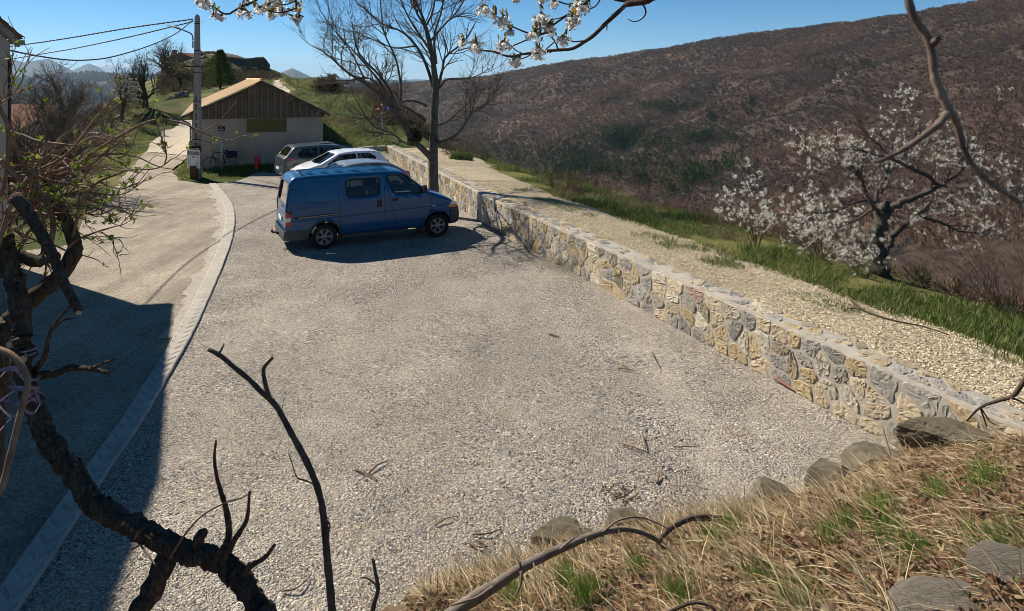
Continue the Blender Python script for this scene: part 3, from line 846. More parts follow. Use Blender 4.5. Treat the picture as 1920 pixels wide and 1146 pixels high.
# ================================================================== the house on the left edge of the picture
HP_ = np.array([-12.05, 16.85]); hw = np.array([0.186, -0.96]); hw /= np.linalg.norm(hw); hv = np.array([-hw[1], hw[0]]) * -1
prof = [(0, 5.45), (4.8, 7.37), (11.5, 8.25), (19.5, 8.4)]  # past the first slope the unseen roof line is shaped for its cast shadow
house = empty('house', (HP_[0], HP_[1], 0), 0, 'pale house at the left edge with a tiled verge and grey roof timbers', 'house')
HO = np.array([HP_[0], HP_[1], 0])
def hp3(a, c, z): return np.array([hw[0] * a + hv[0] * c, hw[1] * a + hv[1] * c, z])
pale = noisy('pale_render', (0.30, 0.25, 0.20), (0.42, 0.36, 0.29), 1.5, 0.95, 30, 0.006, 0.1)
mb = MB()
wp = [(0.42, -0.2)] + [(a if k else 0.42, z - 0.28 + (0.17 if k == 0 else 0)) for k, (a, z) in enumerate(prof)] + [(19.5, -0.2)]
n = len(wp)
V = [hp3(a, 0.10, z) for a, z in wp] + [hp3(a, 9.0, z) for a, z in wp]
mb.add(V, [tuple(range(n)), tuple(range(n, 2 * n))[::-1]] + [(i, (i + 1) % n, n + (i + 1) % n, n + i) for i in range(n)])
mb.build('wall', pale, house)
tile = noisy('clay_tile', (0.16, 0.085, 0.05), (0.30, 0.16, 0.09), 7, 0.9, 40, 0.006, 0.15, c3=(0.22, 0.13, 0.08))
mb = MB()
for (a0, z0), (a1, z1) in zip(prof[:-1], prof[1:]):
    na = int((a1 - a0) / 0.33); nc = 240
    cc = np.linspace(0, 9.2, nc); wave = 0.03 * np.sin(cc * 2 * np.pi / 0.21)
    for k in range(na):
        q0, q1 = k / na, (k + 1.25) / na
        zz0 = z0 + (z1 - z0) * q0 + 0.045; zz1 = z0 + (z1 - z0) * q1 + 0.01
        ra = np.array([hp3(a0 + (a1 - a0) * q0 + (-0.06 if k == 0 and a0 == 0 else 0), c, zz0 + w_) for c, w_ in zip(cc, wave)])
        rb_ = np.array([hp3(a0 + (a1 - a0) * q1, c, zz1 + w_) for c, w_ in zip(cc, wave)])
        P = np.concatenate([ra - [0, 0, .03], ra, rb_]); 
        i = np.arange(nc - 1)
        mb.add(P, np.concatenate([np.stack([i, i + 1, nc + i + 1, nc + i], -1), np.stack([nc + i, nc + i + 1, 2 * nc + i + 1, 2 * nc + i], -1)]))
rf = mb.build('roof', tile, house)
grey_wood = noisy('grey_timber', (0.16, 0.14, 0.12), (0.30, 0.27, 0.235), 4, 0.9, 30, 0.006, 0.15, stretch=(3, 0.6, 3))
soffit = noisy('soffit_board', (0.22, 0.12, 0.07), (0.30, 0.17, 0.10), 3, 0.9)
for (a0, z0), (a1, z1) in zip(prof[:-1], prof[1:]):
    mb = MB(); mb.bar(hp3(a0 + 0.12, 0.05, z0 - 0.13), hp3(a1, 0.05, z1 - 0.13), 0.07, 0.17); mb.build('verge_rafter', grey_wood, house)
    mb = MB(); mb.add([hp3(a0, 0.0, z0 - 0.012), hp3(a1, 0.0, z1 - 0.012), hp3(a1, 9.2, z1 - 0.012), hp3(a0, 9.2, z0 - 0.012)], [(0, 1, 2, 3)]); mb.build('soffit', soffit, rf)
mb = MB(); mb.bar(hp3(0.06, -0.03, 5.36), hp3(0.06, 9, 5.36), 0.10, 0.10); mb.build('eaves_beam', grey_wood, house)
for c in (0.75, 1.5, 2.3, 3.2): 
    mb = MB(); mb.bar(hp3(0.05, c, 5.30), hp3(2.5, c, 6.28), 0.07, 0.10); mb.build('rafter', grey_wood, house)
mb = MB(); mb.tube([hp3(0.5, 0.07, 5.0), hp3(0.5, 0.07, 0.1)], 0.03, n=8); mb.build('downpipe', dark_wood, house)

# ================================================================== pole, lamp, cables
PX_, PY_ = gp(370, 333)[:2]
pole = empty('utility_pole', (PX_, PY_, 0), 0, 'tall tapered concrete pole with rounded holes standing beside the barn', 'utility pole')
conc = noisy('pole_concrete', (0.27, 0.235, 0.20), (0.36, 0.32, 0.275), 4, 0.9, 35, 0.005, 0.1)
HT_ = 7.32
def pw(z): return 0.165 + (0.085 - 0.165) * z / HT_
def pd(z): return 0.15 + (0.075 - 0.15) * z / HT_
def xbool(o, cutters):
    for c in cutters:
        md = o.modifiers.new('cut', 'BOOLEAN'); md.operation = 'DIFFERENCE'; md.solver = 'EXACT'; md.object = c
    dg = bpy.context.evaluated_depsgraph_get(); dg.update()
    me = bpy.data.meshes.new_from_object(o.evaluated_get(dg), depsgraph=dg)
    o.modifiers.clear(); old = o.data; o.data = me; bpy.data.meshes.remove(old)
    for c in cutters:
        m_ = c.data; bpy.data.objects.remove(c); bpy.data.meshes.remove(m_)
    return o
mb = MB(); lv = [-0.3, 2.5, 5.0, HT_ - 0.12, HT_]
V = []
for z in lv:
    k = 0.35 if z == HT_ else 1
    V += [(-pw(z) * k, -pd(z) * k, z), (pw(z) * k, -pd(z) * k, z), (pw(z) * k, pd(z) * k, z), (-pw(z) * k, pd(z) * k, z)]
fc = [(3, 2, 1, 0), tuple(16 + q for q in range(4))]
for k in range(4):
    for j in range(4): fc.append((k * 4 + j, k * 4 + (j + 1) % 4, k * 4 + 4 + (j + 1) % 4, k * 4 + 4 + j))
mb.add(V, fc); shaft = mb.build('shaft', conc, pole)
cut = []
for z in (0.95, 1.42, 1.87, 2.31, 2.74, 3.16, 3.56):
    hw_ = pw(z) * 0.36; hh_ = 0.15 if z < 3.3 else 0.12
    a = np.linspace(0, np.pi, 7)
    poly = np.concatenate([np.c_[hw_ * np.cos(a), hh_ - hw_ + hw_ * np.sin(a)], np.c_[-hw_ * np.cos(a), -(hh_ - hw_) - hw_ * np.sin(a)]])
    c = MB(); c.prism(poly, 1.0, M=lambda V, z=z: np.c_[V[:, 0], 0.5 - V[:, 2], V[:, 1] + z]); cut.append(c.build('cutter', conc, pole))
xbool(shaft, cut)
dkm = noisy('dark_metal', (0.02, 0.02, 0.022), (0.05, 0.05, 0.052), 8, 0.5, None, 0, 0.5, 0.6)
galv = noisy('galvanised', (0.32, 0.34, 0.36), (0.46, 0.48, 0.50), 8, 0.45, None, 0, 0.5, 0.5, True)
for z in (1.72, 3.43, 4.72, 5.7, 6.9):
    mb = MB(); mb.box((0, 0, z), (pw(z) * 2 + 0.016, pd(z) * 2 + 0.016, 0.04)); mb.build('strap', dkm, pole)
mb = MB(); mb.bar((-0.62, -0.12, 4.98), (0.62, -0.12, 5.0), 0.05, 0.05); mb.build('bracket', dkm, pole)
mb = MB(); mb.tube([(0.1, 0, HT_ - 0.3), (0.3, 0, HT_ - 0.3)], 0.012, n=6); mb.build('hook', galv, pole)
mb = MB()
for k, x in enumerate((-0.17, 0.0, 0.18)):
    mb.box((x, -0.26, 1.34 + 0.04 * (k % 2)), (0.12, 0.14, 0.22 - 0.05 * (k % 2)))
mb.box((0.0, -0.24, 1.20), (0.56, 0.06, 0.05)); mb.build('junction_box', dkm, pole)
lamp = empty('street_lamp', (PX_ - 0.17, PY_, 0), 0, 'curved grey lamp arm with a flat tapered head fixed to the concrete pole', 'street lamp')
lz = lambda py: CH - (py - YH) / F * PY_
arm = smooth_line([(-0.03, 0, lz(90)), (-0.03, 0, lz(72)), (-0.08, 0, lz(65)), (-0.22, 0, lz(61)), (-0.75, 0, lz(52))], 24)
mb = MB(); mb.tube(arm, 0.032, 0.026, n=8); mb.build('arm', grey_pvc, lamp)
hd = noisy('lamp_head', (0.40, 0.30, 0.19), (0.52, 0.40, 0.27), 5, 0.5, None, 0, 0.4)
mb = MB()
ts = np.linspace(0, 1, 9); ring = []
for t in ts:
    cx = -0.62 - 0.62 * t; cz = lz(54) + (lz(46.5) - lz(54)) * t; wd = 0.13 * (1 - 0.7 * t ** 2) * min(1, 0.5 + 3 * t); th = 0.055 * (1 - 0.8 * t)
    a = np.arange(10) * 2 * np.pi / 10
    ring.append(np.c_[np.full(10, cx), wd * np.cos(a), cz + th * np.sin(a)])
P = np.stack(ring); i, j = np.meshgrid(np.arange(8), np.arange(10), indexing='ij'); j2 = (j + 1) % 10
mb.add(P.reshape(-1, 3), np.stack([i * 10 + j, i * 10 + j2, i * 10 + 10 + j2, i * 10 + 10 + j], -1).reshape(-1, 4), 0, None, True)
mb.add(P[0], [tuple(range(10))]); mb.add(P[-1], [tuple(range(10))[::-1]]); mb.build('head', hd, lamp)

cab = noisy('cable_black', (0.02, 0.02, 0.02), (0.07, 0.07, 0.07), 30, 0.7)
def cable(pts, r_, label):
    P = smooth_line(pts, 260)
    a = np.arange(260) * 0.9
    mb = MB()
    for k in range(2):
        off = r_ * 0.75
        Q = P + np.c_[np.cos(a + k * np.pi) * 0, np.cos(a + k * np.pi), np.sin(a + k * np.pi)] * off
        mb.tube(Q, r_, n=5)
    tag(mb.build('power_cable', cab), label, 'cable')
pt = lambda x, y, d: at(x, y, d)
cable([pt(362, 36, 30.5), pt(356, 43, 30.2), pt(330, 63, 28.5), pt(300, 78, 26.6), pt(260, 93, 24.6), pt(205, 108, 22.1), pt(160, 113, 20.6), pt(120, 112, 19.4), pt(70, 105, 18.0), pt(30, 97, 17.0), pt(3, 91, 16.5)], 0.014, 'sagging black cable from the concrete pole down to the corner of the left house')
cable([pt(362, 36, 30.5), pt(240, 53, 33), pt(120, 73, 36), pt(20, 87, 39), pt(-160, 108, 45)], 0.022, 'upper twisted cable running from the pole head off to the left')
cable([pt(362, 40, 30.5), pt(340, 46, 31.5), pt(240, 70, 37), pt(140, 91, 44), pt(75, 102, 49), pt(-20, 118, 58)], 0.022, 'lower twisted cable running from the pole behind the lamp head to the left')

# ================================================================== panel, signs, hydrant, bicycle
def text_obj(s_, size, mat_, parent, loc, rot):
    cu = bpy.data.curves.new('lettering', 'FONT'); cu.body = s_; cu.size = size; cu.align_x = 'CENTER'; cu.align_y = 'CENTER'; cu.extrude = 0.001
    o = bpy.data.objects.new('lettering', cu); COL.objects.link(o)
    dg = bpy.context.evaluated_depsgraph_get(); me = bpy.data.meshes.new_from_object(o.evaluated_get(dg)); bpy.data.objects.remove(o)
    me.materials.append(mat_)
    q = bpy.data.objects.new('lettering', me); COL.objects.link(q); q.parent = parent; q.location = loc; q.rotation_euler = rot
    return q
def flat(name, c, rough=0.6): return noisy(name, tuple(q * 0.92 for q in c), tuple(q * 1.08 for q in c), 12, rough, None, 0, 0.3, 0, True)
white_p = flat('white_paint', (0.74, 0.74, 0.72)); brown_p = flat('brown_paint', (0.10, 0.035, 0.025)); dkred = flat('dark_red_paint', (0.055, 0.012, 0.014))
pan = empty('information_panel', (PX_ + 0.04, PY_ - 0.42, 0.02), R(-8), 'white information panel with a picture and pink stripe on a brown post by the pole', 'information panel')
mb = MB(); mb.box((0, 0, 0.26), (0.30, 0.16, 0.60)); mb.build('post', flat('rust_brown', (0.085, 0.03, 0.02)), pan)
mb = MB(); mb.box((0, -0.02, 0.86), (0.60, 0.03, 0.82)); bd = mb.build('board', white_p, pan)
mb = MB(); mb.box((0, -0.037, 1.13), (0.58, 0.004, 0.14)); mb.build('photograph', noisy('printed_view', (0.06, 0.07, 0.045), (0.42, 0.42, 0.40), 7, 0.5, None, 0, 0.3, 0, True), bd)
mb = MB(); mb.box((0, -0.037, 1.045), (0.58, 0.004, 0.025)); mb.build('stripe', flat('pink_print', (0.50, 0.05, 0.22)), bd)
mb = MB(); mb.box((-0.22, -0.037, 1.235), (0.05, 0.004, 0.04)); mb.build('emblem', flat('red_print', (0.5, 0.03, 0.05)), bd)
ink = flat('grey_print', (0.30, 0.30, 0.30)); mb = MB(); r_ = random.Random(3)
for row in range(13):
    for cx in (-0.19, 0.19):
        mb.box((cx + r_.uniform(-0.01, 0.01), -0.0365, 0.99 - row * 0.040), (0.15 + r_.uniform(-0.05, 0.02), 0.003, 0.012))
mb.box((0, -0.0365, 0.955), (0.15, 0.003, 0.06)); mb.build('print', ink, bd)
mb = MB(); mb.box((0.0, 0.055, 1.30), (0.36, 0.1, 0.06)); mb.build('top_rail', flat('red_wood', (0.3, 0.12, 0.09)), pan)

sx_, sy_ = gp(416, 323)[:2]
sg = empty('street_sign', (sx_, sy_, 0), R(-3), 'dark red street name plate on a thin galvanised post in front of the barn', 'street sign')
mb = MB(); mb.tube([(0, 0, -0.2), (0, 0, 2.22)], 0.030, n=10); mb.build('post', galv, sg)
mb = MB(); a = np.linspace(0, 2 * np.pi, 5)[:-1]
hx_, hz_ = 0.19, 0.115
notch = 0.022
poly = [(-hx_, -hz_), (-hx_ + notch, -hz_), (-hx_ + notch, -hz_ + 0.012), (hx_ - notch, -hz_ + 0.012), (hx_ - notch, -hz_), (hx_, -hz_), (hx_, -hz_ + notch), (hx_ - .012, -hz_ + notch), (hx_ - .012, hz_ - notch), (hx_, hz_ - notch), (hx_, hz_), (hx_ - notch, hz_), (hx_ - notch, hz_ - .012), (-hx_ + notch, hz_ - .012), (-hx_ + notch, hz_), (-hx_, hz_), (-hx_, hz_ - notch), (-hx_ + .012, hz_ - notch), (-hx_ + .012, -hz_ + notch), (-hx_, -hz_ + notch)]
mb.prism(poly, 0.012, M=lambda V: np.c_[V[:, 0], -0.045 + V[:, 2], V[:, 1] + 2.07]); pl = mb.build('plate', dkred, sg)
r_ = random.Random(12); cream = flat('cream_letter', (0.62, 0.58, 0.42))
for (x0, x1, z) in ((-0.055, 0.02, 2.105), (-0.15, -0.115, 2.03), (-0.085, 0.13, 2.03)):
    x = x0; mb = MB(); mb.box(((x0 + x1) / 2, -0.0465, z - 0.012), (x1 - x0, 0.002, 0.006))
    while x < x1:
        wch = r_.uniform(0.012, 0.02); mb.box((x + wch / 2, -0.0475, z), (wch, 0.003, r_.uniform(0.026, 0.036))); x += wch + 0.008
    mb.build('lettering', cream, pl)

hx2, hy2 = gp(482, 321)[:2]
red = noisy('hydrant_red', (0.60, 0.02, 0.035), (0.75, 0.035, 0.055), 5, 0.45, None, 0, 0.4, 0, True)
hy = empty('fire_hydrant', (hx2, hy2, 0.0), R(-12), 'squat bright red fire hydrant standing at the edge of the gravel', 'fire hydrant')
mb = MB()
levels = [(0.0, 0.085, 0.075), (0.05, 0.085, 0.075), (0.07, 0.075, 0.065), (0.30, 0.095, 0.085), (0.48, 0.125, 0.105), (0.62, 0.115, 0.10), (0.69, 0.11, 0.095), (0.725, 0.09, 0.08), (0.745, 0.05, 0.04), (0.75, 0.005, 0.005)]
ringn = 16
P = []
for z, ax, ay in levels:
    a = np.arange(ringn) * 2 * np.pi / ringn
    cx = np.sign(np.cos(a)) * np.abs(np.cos(a)) ** 0.55 * ax; cy = np.sign(np.sin(a)) * np.abs(np.sin(a)) ** 0.55 * ay
    P.append(np.c_[cx, cy, np.full(ringn, z)])
P = np.stack(P); K = len(P)
i, j = np.meshgrid(np.arange(K - 1), np.arange(ringn), indexing='ij'); j2 = (j + 1) % ringn
mb.add(P.reshape(-1, 3), np.stack([i * ringn + j, i * ringn + j2, i * ringn + ringn + j2, i * ringn + ringn + j], -1).reshape(-1, 4), 0, None, True)
mb.build('body', red, hy)
mb = MB(); mb.lathe([(0, 0), (0.03, 0), (0.03, 0.03), (0.0, 0.035)], 10, M=lambda V: np.c_[V[:, 0] - 0.01, -0.10 - V[:, 2], V[:, 1] + 0.56]); mb.build('lock', dkm, hy)
mb = MB(); mb.box((0.105, -0.05, 0.63), (0.012, 0.05, 0.05)); mb.build('label_plate', white_p, hy)
mb = MB(); mb.box((0, 0, 0.0), (0.42, 0.36, 0.05), taper=0.94); mb.build('base_slab', kerb_mat, hy)

bk = empty('bicycle', (-14.0, 32.75, 0.06), R(228), 'dark bicycle with a blue pannier leaning by the barn wall', 'bicycle')
blk = noisy('bike_black', (0.015, 0.015, 0.018), (0.03, 0.03, 0.035), 8, 0.4)
def ringpts(c, r_, n=33):
    a = np.linspace(0, 2 * np.pi, n); return np.c_[c[0] + r_ * np.cos(a), np.full(n, c[1]), c[2] + r_ * np.sin(a)]
for x in (-0.52, 0.52):
    mb = MB(); mb.tube(ringpts((x, 0, 0.34), 0.32), 0.022, n=6); wh = mb.build('wheel', blk, bk)
    mb = MB()
    for a in np.arange(0, np.pi, np.pi / 9): mb.tube([(x - 0.31 * math.cos(a), 0, 0.34 - 0.31 * math.sin(a)), (x + 0.31 * math.cos(a), 0, 0.34 + 0.31 * math.sin(a))], 0.003, n=3)
    mb.tube(ringpts((x, 0, 0.34), 0.295), 0.008, n=5); mb.build('spokes', galv, wh)
mb = MB()
B_ = {'bb': (-0.10, 0, 0.30), 'st': (-0.22, 0, 0.82), 'ht': (0.33, 0, 0.84), 'hb': (0.38, 0, 0.68), 'r': (-0.52, 0, 0.34), 'f': (0.52, 0, 0.34)}
for a, b in (('bb', 'st'), ('bb', 'hb'), ('st', 'ht'), ('bb', 'r'), ('st', 'r'), ('ht', 'hb'), ('hb', 'f')): mb.tube([B_[a], B_[b]], 0.018, n=7)
mb.build('frame', blk, bk)
mb = MB(); mb.tube(smooth_line([(0.22, -0.30, 1.0), (0.33, -0.2, 0.98), (0.34, 0, 0.97), (0.33, 0.2, 0.98), (0.22, 0.30, 1.0)], 14), 0.014, n=6); mb.tube([(0.33, 0, 0.84), (0.34, 0, 0.97)], 0.014, n=6); mb.build('handlebar', blk, bk)
mb = MB(); mb.box((-0.26, 0, 0.90), (0.25, 0.13, 0.05), taper=0.8); mb.tube([(-0.22, 0, 0.8), (-0.25, 0, 0.88)], 0.014); mb.build('saddle', blk, bk)
mb = MB(); mb.box((-0.55, 0.02, 0.70), (0.36, 0.34, 0.30), taper=1.12); mb.build('pannier', flat('navy_cloth', (0.02, 0.028, 0.06), 0.8), bk)

fs = at(716, 273, 37.9)
fz = tz(fs[0], fs[1])
ds = empty('direction_sign', (fs[0], fs[1], fz), 0, 'brown direction sign with a blue square on a grey post beyond the wall corner', 'road sign')
mb = MB(); mb.tube([(0, 0, -0.3), (0, 0, 2.0)], 0.05, n=10); mb.build('post', galv, ds)
rust = flat('brown_sign', (0.26, 0.07, 0.025))
mb = MB(); mb.prism([(-0.42, -0.17), (0.20, -0.17), (0.20, 0.17), (-0.42, 0.17)], 0.02, M=lambda V: np.c_[V[:, 0], -0.08 + V[:, 2], V[:, 1] + 1.80]); p1_ = mb.build('plate', rust, ds)
mb = MB(); mb.prism([(-0.36, -0.08), (-0.30, 0.02), (-0.24, -0.02), (-0.18, 0.09), (-0.08, -0.08)], 0.004, M=lambda V: np.c_[V[:, 0], -0.085 + V[:, 2], V[:, 1] + 1.80]); mb.tube(ringpts((0.04, -0.083, 1.81), 0.08, 17), 0.012, n=4); mb.build('pictogram', white_p, p1_)
mb = MB(); mb.prism([(0.24, -0.17), (0.58, -0.17), (0.58, 0.17), (0.24, 0.17)], 0.02, M=lambda V: np.c_[V[:, 0], -0.08 + V[:, 2], V[:, 1] + 1.80]); p2_ = mb.build('plate', rust, ds)
mb = MB(); mb.box((0.36, -0.083, 1.80), (0.22, 0.006, 0.27)); bs = mb.build('blue_square', flat('sign_blue', (0.02, 0.07, 0.45)), p2_)
text_obj('P', 0.22, white_p, p2_, (0.36, -0.088, 1.80), (R(90), 0, 0))
# ================================================================== vehicles
def paint(name, c, rough=0.35, coat=0.6, dirt=0.25):
    m = NM(name); v = m.pos((1, 1, 1), True)
    f = m.noise(v, 2.2, 7, 0.65)
    d = m.ramp(f, [(0.35, (0, 0, 0)), (0.75, (dirt,) * 3)])
    sx = m.n('ShaderNodeSeparateXYZ'); m.l(v, sx.inputs[0])
    lowd = m.ramp(sx.outputs[2], [(0.25, (dirt * 1.4,) * 3), (0.75, (0, 0, 0))])
    dd = m.math('ADD', d, m.math('MULTIPLY', lowd, m.noise(v, 9, 5, 0.6)))
    col = m.mix(dd, c, tuple(q * 0.55 + 0.10 for q in c))
    return m.out(col, m.math('ADD', rough, m.math('MULTIPLY', dd, 0.4)), None, 0.0, 0.35, coat)
rubber = noisy('tyre_rubber', (0.012, 0.012, 0.012), (0.035, 0.033, 0.03), 9, 0.85, 40, 0.004, 0.2, 0, True)
black_pl = noisy('black_plastic', (0.012, 0.012, 0.013), (0.025, 0.025, 0.027), 8, 0.55, None, 0, 0.4, 0, True)
grey_pl = noisy('grey_plastic', (0.055, 0.06, 0.065), (0.085, 0.09, 0.095), 5, 0.65, None, 0, 0.3, 0, True)
steel = noisy('wheel_steel', (0.20, 0.185, 0.165), (0.36, 0.34, 0.31), 9, 0.45, None, 0, 0.5, 0.35, True)
seatm = noisy('seat_cloth', (0.018, 0.02, 0.025), (0.04, 0.042, 0.05), 12, 0.95, None, 0, 0.1, 0, True)
glass = glass_mat('car_glass', (0.62, 0.68, 0.68))
dglass = glass_mat('tinted_glass', (0.38, 0.44, 0.45))
redl = noisy('red_lens', (0.42, 0.012, 0.015), (0.58, 0.02, 0.02), 14, 0.15, None, 0, 0.6, 0, True)
amber = noisy('amber_lens', (0.75, 0.20, 0.015), (0.9, 0.28, 0.02), 14, 0.15, None, 0, 0.6, 0, True)
clear = noisy('clear_lens', (0.55, 0.56, 0.56), (0.75, 0.76, 0.76), 14, 0.12, None, 0, 0.7, 0.2, True)
chrome = noisy('chrome', (0.6, 0.6, 0.6), (0.75, 0.75, 0.75), 9, 0.12, None, 0, 0.6, 0.95, True)
plate_m = flat('number_plate', (0.72, 0.72, 0.70))

class Car:
    def __init__(s, L, top, w0, zb, belt, tumble, ftap=0.16, rtap=0.06, rr=0.13, rake=0.0, crown=0.05, nose=0.9):
        s.L, s.w0, s.zb, s.belt, s.tum, s.ftap, s.rtap, s.rr, s.rake, s.crown, s.nose = L, w0, zb, belt, tumble, ftap, rtap, rr, rake, crown, nose
        s.tx, s.tzz = np.array([p[0] for p in top]), np.array([p[1] for p in top])
    def zt(s, x): return float(np.interp(x, s.tx, s.tzz))
    def W(s, x, z):
        w_ = s.w0
        if x > s.L - s.nose: w_ -= s.ftap * ((x - s.L + s.nose) / s.nose) ** 2.2
        if x < 0.6: w_ -= s.rtap * ((0.6 - x) / 0.6) ** 2
        w_ -= s.tum * max(0, z - s.belt) + 0.10 * max(0, z - s.belt) ** 2 + 0.12 * max(0, 0.55 - z)
        return w_ - 0.03 * (abs(z - 0.8) / 0.6) ** 2 * (z < s.belt)
    def xs(s, x, z):
        return x + (s.rake * max(0, z - s.belt) * max(0, 1 - x / 0.7) if s.rake else 0)
    def ring(s, x, ins=0.0, zfloor=None):
        zb = (s.zb if zfloor is None else zfloor); zt_ = s.zt(x) - ins
        rr = min(s.rr, (zt_ - zb) * 0.4)
        zr = zt_ - rr
        half = [(0.0, zb), (s.W(x, zb) * 0.6, zb)]
        for f in (0, 0.06, 0.18, 0.32, 0.46, 0.6, 0.72, 0.84, 0.93, 1.0):
            z = zb + f * (zr - zb); half.append((s.W(x, z) - ins - (0.03 if f == 0 else 0), z))
        wr = s.W(x, zr) - ins
        for a in (25, 48, 70):
            half.append((wr - rr + rr * math.cos(R(a)), zr + rr * math.sin(R(a))))
        yw = wr - rr
        for f in (1.0, 0.75, 0.5, 0.25, 0.0):
            half.append((yw * f, zt_ + s.crown * (1 - f * f)))
        pts = half + [(-y, z) for y, z in half[-2:0:-1]]
        return np.array([(s.xs(x, z), y, z) for y, z in pts])
    def loft(s, mb, xs_, ins=0.0, zfloor=None, cap=0.05, mi=0):
        rings = [s.ring(x, ins, zfloor) for x in xs_]
        if cap:
            for k, dx in ((0, -1), (-1, 1)):
                q = rings[k].copy(); c = q.mean(0); q = c + (q - c) * (1 - cap); q[:, 0] += dx * cap * 0.6
                rings.insert(0, q) if k == 0 else rings.append(q)
        P = np.stack(rings); K, n = P.shape[:2]
        i, j = np.meshgrid(np.arange(K - 1), np.arange(n), indexing='ij'); j2 = (j + 1) % n
        b = mb.n
        mb.add(P.reshape(-1, 3), np.stack([i * n + j, i * n + j2, (i + 1) * n + j2, (i + 1) * n + j], -1).reshape(-1, 4)[:, ::-1], mi, None, True)
        mb.Fc.append((np.array([np.arange(n)]) + b, mi, False)); mb.Fc.append((np.array([np.arange(n)[::-1] + (K - 1) * n]) + b, mi, False))

def rounded(poly, r_=0.06, k=4):
    P = np.array(poly, float); n = len(P); out = []
    for i in range(n):
        a, b, c = P[i - 1], P[i], P[(i + 1) % n]
        u = (a - b) / np.linalg.norm(a - b); v = (c - b) / np.linalg.norm(c - b)
        q = min(r_, 0.45 * np.linalg.norm(a - b), 0.45 * np.linalg.norm(c - b))
        p0, p1 = b + u * q, b + v * q
        for t in np.linspace(0, 1, k + 1):
            out.append((1 - t) ** 2 * p0 + 2 * t * (1 - t) * b + t * t * p1)
    return np.array(out)

def wheel(parent, x, y, r_, side, nsp=6, style='steel', rw=0.205):
    """side = -1 right, +1 left; wheel is a part, tyre and rim its sub-parts"""
    M = lambda V: np.c_[V[:, 0], side * V[:, 2], V[:, 1]]
    h = rw / 2; q = r_
    mb = MB(); mb.lathe([(q * 0.62, -h * .9), (q * 0.9, -h), (q * 0.985, -h * 0.75), (q, -h * 0.3), (q, h * 0.3), (q * 0.985, h * 0.75), (q * 0.93, h), (q * 0.80, h * 1.02), (q * 0.64, h * 0.88), (q * 0.62, h * 0.6)], 36, M=M)
    for k in range(30):          # tread blocks on the shoulder
        a = k * 2 * np.pi / 30
        mb.box((0, 0, 0), (0.001, 0.001, 0.001)) if False else None
    wt = mb.build('wheel', rubber, parent, (x, y, r_))
    mb = MB(); mb.lathe([(q * 0.64, h * 0.80), (q * 0.635, h * 0.93), (q * 0.60, h * 0.93), (q * 0.565, h * 0.72), (q * 0.55, h * 0.45)], 32, M=M)
    mb.lathe([(q * 0.24, h * 0.55), (q * 0.20, h * 0.86), (q * 0.10, h * 0.95), (0.001, h * 0.97)], 20, M=M)
    for k in range(nsp):
        a0 = 2 * np.pi * k / nsp; dw = 0.52 * np.pi / nsp
        V = []
        for (rr_, ww, hh) in ((q * 0.19, 1.25, h * 0.80), (q * 0.38, 0.8, h * 0.66), (q * 0.57, 1.1, h * 0.70)):
            for sg_ in (-1, 1): V.append((rr_ * math.cos(a0 + sg_ * dw * ww * 0.9), rr_ * math.sin(a0 + sg_ * dw * ww * 0.9), hh))
        mb.add(M(np.array(V)), [(0, 1, 3, 2), (2, 3, 5, 4)], 0, None, True)
    mb.build('rim', steel, wt)
    mb = MB(); mb.lathe([(q * 0.60, h * 0.35), (0.001, h * 0.30)], 24, M=M); mb.build('dark_backing', black_pl, wt)  # dark disc added behind the spokes in place of the shade there
    return wt

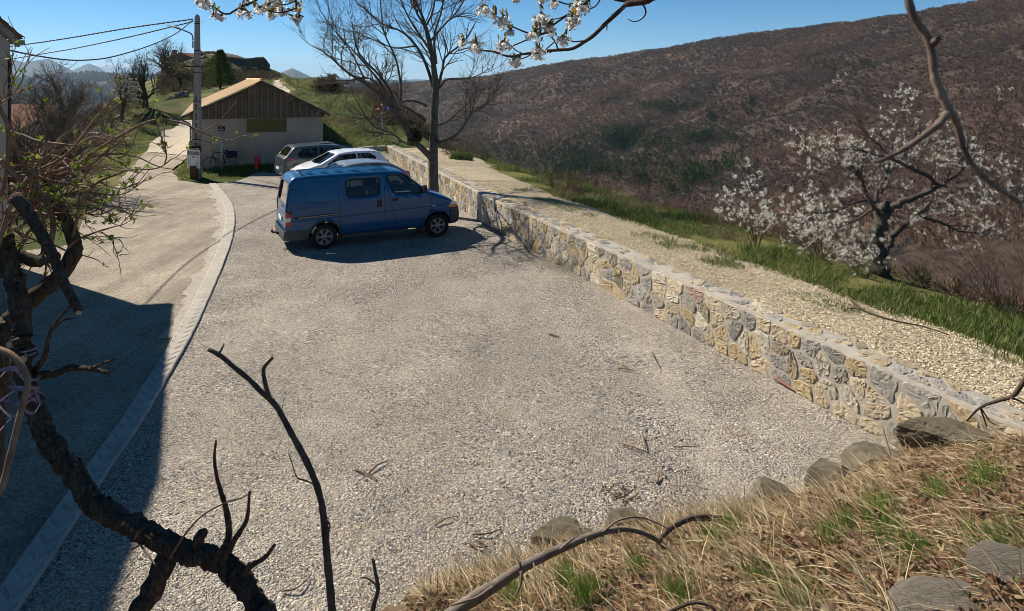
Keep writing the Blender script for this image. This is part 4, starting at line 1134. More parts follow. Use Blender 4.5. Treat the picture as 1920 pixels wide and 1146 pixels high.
def make_car(name, label, cat, C, loc, rz, pm, side_windows, screen, rear, wheels, rwheel, arch, cabin, extras=None, group=None, glass_=None, roof_mat=None):
    t = empty(name, loc, rz, label, cat, group)
    gl = glass_ or glass
    mb = MB()
    xs_ = sorted(set([0.0, 0.04, 0.1, 0.2, 0.35, 0.5, C.L - 0.3, C.L - 0.15, C.L - 0.06, C.L] + list(np.linspace(0.6, C.L - 0.4, 22)) + [float(q) for q in C.tx if 0.0 < q < C.L]))
    C.loft(mb, xs_)
    body = mb.build('body', [pm, black_pl], t)
    cut = []
    mb = MB(); C.loft(mb, list(np.linspace(cabin[0], cabin[1], 14)), 0.05, 0.42, 0.0, 0); cut.append(mb.build('cutter', black_pl, t))
    for o_ in side_windows:
        P = rounded(o_, 0.07)
        for sg_ in (-1, 1):
            mb = MB(); mb.prism(P, 0.75, M=lambda V, sg_=sg_: np.c_[V[:, 0], sg_ * (0.42 + V[:, 2]), V[:, 1]])
            cut.append(mb.build('cutter', black_pl, t))
    if screen:
        P = rounded([(-screen[0], screen[2]), (screen[0], screen[2]), (screen[1], screen[3]), (-screen[1], screen[3])], 0.09)
        mb = MB(); mb.prism(P, screen[5] - screen[4], M=lambda V: np.c_[screen[4] + V[:, 2], V[:, 0], V[:, 1]]); cut.append(mb.build('cutter', black_pl, t))
    if rear:
        P = rounded([(-rear[0], rear[2]), (rear[0], rear[2]), (rear[1], rear[3]), (-rear[1], rear[3])], 0.09)
        mb = MB(); mb.prism(P, rear[5] - rear[4], M=lambda V: np.c_[rear[4] + V[:, 2], V[:, 0], V[:, 1]]); cut.append(mb.build('cutter', black_pl, t))
    for x in wheels:
        for sg_ in (-1, 1):
            mb = MB(); mb.lathe([(0.0001, -0.2), (arch, -0.2), (arch, 0.3), (0.0001, 0.3)], 32, M=lambda V, x=x, sg_=sg_: np.c_[x + V[:, 0], sg_ * (C.w0 - 0.12 + V[:, 2]), rwheel + V[:, 1]], smooth=False)
            cut.append(mb.build('cutter', black_pl, t))
    # consistent normals for the boolean
    import bmesh
    for o_ in [body] + cut:
        bm = bmesh.new(); bm.from_mesh(o_.data); bmesh.ops.remove_doubles(bm, verts=bm.verts, dist=1e-5); bmesh.ops.recalc_face_normals(bm, faces=bm.faces); bm.to_mesh(o_.data); bm.free()
    xbool(body, cut)
    for k, o_ in enumerate(side_windows):
        P = rounded(o_, 0.07); c = P.mean(0)
        for sg_ in (-1, 1):
            Wd = [np.array([(C.xs(p[0], p[1]), sg_ * (C.W(p[0], p[1]) - 0.018), p[1]) for p in c + (P - c) * f]) for f in (1.0, 0.55)]
            n = len(P); V = np.concatenate(Wd)
            mb = MB(); mb.add(V, [(i, (i + 1) % n, n + (i + 1) % n, n + i) for i in range(n)] + [tuple(range(n, 2 * n))], 0, None, True)
            wn_ = mb.build('window', gl, t)
            mb = MB(); ed = np.array([(C.xs(p[0], p[1]), sg_ * (C.W(p[0], p[1]) + 0.001), p[1]) for p in np.r_[P, P[:1]]]); mb.tube(ed, 0.016, n=5); mb.build('seal', black_pl, wn_)
    if screen:
        V = []; rows = np.linspace(screen[2], screen[3], 7); xx = np.linspace(C.L, 0, 400); zz = np.array([C.zt(x) for x in xx])
        for z in rows:
            f = (z - screen[2]) / (screen[3] - screen[2]); hw_ = screen[0] + (screen[1] - screen[0]) * f
            for y in np.linspace(-hw_, hw_, 9):
                yw = C.W(2.5, z) ; cz = z - C.crown * max(0, 1 - (y / 0.75) ** 2)
                k = int(np.argmax(zz >= cz - 0.012)); V.append((xx[k], y, z))
        q = [(i * 9 + j, i * 9 + j + 1, i * 9 + 10 + j, i * 9 + 9 + j) for i in range(6) for j in range(8)]
        mb = MB(); mb.add(V, q, 0, None, True); mb.build('windscreen', gl, t)
    if rear:
        V = []; nz_ = 5
        for z in np.linspace(rear[2], rear[3], nz_):
            f = (z - rear[2]) / (rear[3] - rear[2]); hw_ = rear[0] + (rear[1] - rear[0]) * f
            if rear[6] == 'flat': x = C.xs(0, z) + 0.0
            else:
                xx = np.linspace(0, C.L * .6, 400); zz = np.array([C.zt(q_) for q_ in xx]); x = xx[int(np.argmax(zz >= z - 0.02))]
            for y in np.linspace(-hw_, hw_, 7): V.append((x + 0.01, y, z))
        q = [(i * 7 + j, i * 7 + j + 1, i * 7 + 8 + j, i * 7 + 7 + j) for i in range(nz_ - 1) for j in range(6)]
        mb = MB(); mb.add(V, q, 0, None, True); mb.build('rear_window', gl, t)
    for x in wheels:
        for sg_ in (-1, 1):
            wheel(t, x, sg_ * (C.w0 - 0.115), rwheel, sg_)
    # seats and dashboard seen through the glass
    for x in (cabin[2], cabin[3]):
        for y in (-0.38, 0.38):
            mb = MB(); mb.box((x, y, 0.66), (0.5, 0.48, 0.2)); mb.add(*_seatback(x - 0.28, y)); mb.box((x - 0.40, y, C.belt + 0.30), (0.09, 0.24, 0.18), taper=0.9)
            mb.build('seat', seatm, t)
    mb = MB(); xd = cabin[1] - 0.38; mb.box((xd, 0, C.belt - 0.12), (0.62, C.w0 * 1.7, 0.26), taper=0.94); mb.build('dashboard', grey_pl, t)
    mb = MB(); a = np.linspace(0, 2 * np.pi, 25); cx, cz = xd - 0.46, C.belt + 0.10
    rg = np.c_[cx + 0.19 * np.cos(a) * -0.5, 0.36 + 0.19 * np.sin(a), cz + 0.19 * np.cos(a) * 0.87]
    mb.tube(rg, 0.014, n=6); mb.tube([(cx, 0.17, cz), (cx, 0.55, cz)], 0.014, n=5); mb.tube([(cx, 0.36, cz), (cx + 0.3, 0.36, cz - 0.2)], 0.025, n=6); mb.build('steering_wheel', grey_pl, t)
    if extras: extras(t, C)
    return t

def _seatback(x, y):
    P = np.array([(x + 0.02, -.24, .7), (x + .14, -.24, .7), (x + .02, -.22, 1.32), (x - .08, -.22, 1.32), (x + .02, .24, .7), (x + .14, .24, .7), (x + .02, .22, 1.32), (x - .08, .22, 1.32)]) + np.array([0, y, 0])
    return P, [(0, 1, 2, 3), (4, 7, 6, 5), (0, 4, 5, 1), (1, 5, 6, 2), (2, 6, 7, 3), (3, 7, 4, 0)]

def sideline(mb, C, pts, sg_, r_=0.005, off=0.0, n=5, k=24, flatn=False):
    P = resample(pts, k)
    mb.tube(np.array([(C.xs(x, z), sg_ * (C.W(x, z) + off), z) for x, z in P]), r_, n=n)

def wrap(C, x0, x1, z0, z1, off, end='rear', k=22):
    """bumper skin wrapped round one end of the car between heights z0 and z1"""
    xe = -0.03 if end == 'rear' else C.L + 0.03
    xs_ = np.linspace(x1 if end == 'rear' else x0, xe, k)
    path = [(x, 1) for x in xs_]
    rows = []
    for z in np.linspace(z0, z1, 6):
        f = (z - z0) / (z1 - z0); bul = off * math.sin(math.pi * min(1, 0.15 + f * 0.8))
        side = np.array([(x, C.W(min(max(x, 0), C.L), z) + bul, z) for x in xs_])
        c = 6; xe2 = xs_[-1]; dirx = -1 if end == 'rear' else 1
        rad = 0.12; wy = side[-1, 1]
        arcp = [(xe2 + dirx * (bul + 0.02) * math.sin(a) , wy - rad * (1 - math.cos(a)), z) for a in np.linspace(0.2, math.pi / 2, c)]
        half = np.concatenate([side, np.array(arcp)])
        mid = np.array([(xe2 + dirx * (bul + 0.02 + (0.05 if end != 'rear' else 0.02) * (1 - (y / wy) ** 2)), y, z) for y in np.linspace(half[-1, 1], 0, 7)[1:]])
        h = np.concatenate([half, mid]); rows.append(np.concatenate([h, (h[:-1] * [1, -1, 1])[::-1]]))
    P = np.stack(rows); a, n = P.shape[:2]
    i, j = np.meshgrid(np.arange(a - 1), np.arange(n - 1), indexing='ij'); q = i * n + j
    mb = MB(); mb.add(P.reshape(-1, 3), np.stack([q, q + 1, q + n + 1, q + n], -1).reshape(-1, 4), 0, None, True)
    top = P[-1]; inn = top * np.array([1, 0.93, 1]); mb.add(np.concatenate([top, inn]), [(i, i + 1, n + i + 1, n + i) for i in range(n - 1)])
    return mb

# ---- the blue van
vr, vf = gp(608, 468)[:2], gp(820, 444.5)[:2]
vu = (vf - vr) / np.linalg.norm(vf - vr); vn = np.array([vu[1], -vu[0]])
CV = Car(4.72, [(0, 1.80), (0.04, 1.87), (0.14, 1.915), (0.5, 1.935), (1.6, 1.945), (2.5, 1.935), (2.95, 1.91), (3.10, 1.87), (3.82, 1.31), (3.95, 1.26), (4.3, 1.13), (4.58, 0.99), (4.68, 0.90), (4.72, 0.78)], 0.86, 0.32, 1.12, 0.10, 0.17, 0.05, 0.10, 0.16, 0.035, 0.8)
vo = vr - vu * 0.95 - vn * 0.80
vblue = paint('van_blue', (0.004, 0.076, 0.19), 0.30, 0.4, 0.07)
def van_extras(t, C):
    # roof ribs
    for y in np.linspace(-0.55, 0.55, 9):
        mb = MB(); P = np.array([(x, y, C.zt(x) + C.crown * (1 - (y / 0.70) ** 2) - 0.012) for x in np.linspace(0.35, 2.75, 20)]); mb.tube(P, 0.020, n=6); mb.build('roof_rib', vblue, t)
    mb = wrap(C, 0, 0.52, 0.31, 0.57, 0.025, 'rear'); mb.build('rear_bumper', grey_pl, t)
    mb = wrap(C, 4.49, 0, 0.36, 0.80, 0.03, 'front'); mb.build('front_bumper', grey_pl, t)
    for sg_ in (-1, 1):
        mb = MB()
        sideline(mb, C, [(1.30, 1.90), (1.32, 1.2), (1.38, 0.34)], sg_)
        sideline(mb, C, [(2.55, 1.88), (2.56, 1.2), (2.60, 0.34)], sg_)
        sideline(mb, C, [(2.60, 1.86), (2.60, 1.72), (2.70, 1.15), (2.78, 0.87), (2.94, 0.36)], sg_)
        sideline(mb, C, [(3.74, 1.36), (3.86, 1.10), (3.88, 0.72)], sg_)
        sideline(mb, C, [(3.88, 1.20), (4.2, 1.10), (4.55, 0.98)], sg_)
        sideline(mb, C, [(0.10, 1.88), (1.30, 1.925), (2.5, 1.915), (3.05, 1.875)], sg_, 0.006, -0.075 + 0.03)
        mb.build('panel_gap', black_pl, t)
        mb = MB()   # pressed panel outlines and the crease along the flank
        for o_ in ([(0.43, 1.24), (1.22, 1.24), (1.24, 1.75), (0.47, 1.75)], [(1.44, 1.26), (2.48, 1.26), (2.46, 1.84), (1.42, 1.84)]):
            P = rounded(o_, 0.08); sideline(mb, C, np.r_[P, P[:1]], sg_, 0.012, -0.006, 6, 60)
        sideline(mb, C, [(0.12, 0.80), (1.3, 0.83), (2.6, 0.86), (3.9, 0.90), (4.5, 0.92)], sg_, 0.016, -0.008, 6, 50)
        sideline(mb, C, [(1.42, 0.47), (2.6, 0.47), (3.62, 0.47)], sg_, 0.016, -0.008, 6, 40)
        mb.build('side_pressing', vblue, t)
        mb = MB(); P = resample([(0.20, 0.885), (1.34, 0.915)], 12)
        for (x, z), (x2, z2) in zip(P[:-1], P[1:]): mb.bar((x, sg_ * (C.W(x, z) + 0.004), z), (x2, sg_ * (C.W(x2, z2) + 0.004), z2), 0.02, 0.055)
        rl = mb.build('door_rail', black_pl, t)
        mb = MB()
        for (x, z), (x2, z2) in zip(P[1:-1], P[2:]): mb.bar((x, sg_ * (C.W(x, z) + 0.012), z), (x2, sg_ * (C.W(x2, z2) + 0.012), z2), 0.02, 0.020)
        mb.build('rail_insert', noisy('dusty_metal', (0.30, 0.25, 0.18), (0.42, 0.36, 0.27), 8, 0.6, None, 0, 0.4, 0.3, True), rl)
        mb = MB(); z = 1.10; mb.box((2.40, sg_ * (C.W(2.4, z) + 0.004), z), (0.13, 0.025, 0.19)); h_ = mb.build('door_handle', black_pl, t)
        mb = MB(); z = 1.16; mb.box((2.84, sg_ * (C.W(2.84, z) + 0.006), z), (0.17, 0.03, 0.065)); mb.build('door_handle', black_pl, t)
        # tail lamp in three bands
        mb = MB(); z0 = 0.68
        for k, (mm_, hh) in enumerate(((redl, 0.12), (clear, 0.10), (redl, 0.14))):
            q = MB(); zc = z0 + hh / 2; q.box((0.045, sg_ * (C.W(0.05, zc) - 0.03), zc), (0.13, 0.075, hh)); q.build('tail_light', mm_, t); z0 += hh
        for zz in (1.03, 1.62): q = MB(); q.box((0.10, sg_ * (C.W(0.1, zz) + 0.004), zz), (0.08, 0.03, 0.055)); q.build('door_hinge', black_pl, t)
        # headlamp and indicator
        q = MB(); V = []
        for (x, z) in ((4.46, 0.80), (4.70, 0.80), (4.72, 0.86), (4.44, 0.88)): V.append((x, sg_ * (C.W(x, z) + 0.006), z))
        V2 = [(x - 0.05, y * 0.9, z) for x, y, z in V]; q.add(V + V2, [(0, 1, 2, 3), (4, 7, 6, 5), (0, 4, 5, 1), (1, 5, 6, 2), (2, 6, 7, 3), (3, 7, 4, 0)]); q.build('indicator', amber, t)
        q = MB(); V = []
        for (x, z) in ((4.44, 0.885), (4.72, 0.865), (4.68, 0.93), (4.56, 0.99)): V.append((x, sg_ * (C.W(x, z) + 0.007), z))
        V2 = [(x - 0.02, y * 0.62, z + 0.005) for x, y, z in V]; q.add(V + V2, [(0, 1, 2, 3), (4, 7, 6, 5), (0, 4, 5, 1), (1, 5, 6, 2), (2, 6, 7, 3), (3, 7, 4, 0)]); q.build('headlight', clear, t)
        # arch lips
        for x in (0.95, 4.08):
            a = np.linspace(R(-12), R(192), 30); q = MB()
            P = [(x + 0.425 * math.cos(b), 0.335 + 0.425 * math.sin(b)) for b in a]; P = [p for p in P if p[1] > 0.33]
            q.tube(np.array([(p[0], sg_ * (C.W(min(p[0], 4.7), p[1]) + 0.004), p[1]) for p in P]), 0.020, n=6); q.build('arch_lip', vblue if x > 2 else grey_pl, t)
        # mirror
        q = MB(); q.box((3.66, sg_ * (C.W(3.6, 1.4) + 0.12), 1.40), (0.10, 0.17, 0.20), taper=0.85); q.bar((3.68, sg_ * (C.W(3.6, 1.35) - 0.02), 1.34), (3.66, sg_ * (C.W(3.6, 1.35) + 0.1), 1.36), 0.05, 0.05); q.build('mirror', black_pl, t)
        q = MB(); q.box((2.2, sg_ * 0.72, 0.30), (2.1, 0.05, 0.06)); q.build('sill', noisy('rusty_sill', (0.12, 0.07, 0.04), (0.22, 0.15, 0.10), 6, 0.9, None, 0, 0.2, 0, True), t)
        for x in (0.62,) if True else (): 
            q = MB(); q.box((1.40, sg_ * 0.74, 0.30), (0.02, 0.2, 0.22)); q.build('mud_flap', black_pl, t)
    q = MB(); q.lathe([(0.035, 0), (0.045, 0.006), (0.035, 0.014), (0.0, 0.016)], 14, M=lambda V: np.c_[3.94 + V[:, 0] * 1.2, -(C.W(3.94, 0.9) + 0.002 + V[:, 2]), 0.90 + V[:, 1] * 0.7]); q.build('badge', chrome, t)
    q = MB(); q.tube(smooth_line([(-0.03, 0, 0.42), (-0.16, 0, 0.40), (-0.24, 0, 0.42), (-0.25, 0, 0.48)], 10), 0.026, n=7); q.box((-0.08, 0, 0.40), (0.14, 0.24, 0.06)); q.build('tow_bar', dkm, t)
    q = MB(); q.box((-0.045, 0.0, 0.80), (0.012, 0.50, 0.11)); q.build('number_plate', plate_m, t)
    q = MB(); q.bar((-0.035, -0.3, 1.12), (0.02, 0.28, 1.16), 0.02, 0.02); q.build('wiper', black_pl, t)
    q = MB(); q.bar((3.86, -0.55, 1.325), (3.66, 0.1, 1.47), 0.02, 0.02); q.bar((3.88, 0.05, 1.325), (3.66, 0.65, 1.46), 0.02, 0.02); q.build('wiper', black_pl, t)
    # divider of the sliding window
    for sg_ in (-1, 1):
        q = MB(); q.bar((1.98, sg_ * (C.W(1.98, 1.34) - 0.02), 1.33), (1.98, sg_ * (C.W(1.98, 1.77) - 0.02), 1.77), 0.035, 0.03, up=(1, 0, 0)); q.build('window_bar', black_pl, t)
    q = MB(); q.box((1.0, 0.55, 0.75), (1.2, 0.3, 0.5), taper=0.9); q.build('cargo', seatm, t)
make_car('parked_van', 'blue panel van with sliding side door and grey bumpers parked nearest on the gravel', 'van', CV, (vo[0], vo[1], 0.0), math.atan2(vu[1], vu[0]), vblue,
         [[(1.52, 1.33), (2.41, 1.34), (2.40, 1.77), (1.52, 1.76)], [(2.80, 1.34), (3.68, 1.30), (3.62, 1.38), (3.16, 1.81), (2.64, 1.82)]],
         (0.74, 0.60, 1.36, 1.83, 2.9, 4.6), (0.62, 0.55, 1.20, 1.74, -0.4, 0.35, 'flat'), (0.95, 4.08), 0.335, 0.40, (0.14, 3.80, 2.75, 1.95), van_extras)

# ---- three parked cars
def hatch(t, C, tl=redl, front_col=None, rear_lamp=((0.0, 0.86),)):
    for sg_ in (-1, 1):
        q = MB(); V = []
        for (x, z) in ((0.03, 0.80), (0.42, 0.84), (0.36, 0.97), (0.06, 0.98)): V.append((C.xs(x, z), sg_ * (C.W(x, z) + 0.006), z))
        V2 = [(x - 0.03, y * 0.66, z) for x, y, z in V]; q.add(V + V2, [(0, 1, 2, 3), (4, 7, 6, 5), (0, 4, 5, 1), (1, 5, 6, 2), (2, 6, 7, 3), (3, 7, 4, 0)]); q.build('tail_light', tl, t)
        q = MB(); V = []
        for (x, z) in ((C.L - 0.62, 0.70), (C.L - 0.03, 0.60), (C.L - 0.06, 0.70), (C.L - 0.58, 0.80)): V.append((x, sg_ * (C.W(x, z) + 0.008), z))
        V2 = [(x, y * 0.8, z) for x, y, z in V]; q.add(V + V2, [(0, 1, 2, 3), (4, 7, 6, 5), (0, 4, 5, 1), (1, 5, 6, 2), (2, 6, 7, 3), (3, 7, 4, 0)]); q.build('headlight', clear, t)
        q = MB(); q.box((C.L * 0.64, sg_ * (C.W(2.4, 1.0) + 0.10), C.belt + 0.06), (0.12, 0.18, 0.13), taper=0.8); q.build('mirror', black_pl, t)
        mb = MB()
        for x in (C.L * 0.38, C.L * 0.60): sideline(mb, C, [(x - 0.02, C.belt - 0.02), (x + 0.02, 0.36)], sg_)
        mb.build('panel_gap', black_pl, t)
        q = MB(); q.box((C.L * 0.42, sg_ * (C.W(2.0, 0.86) + 0.008), 0.86), (0.18, 0.03, 0.035)); q.build('door_handle', black_pl, t)
    q = wrap(C, 0, 0.45, 0.26, 0.62, 0.035, 'rear'); q.build('rear_bumper', t['pm_'] if 'pm_' in t else t.children[0].data.materials[0], t)
    q = wrap(C, C.L - 0.5, 0, 0.22, 0.58, 0.03, 'front'); q.build('front_bumper', t.children[0].data.materials[0], t)
    q = MB(); q.box((-0.11, 0, 0.50), (0.012, 0.50, 0.11)); q.build('number_plate', plate_m, t)
    q = MB(); q.box((C.L + 0.10, 0, 0.42), (0.012, 0.50, 0.11)); q.build('number_plate', plate_m, t)

def place(center, heading, C):
    h = R(heading); return (center[0] - math.cos(h) * C.L / 2, center[1] - math.sin(h) * C.L / 2, 0.0)

CG = Car(4.10, [(0, 0.95), (0.05, 1.00), (0.12, 1.06), (0.42, 1.40), (0.55, 1.445), (1.0, 1.47), (1.7, 1.48), (2.2, 1.455), (2.45, 1.41), (3.12, 1.03), (3.3, 0.99), (3.8, 0.88), (4.0, 0.78), (4.10, 0.62)], 0.885, 0.18, 0.92, 0.24, 0.2, 0.08, 0.10, 0.0, 0.03)
make_car('parked_car', 'dark grey hatchback showing its rear lights, parked farthest from the van near the barn', 'car', CG, place((-8.55, 31.35), 32, CG), R(32), paint('car_dark_grey', (0.055, 0.070, 0.088), 0.3, 0.6, 0.0),
         [[(0.62, 0.98), (1.42, 0.97), (1.44, 1.37), (0.80, 1.36), (0.55, 1.12)], [(1.50, 0.97), (2.85, 0.97), (2.35, 1.33), (1.52, 1.37)]],
         (0.70, 0.56, 1.06, 1.38, 2.2, 3.6), (0.60, 0.50, 1.06, 1.37, -0.3, 0.6, 'slope'), (0.72, 3.28), 0.315, 0.36, (0.35, 3.0, 2.0, 1.1), lambda t, C: (hatch(t, C), MB().box((1.95, 0, 1.508), (0.62, 0.8, 0.012)).build('sunroof', black_pl, t)), 'cars parked beyond the van')
CW = Car(3.86, [(0, 0.86), (0.05, 0.95), (0.14, 1.02), (0.48, 1.36), (0.62, 1.40), (1.1, 1.43), (1.6, 1.435), (2.0, 1.40), (2.18, 1.37), (2.95, 0.98), (3.1, 0.95), (3.55, 0.82), (3.76, 0.70), (3.86, 0.55)], 0.83, 0.18, 0.90, 0.25, 0.22, 0.10, 0.10, 0.0, 0.03)
h_w = 180 + 31
make_car('parked_car.001', 'white hatchback with its bonnet to the left, between the silver and dark grey cars', 'car', CW, place((-7.25, 28.75), h_w, CW), R(h_w), paint('car_white', (0.74, 0.75, 0.76), 0.3, 0.7, 0.06),
         [[(0.66, 0.97), (1.38, 0.95), (1.40, 1.33), (0.92, 1.32), (0.62, 1.15)], [(1.47, 0.95), (2.68, 0.95), (2.15, 1.29), (1.49, 1.33)]],
         (0.66, 0.53, 1.00, 1.33, 1.9, 3.4), (0.56, 0.48, 1.03, 1.33, -0.3, 0.7, 'slope'), (0.62, 3.05), 0.30, 0.345, (0.40, 2.85, 1.85, 1.0), lambda t, C: (hatch(t, C), MB().tube([(2.0, 0, 1.42), (1.75, 0, 1.62)], 0.006, n=5).build('aerial', black_pl, t)), 'cars parked beyond the van')
CS = Car(4.15, [(0, 0.80), (0.06, 0.92), (0.2, 1.0), (0.7, 1.28), (0.9, 1.34), (1.3, 1.39), (1.8, 1.40), (2.2, 1.375), (2.4, 1.345), (3.2, 0.96), (3.4, 0.93), (3.85, 0.80), (4.05, 0.68), (4.15, 0.55)], 0.85, 0.18, 0.90, 0.27, 0.2, 0.10, 0.12, 0.0, 0.03)
make_car('parked_car.002', 'silver grey hatchback with arched black window line, half hidden directly behind the van', 'car', CS, place((-5.98, 25.3), h_w - 1, CS), R(h_w - 1), paint('car_silver', (0.20, 0.215, 0.23), 0.28, 0.7, 0.05),
         [[(0.78, 0.98), (1.56, 0.96), (1.58, 1.31), (1.22, 1.30), (0.92, 1.20)], [(1.65, 0.96), (2.9, 0.96), (2.4, 1.27), (1.67, 1.31)]],
         (0.68, 0.54, 1.00, 1.30, 2.1, 3.7), (0.56, 0.48, 1.02, 1.27, -0.3, 0.9, 'slope'), (0.70, 3.25), 0.31, 0.355, (0.5, 3.1, 2.0, 1.15), lambda t, C: (hatch(t, C), MB().tube([(2.25, 0, 1.40), (2.0, 0, 1.66)], 0.006, n=5).build('aerial', black_pl, t)), 'cars parked beyond the van')
# ================================================================== vegetation helpers
class Tree:
    """branches gathered by ring count and turned into tubes in one go"""
    def __init__(s): s.by = {}; s.tips = []
    def put(s, pts, rad, n):
        s.by.setdefault((len(pts), n), []).append((np.asarray(pts), np.asarray(rad)))
    def mesh(s, mb, mi=0):
        for (k, n), L in s.by.items():
            mb.tubes(np.stack([p for p, _ in L]), np.stack([r_ for _, r_ in L]), n, mi)
        return mb

def branch(r, p0, d, L, r0, r1, K, wig, up, side=None):
    pts = [p0]; d = d / np.linalg.norm(d)
    st = L / (K - 1)
    for _ in range(K - 1):
        d = d + r.normal(0, wig, 3) + np.array([0, 0, up]); d /= np.linalg.norm(d)
        pts.append(pts[-1] + d * st)
    return np.array(pts), np.linspace(r0, r1, K)

def sprout(T, r, pts, rad, level, P):
    """P: list per level of dict(n, len, ang, wig, up, k)"""
    if level >= len(P): return
    q = P[level]; K = len(pts)
    seglen = np.linalg.norm(np.diff(pts, axis=0), axis=1).sum()
    n = q['n'] if q['n'] >= 1 and not q.get('dens') else max(1, int(seglen * q['dens']))
    for i in range(n):
        t = r.uniform(q.get('t0', 0.2), 1.0) if i else 1.0
        x = t * (K - 1); a = min(int(x), K - 2); f = x - a
        p = pts[a] * (1 - f) + pts[a + 1] * f
        tan = pts[a + 1] - pts[a]; tan /= np.linalg.norm(tan) + 1e-9
        rv = r.normal(0, 1, 3); rv -= tan * (rv @ tan); rv /= np.linalg.norm(rv) + 1e-9
        ang = q['ang'] * r.uniform(0.6, 1.3) if i else q['ang'] * 0.3
        d = tan * math.cos(ang) + rv * math.sin(ang)
        L = q['len'] * r.uniform(0.55, 1.15) * (1.0 - 0.35 * t)
        rr0 = min((rad[a] * (1 - f) + rad[a + 1] * f) * 0.72, q.get('rmax', 9)); rr0 = max(rr0, q.get('rmin', 0.003))
        b, br = branch(r, p, d, L, rr0, max(rr0 * q.get('tap', 0.45), q.get('rmin', 0.003) * 0.6), q.get('k', 4), q['wig'], q['up'])
        T.put(b, br, q.get('s', 4))
        if level == len(P) - 1: T.tips.append((b[-1], b[-1] - b[-2]))
        if q.get('mid'): T.tips.append((b[len(b) // 2], b[-1] - b[-2]))
        sprout(T, r, b, br, level + 1, P)

def limb(T, r, pix, d0, d1, w0, w1, K=9, n=7, wob=0.0):
    """a limb seen at the given pixels, running from depth d0 to d1; widths in photo pixels"""
    P = smooth_line([(x, y, 0) for x, y in pix], K)[:, :2]
    dd = np.linspace(d0, d1, K) + (r.normal(0, wob, K) * np.linspace(0, 1, K) if wob else 0)
    pts = np.array([at(x, y, d) for (x, y), d in zip(P, dd)])
    rad = np.linspace(w0, w1, K) / 2 / F * dd * 0.88
    T.put(pts, rad, n)
    return pts, rad

def kites(mb, base, tip, wdt, col, mi=0, r=None, bend=0.0):
    """one four-cornered leaf or blade per row: base, tip (N,3), width (N,)"""
    ax = tip - base
    rv = r.normal(0, 1, base.shape)
    sd = np.cross(ax, rv); sd /= np.linalg.norm(sd, axis=1, keepdims=True) + 1e-9
    mid = base + ax * 0.5 + (np.cross(ax, sd) * bend if bend else 0)
    V = np.stack([base, mid + sd * wdt[:, None] / 2, tip, mid - sd * wdt[:, None] / 2], 1)
    N = len(base); Q = np.arange(N * 4).reshape(N, 4)
    c = np.repeat(np.broadcast_to(col, (N, 3)), 4, axis=0)
    mb.add(V.reshape(-1, 3), Q, mi, c)

bark_grey = bark_mat('grey_bark', (0.055, 0.045, 0.035), (0.17, 0.14, 0.11), 10, 0.02)
bark_dark = bark_mat('dark_bark', (0.030, 0.024, 0.020), (0.10, 0.078, 0.06), 10, 0.015)
bark_pale = bark_mat('pale_bark', (0.11, 0.095, 0.08), (0.26, 0.23, 0.20), 12, 0.02)
leafm = attr_mat('leaf', 0.3, 20, 0.7, None, 0, 0.3, 0.35)
needle = attr_mat('needles', 0.35, 8, 0.9, None, 0, 0.1, 0.1)
petal = attr_mat('petal', 0.04, 40, 0.8, None, 0, 0.1, 0.55)
drym = attr_mat('dry_blade', 0.25, 20, 0.9, None, 0, 0.1, 0.2)

# ------------------------------------------------------------------ the big bare tree beside the van
r = np.random.default_rng(11)
bt_base = np.array([-2.50, 22.3, 0.0])
tree = empty('bare_tree', tuple(bt_base), 0, 'big leafless lime tree with spreading limbs rising beside the van', 'tree')
D0 = 22.3
T = Tree()
TR = Tree()
trunk_px = [(814, 404), (813, 350), (812, 300), (813, 261), (814, 220), (816, 186), (816, 150), (806, 79), (795, 40), (780, 0), (770, -45)]
P = smooth_line([(x, y, 0) for x, y in trunk_px], 30)[:, :2]
pts = np.array([at(x, y, D0) for x, y in P]); 
wid_ = np.interp(P[:, 1][::-1], [-45, 0, 80, 150, 250, 300, 340, 404][::1], [3, 4, 7, 12, 16, 18, 18.5, 24])[::-1]
TR.put(pts, wid_ / 2 / F * D0, 12)
limbs = []
L_ = limb(TR, r, [(812, 300), (804, 290), (783, 271), (759, 240), (745, 213), (718, 182), (687, 158), (649, 134), (611, 100), (584, 86)], D0, D0 - 2.0, 14, 1.8, 16, 9); limbs.append(L_)
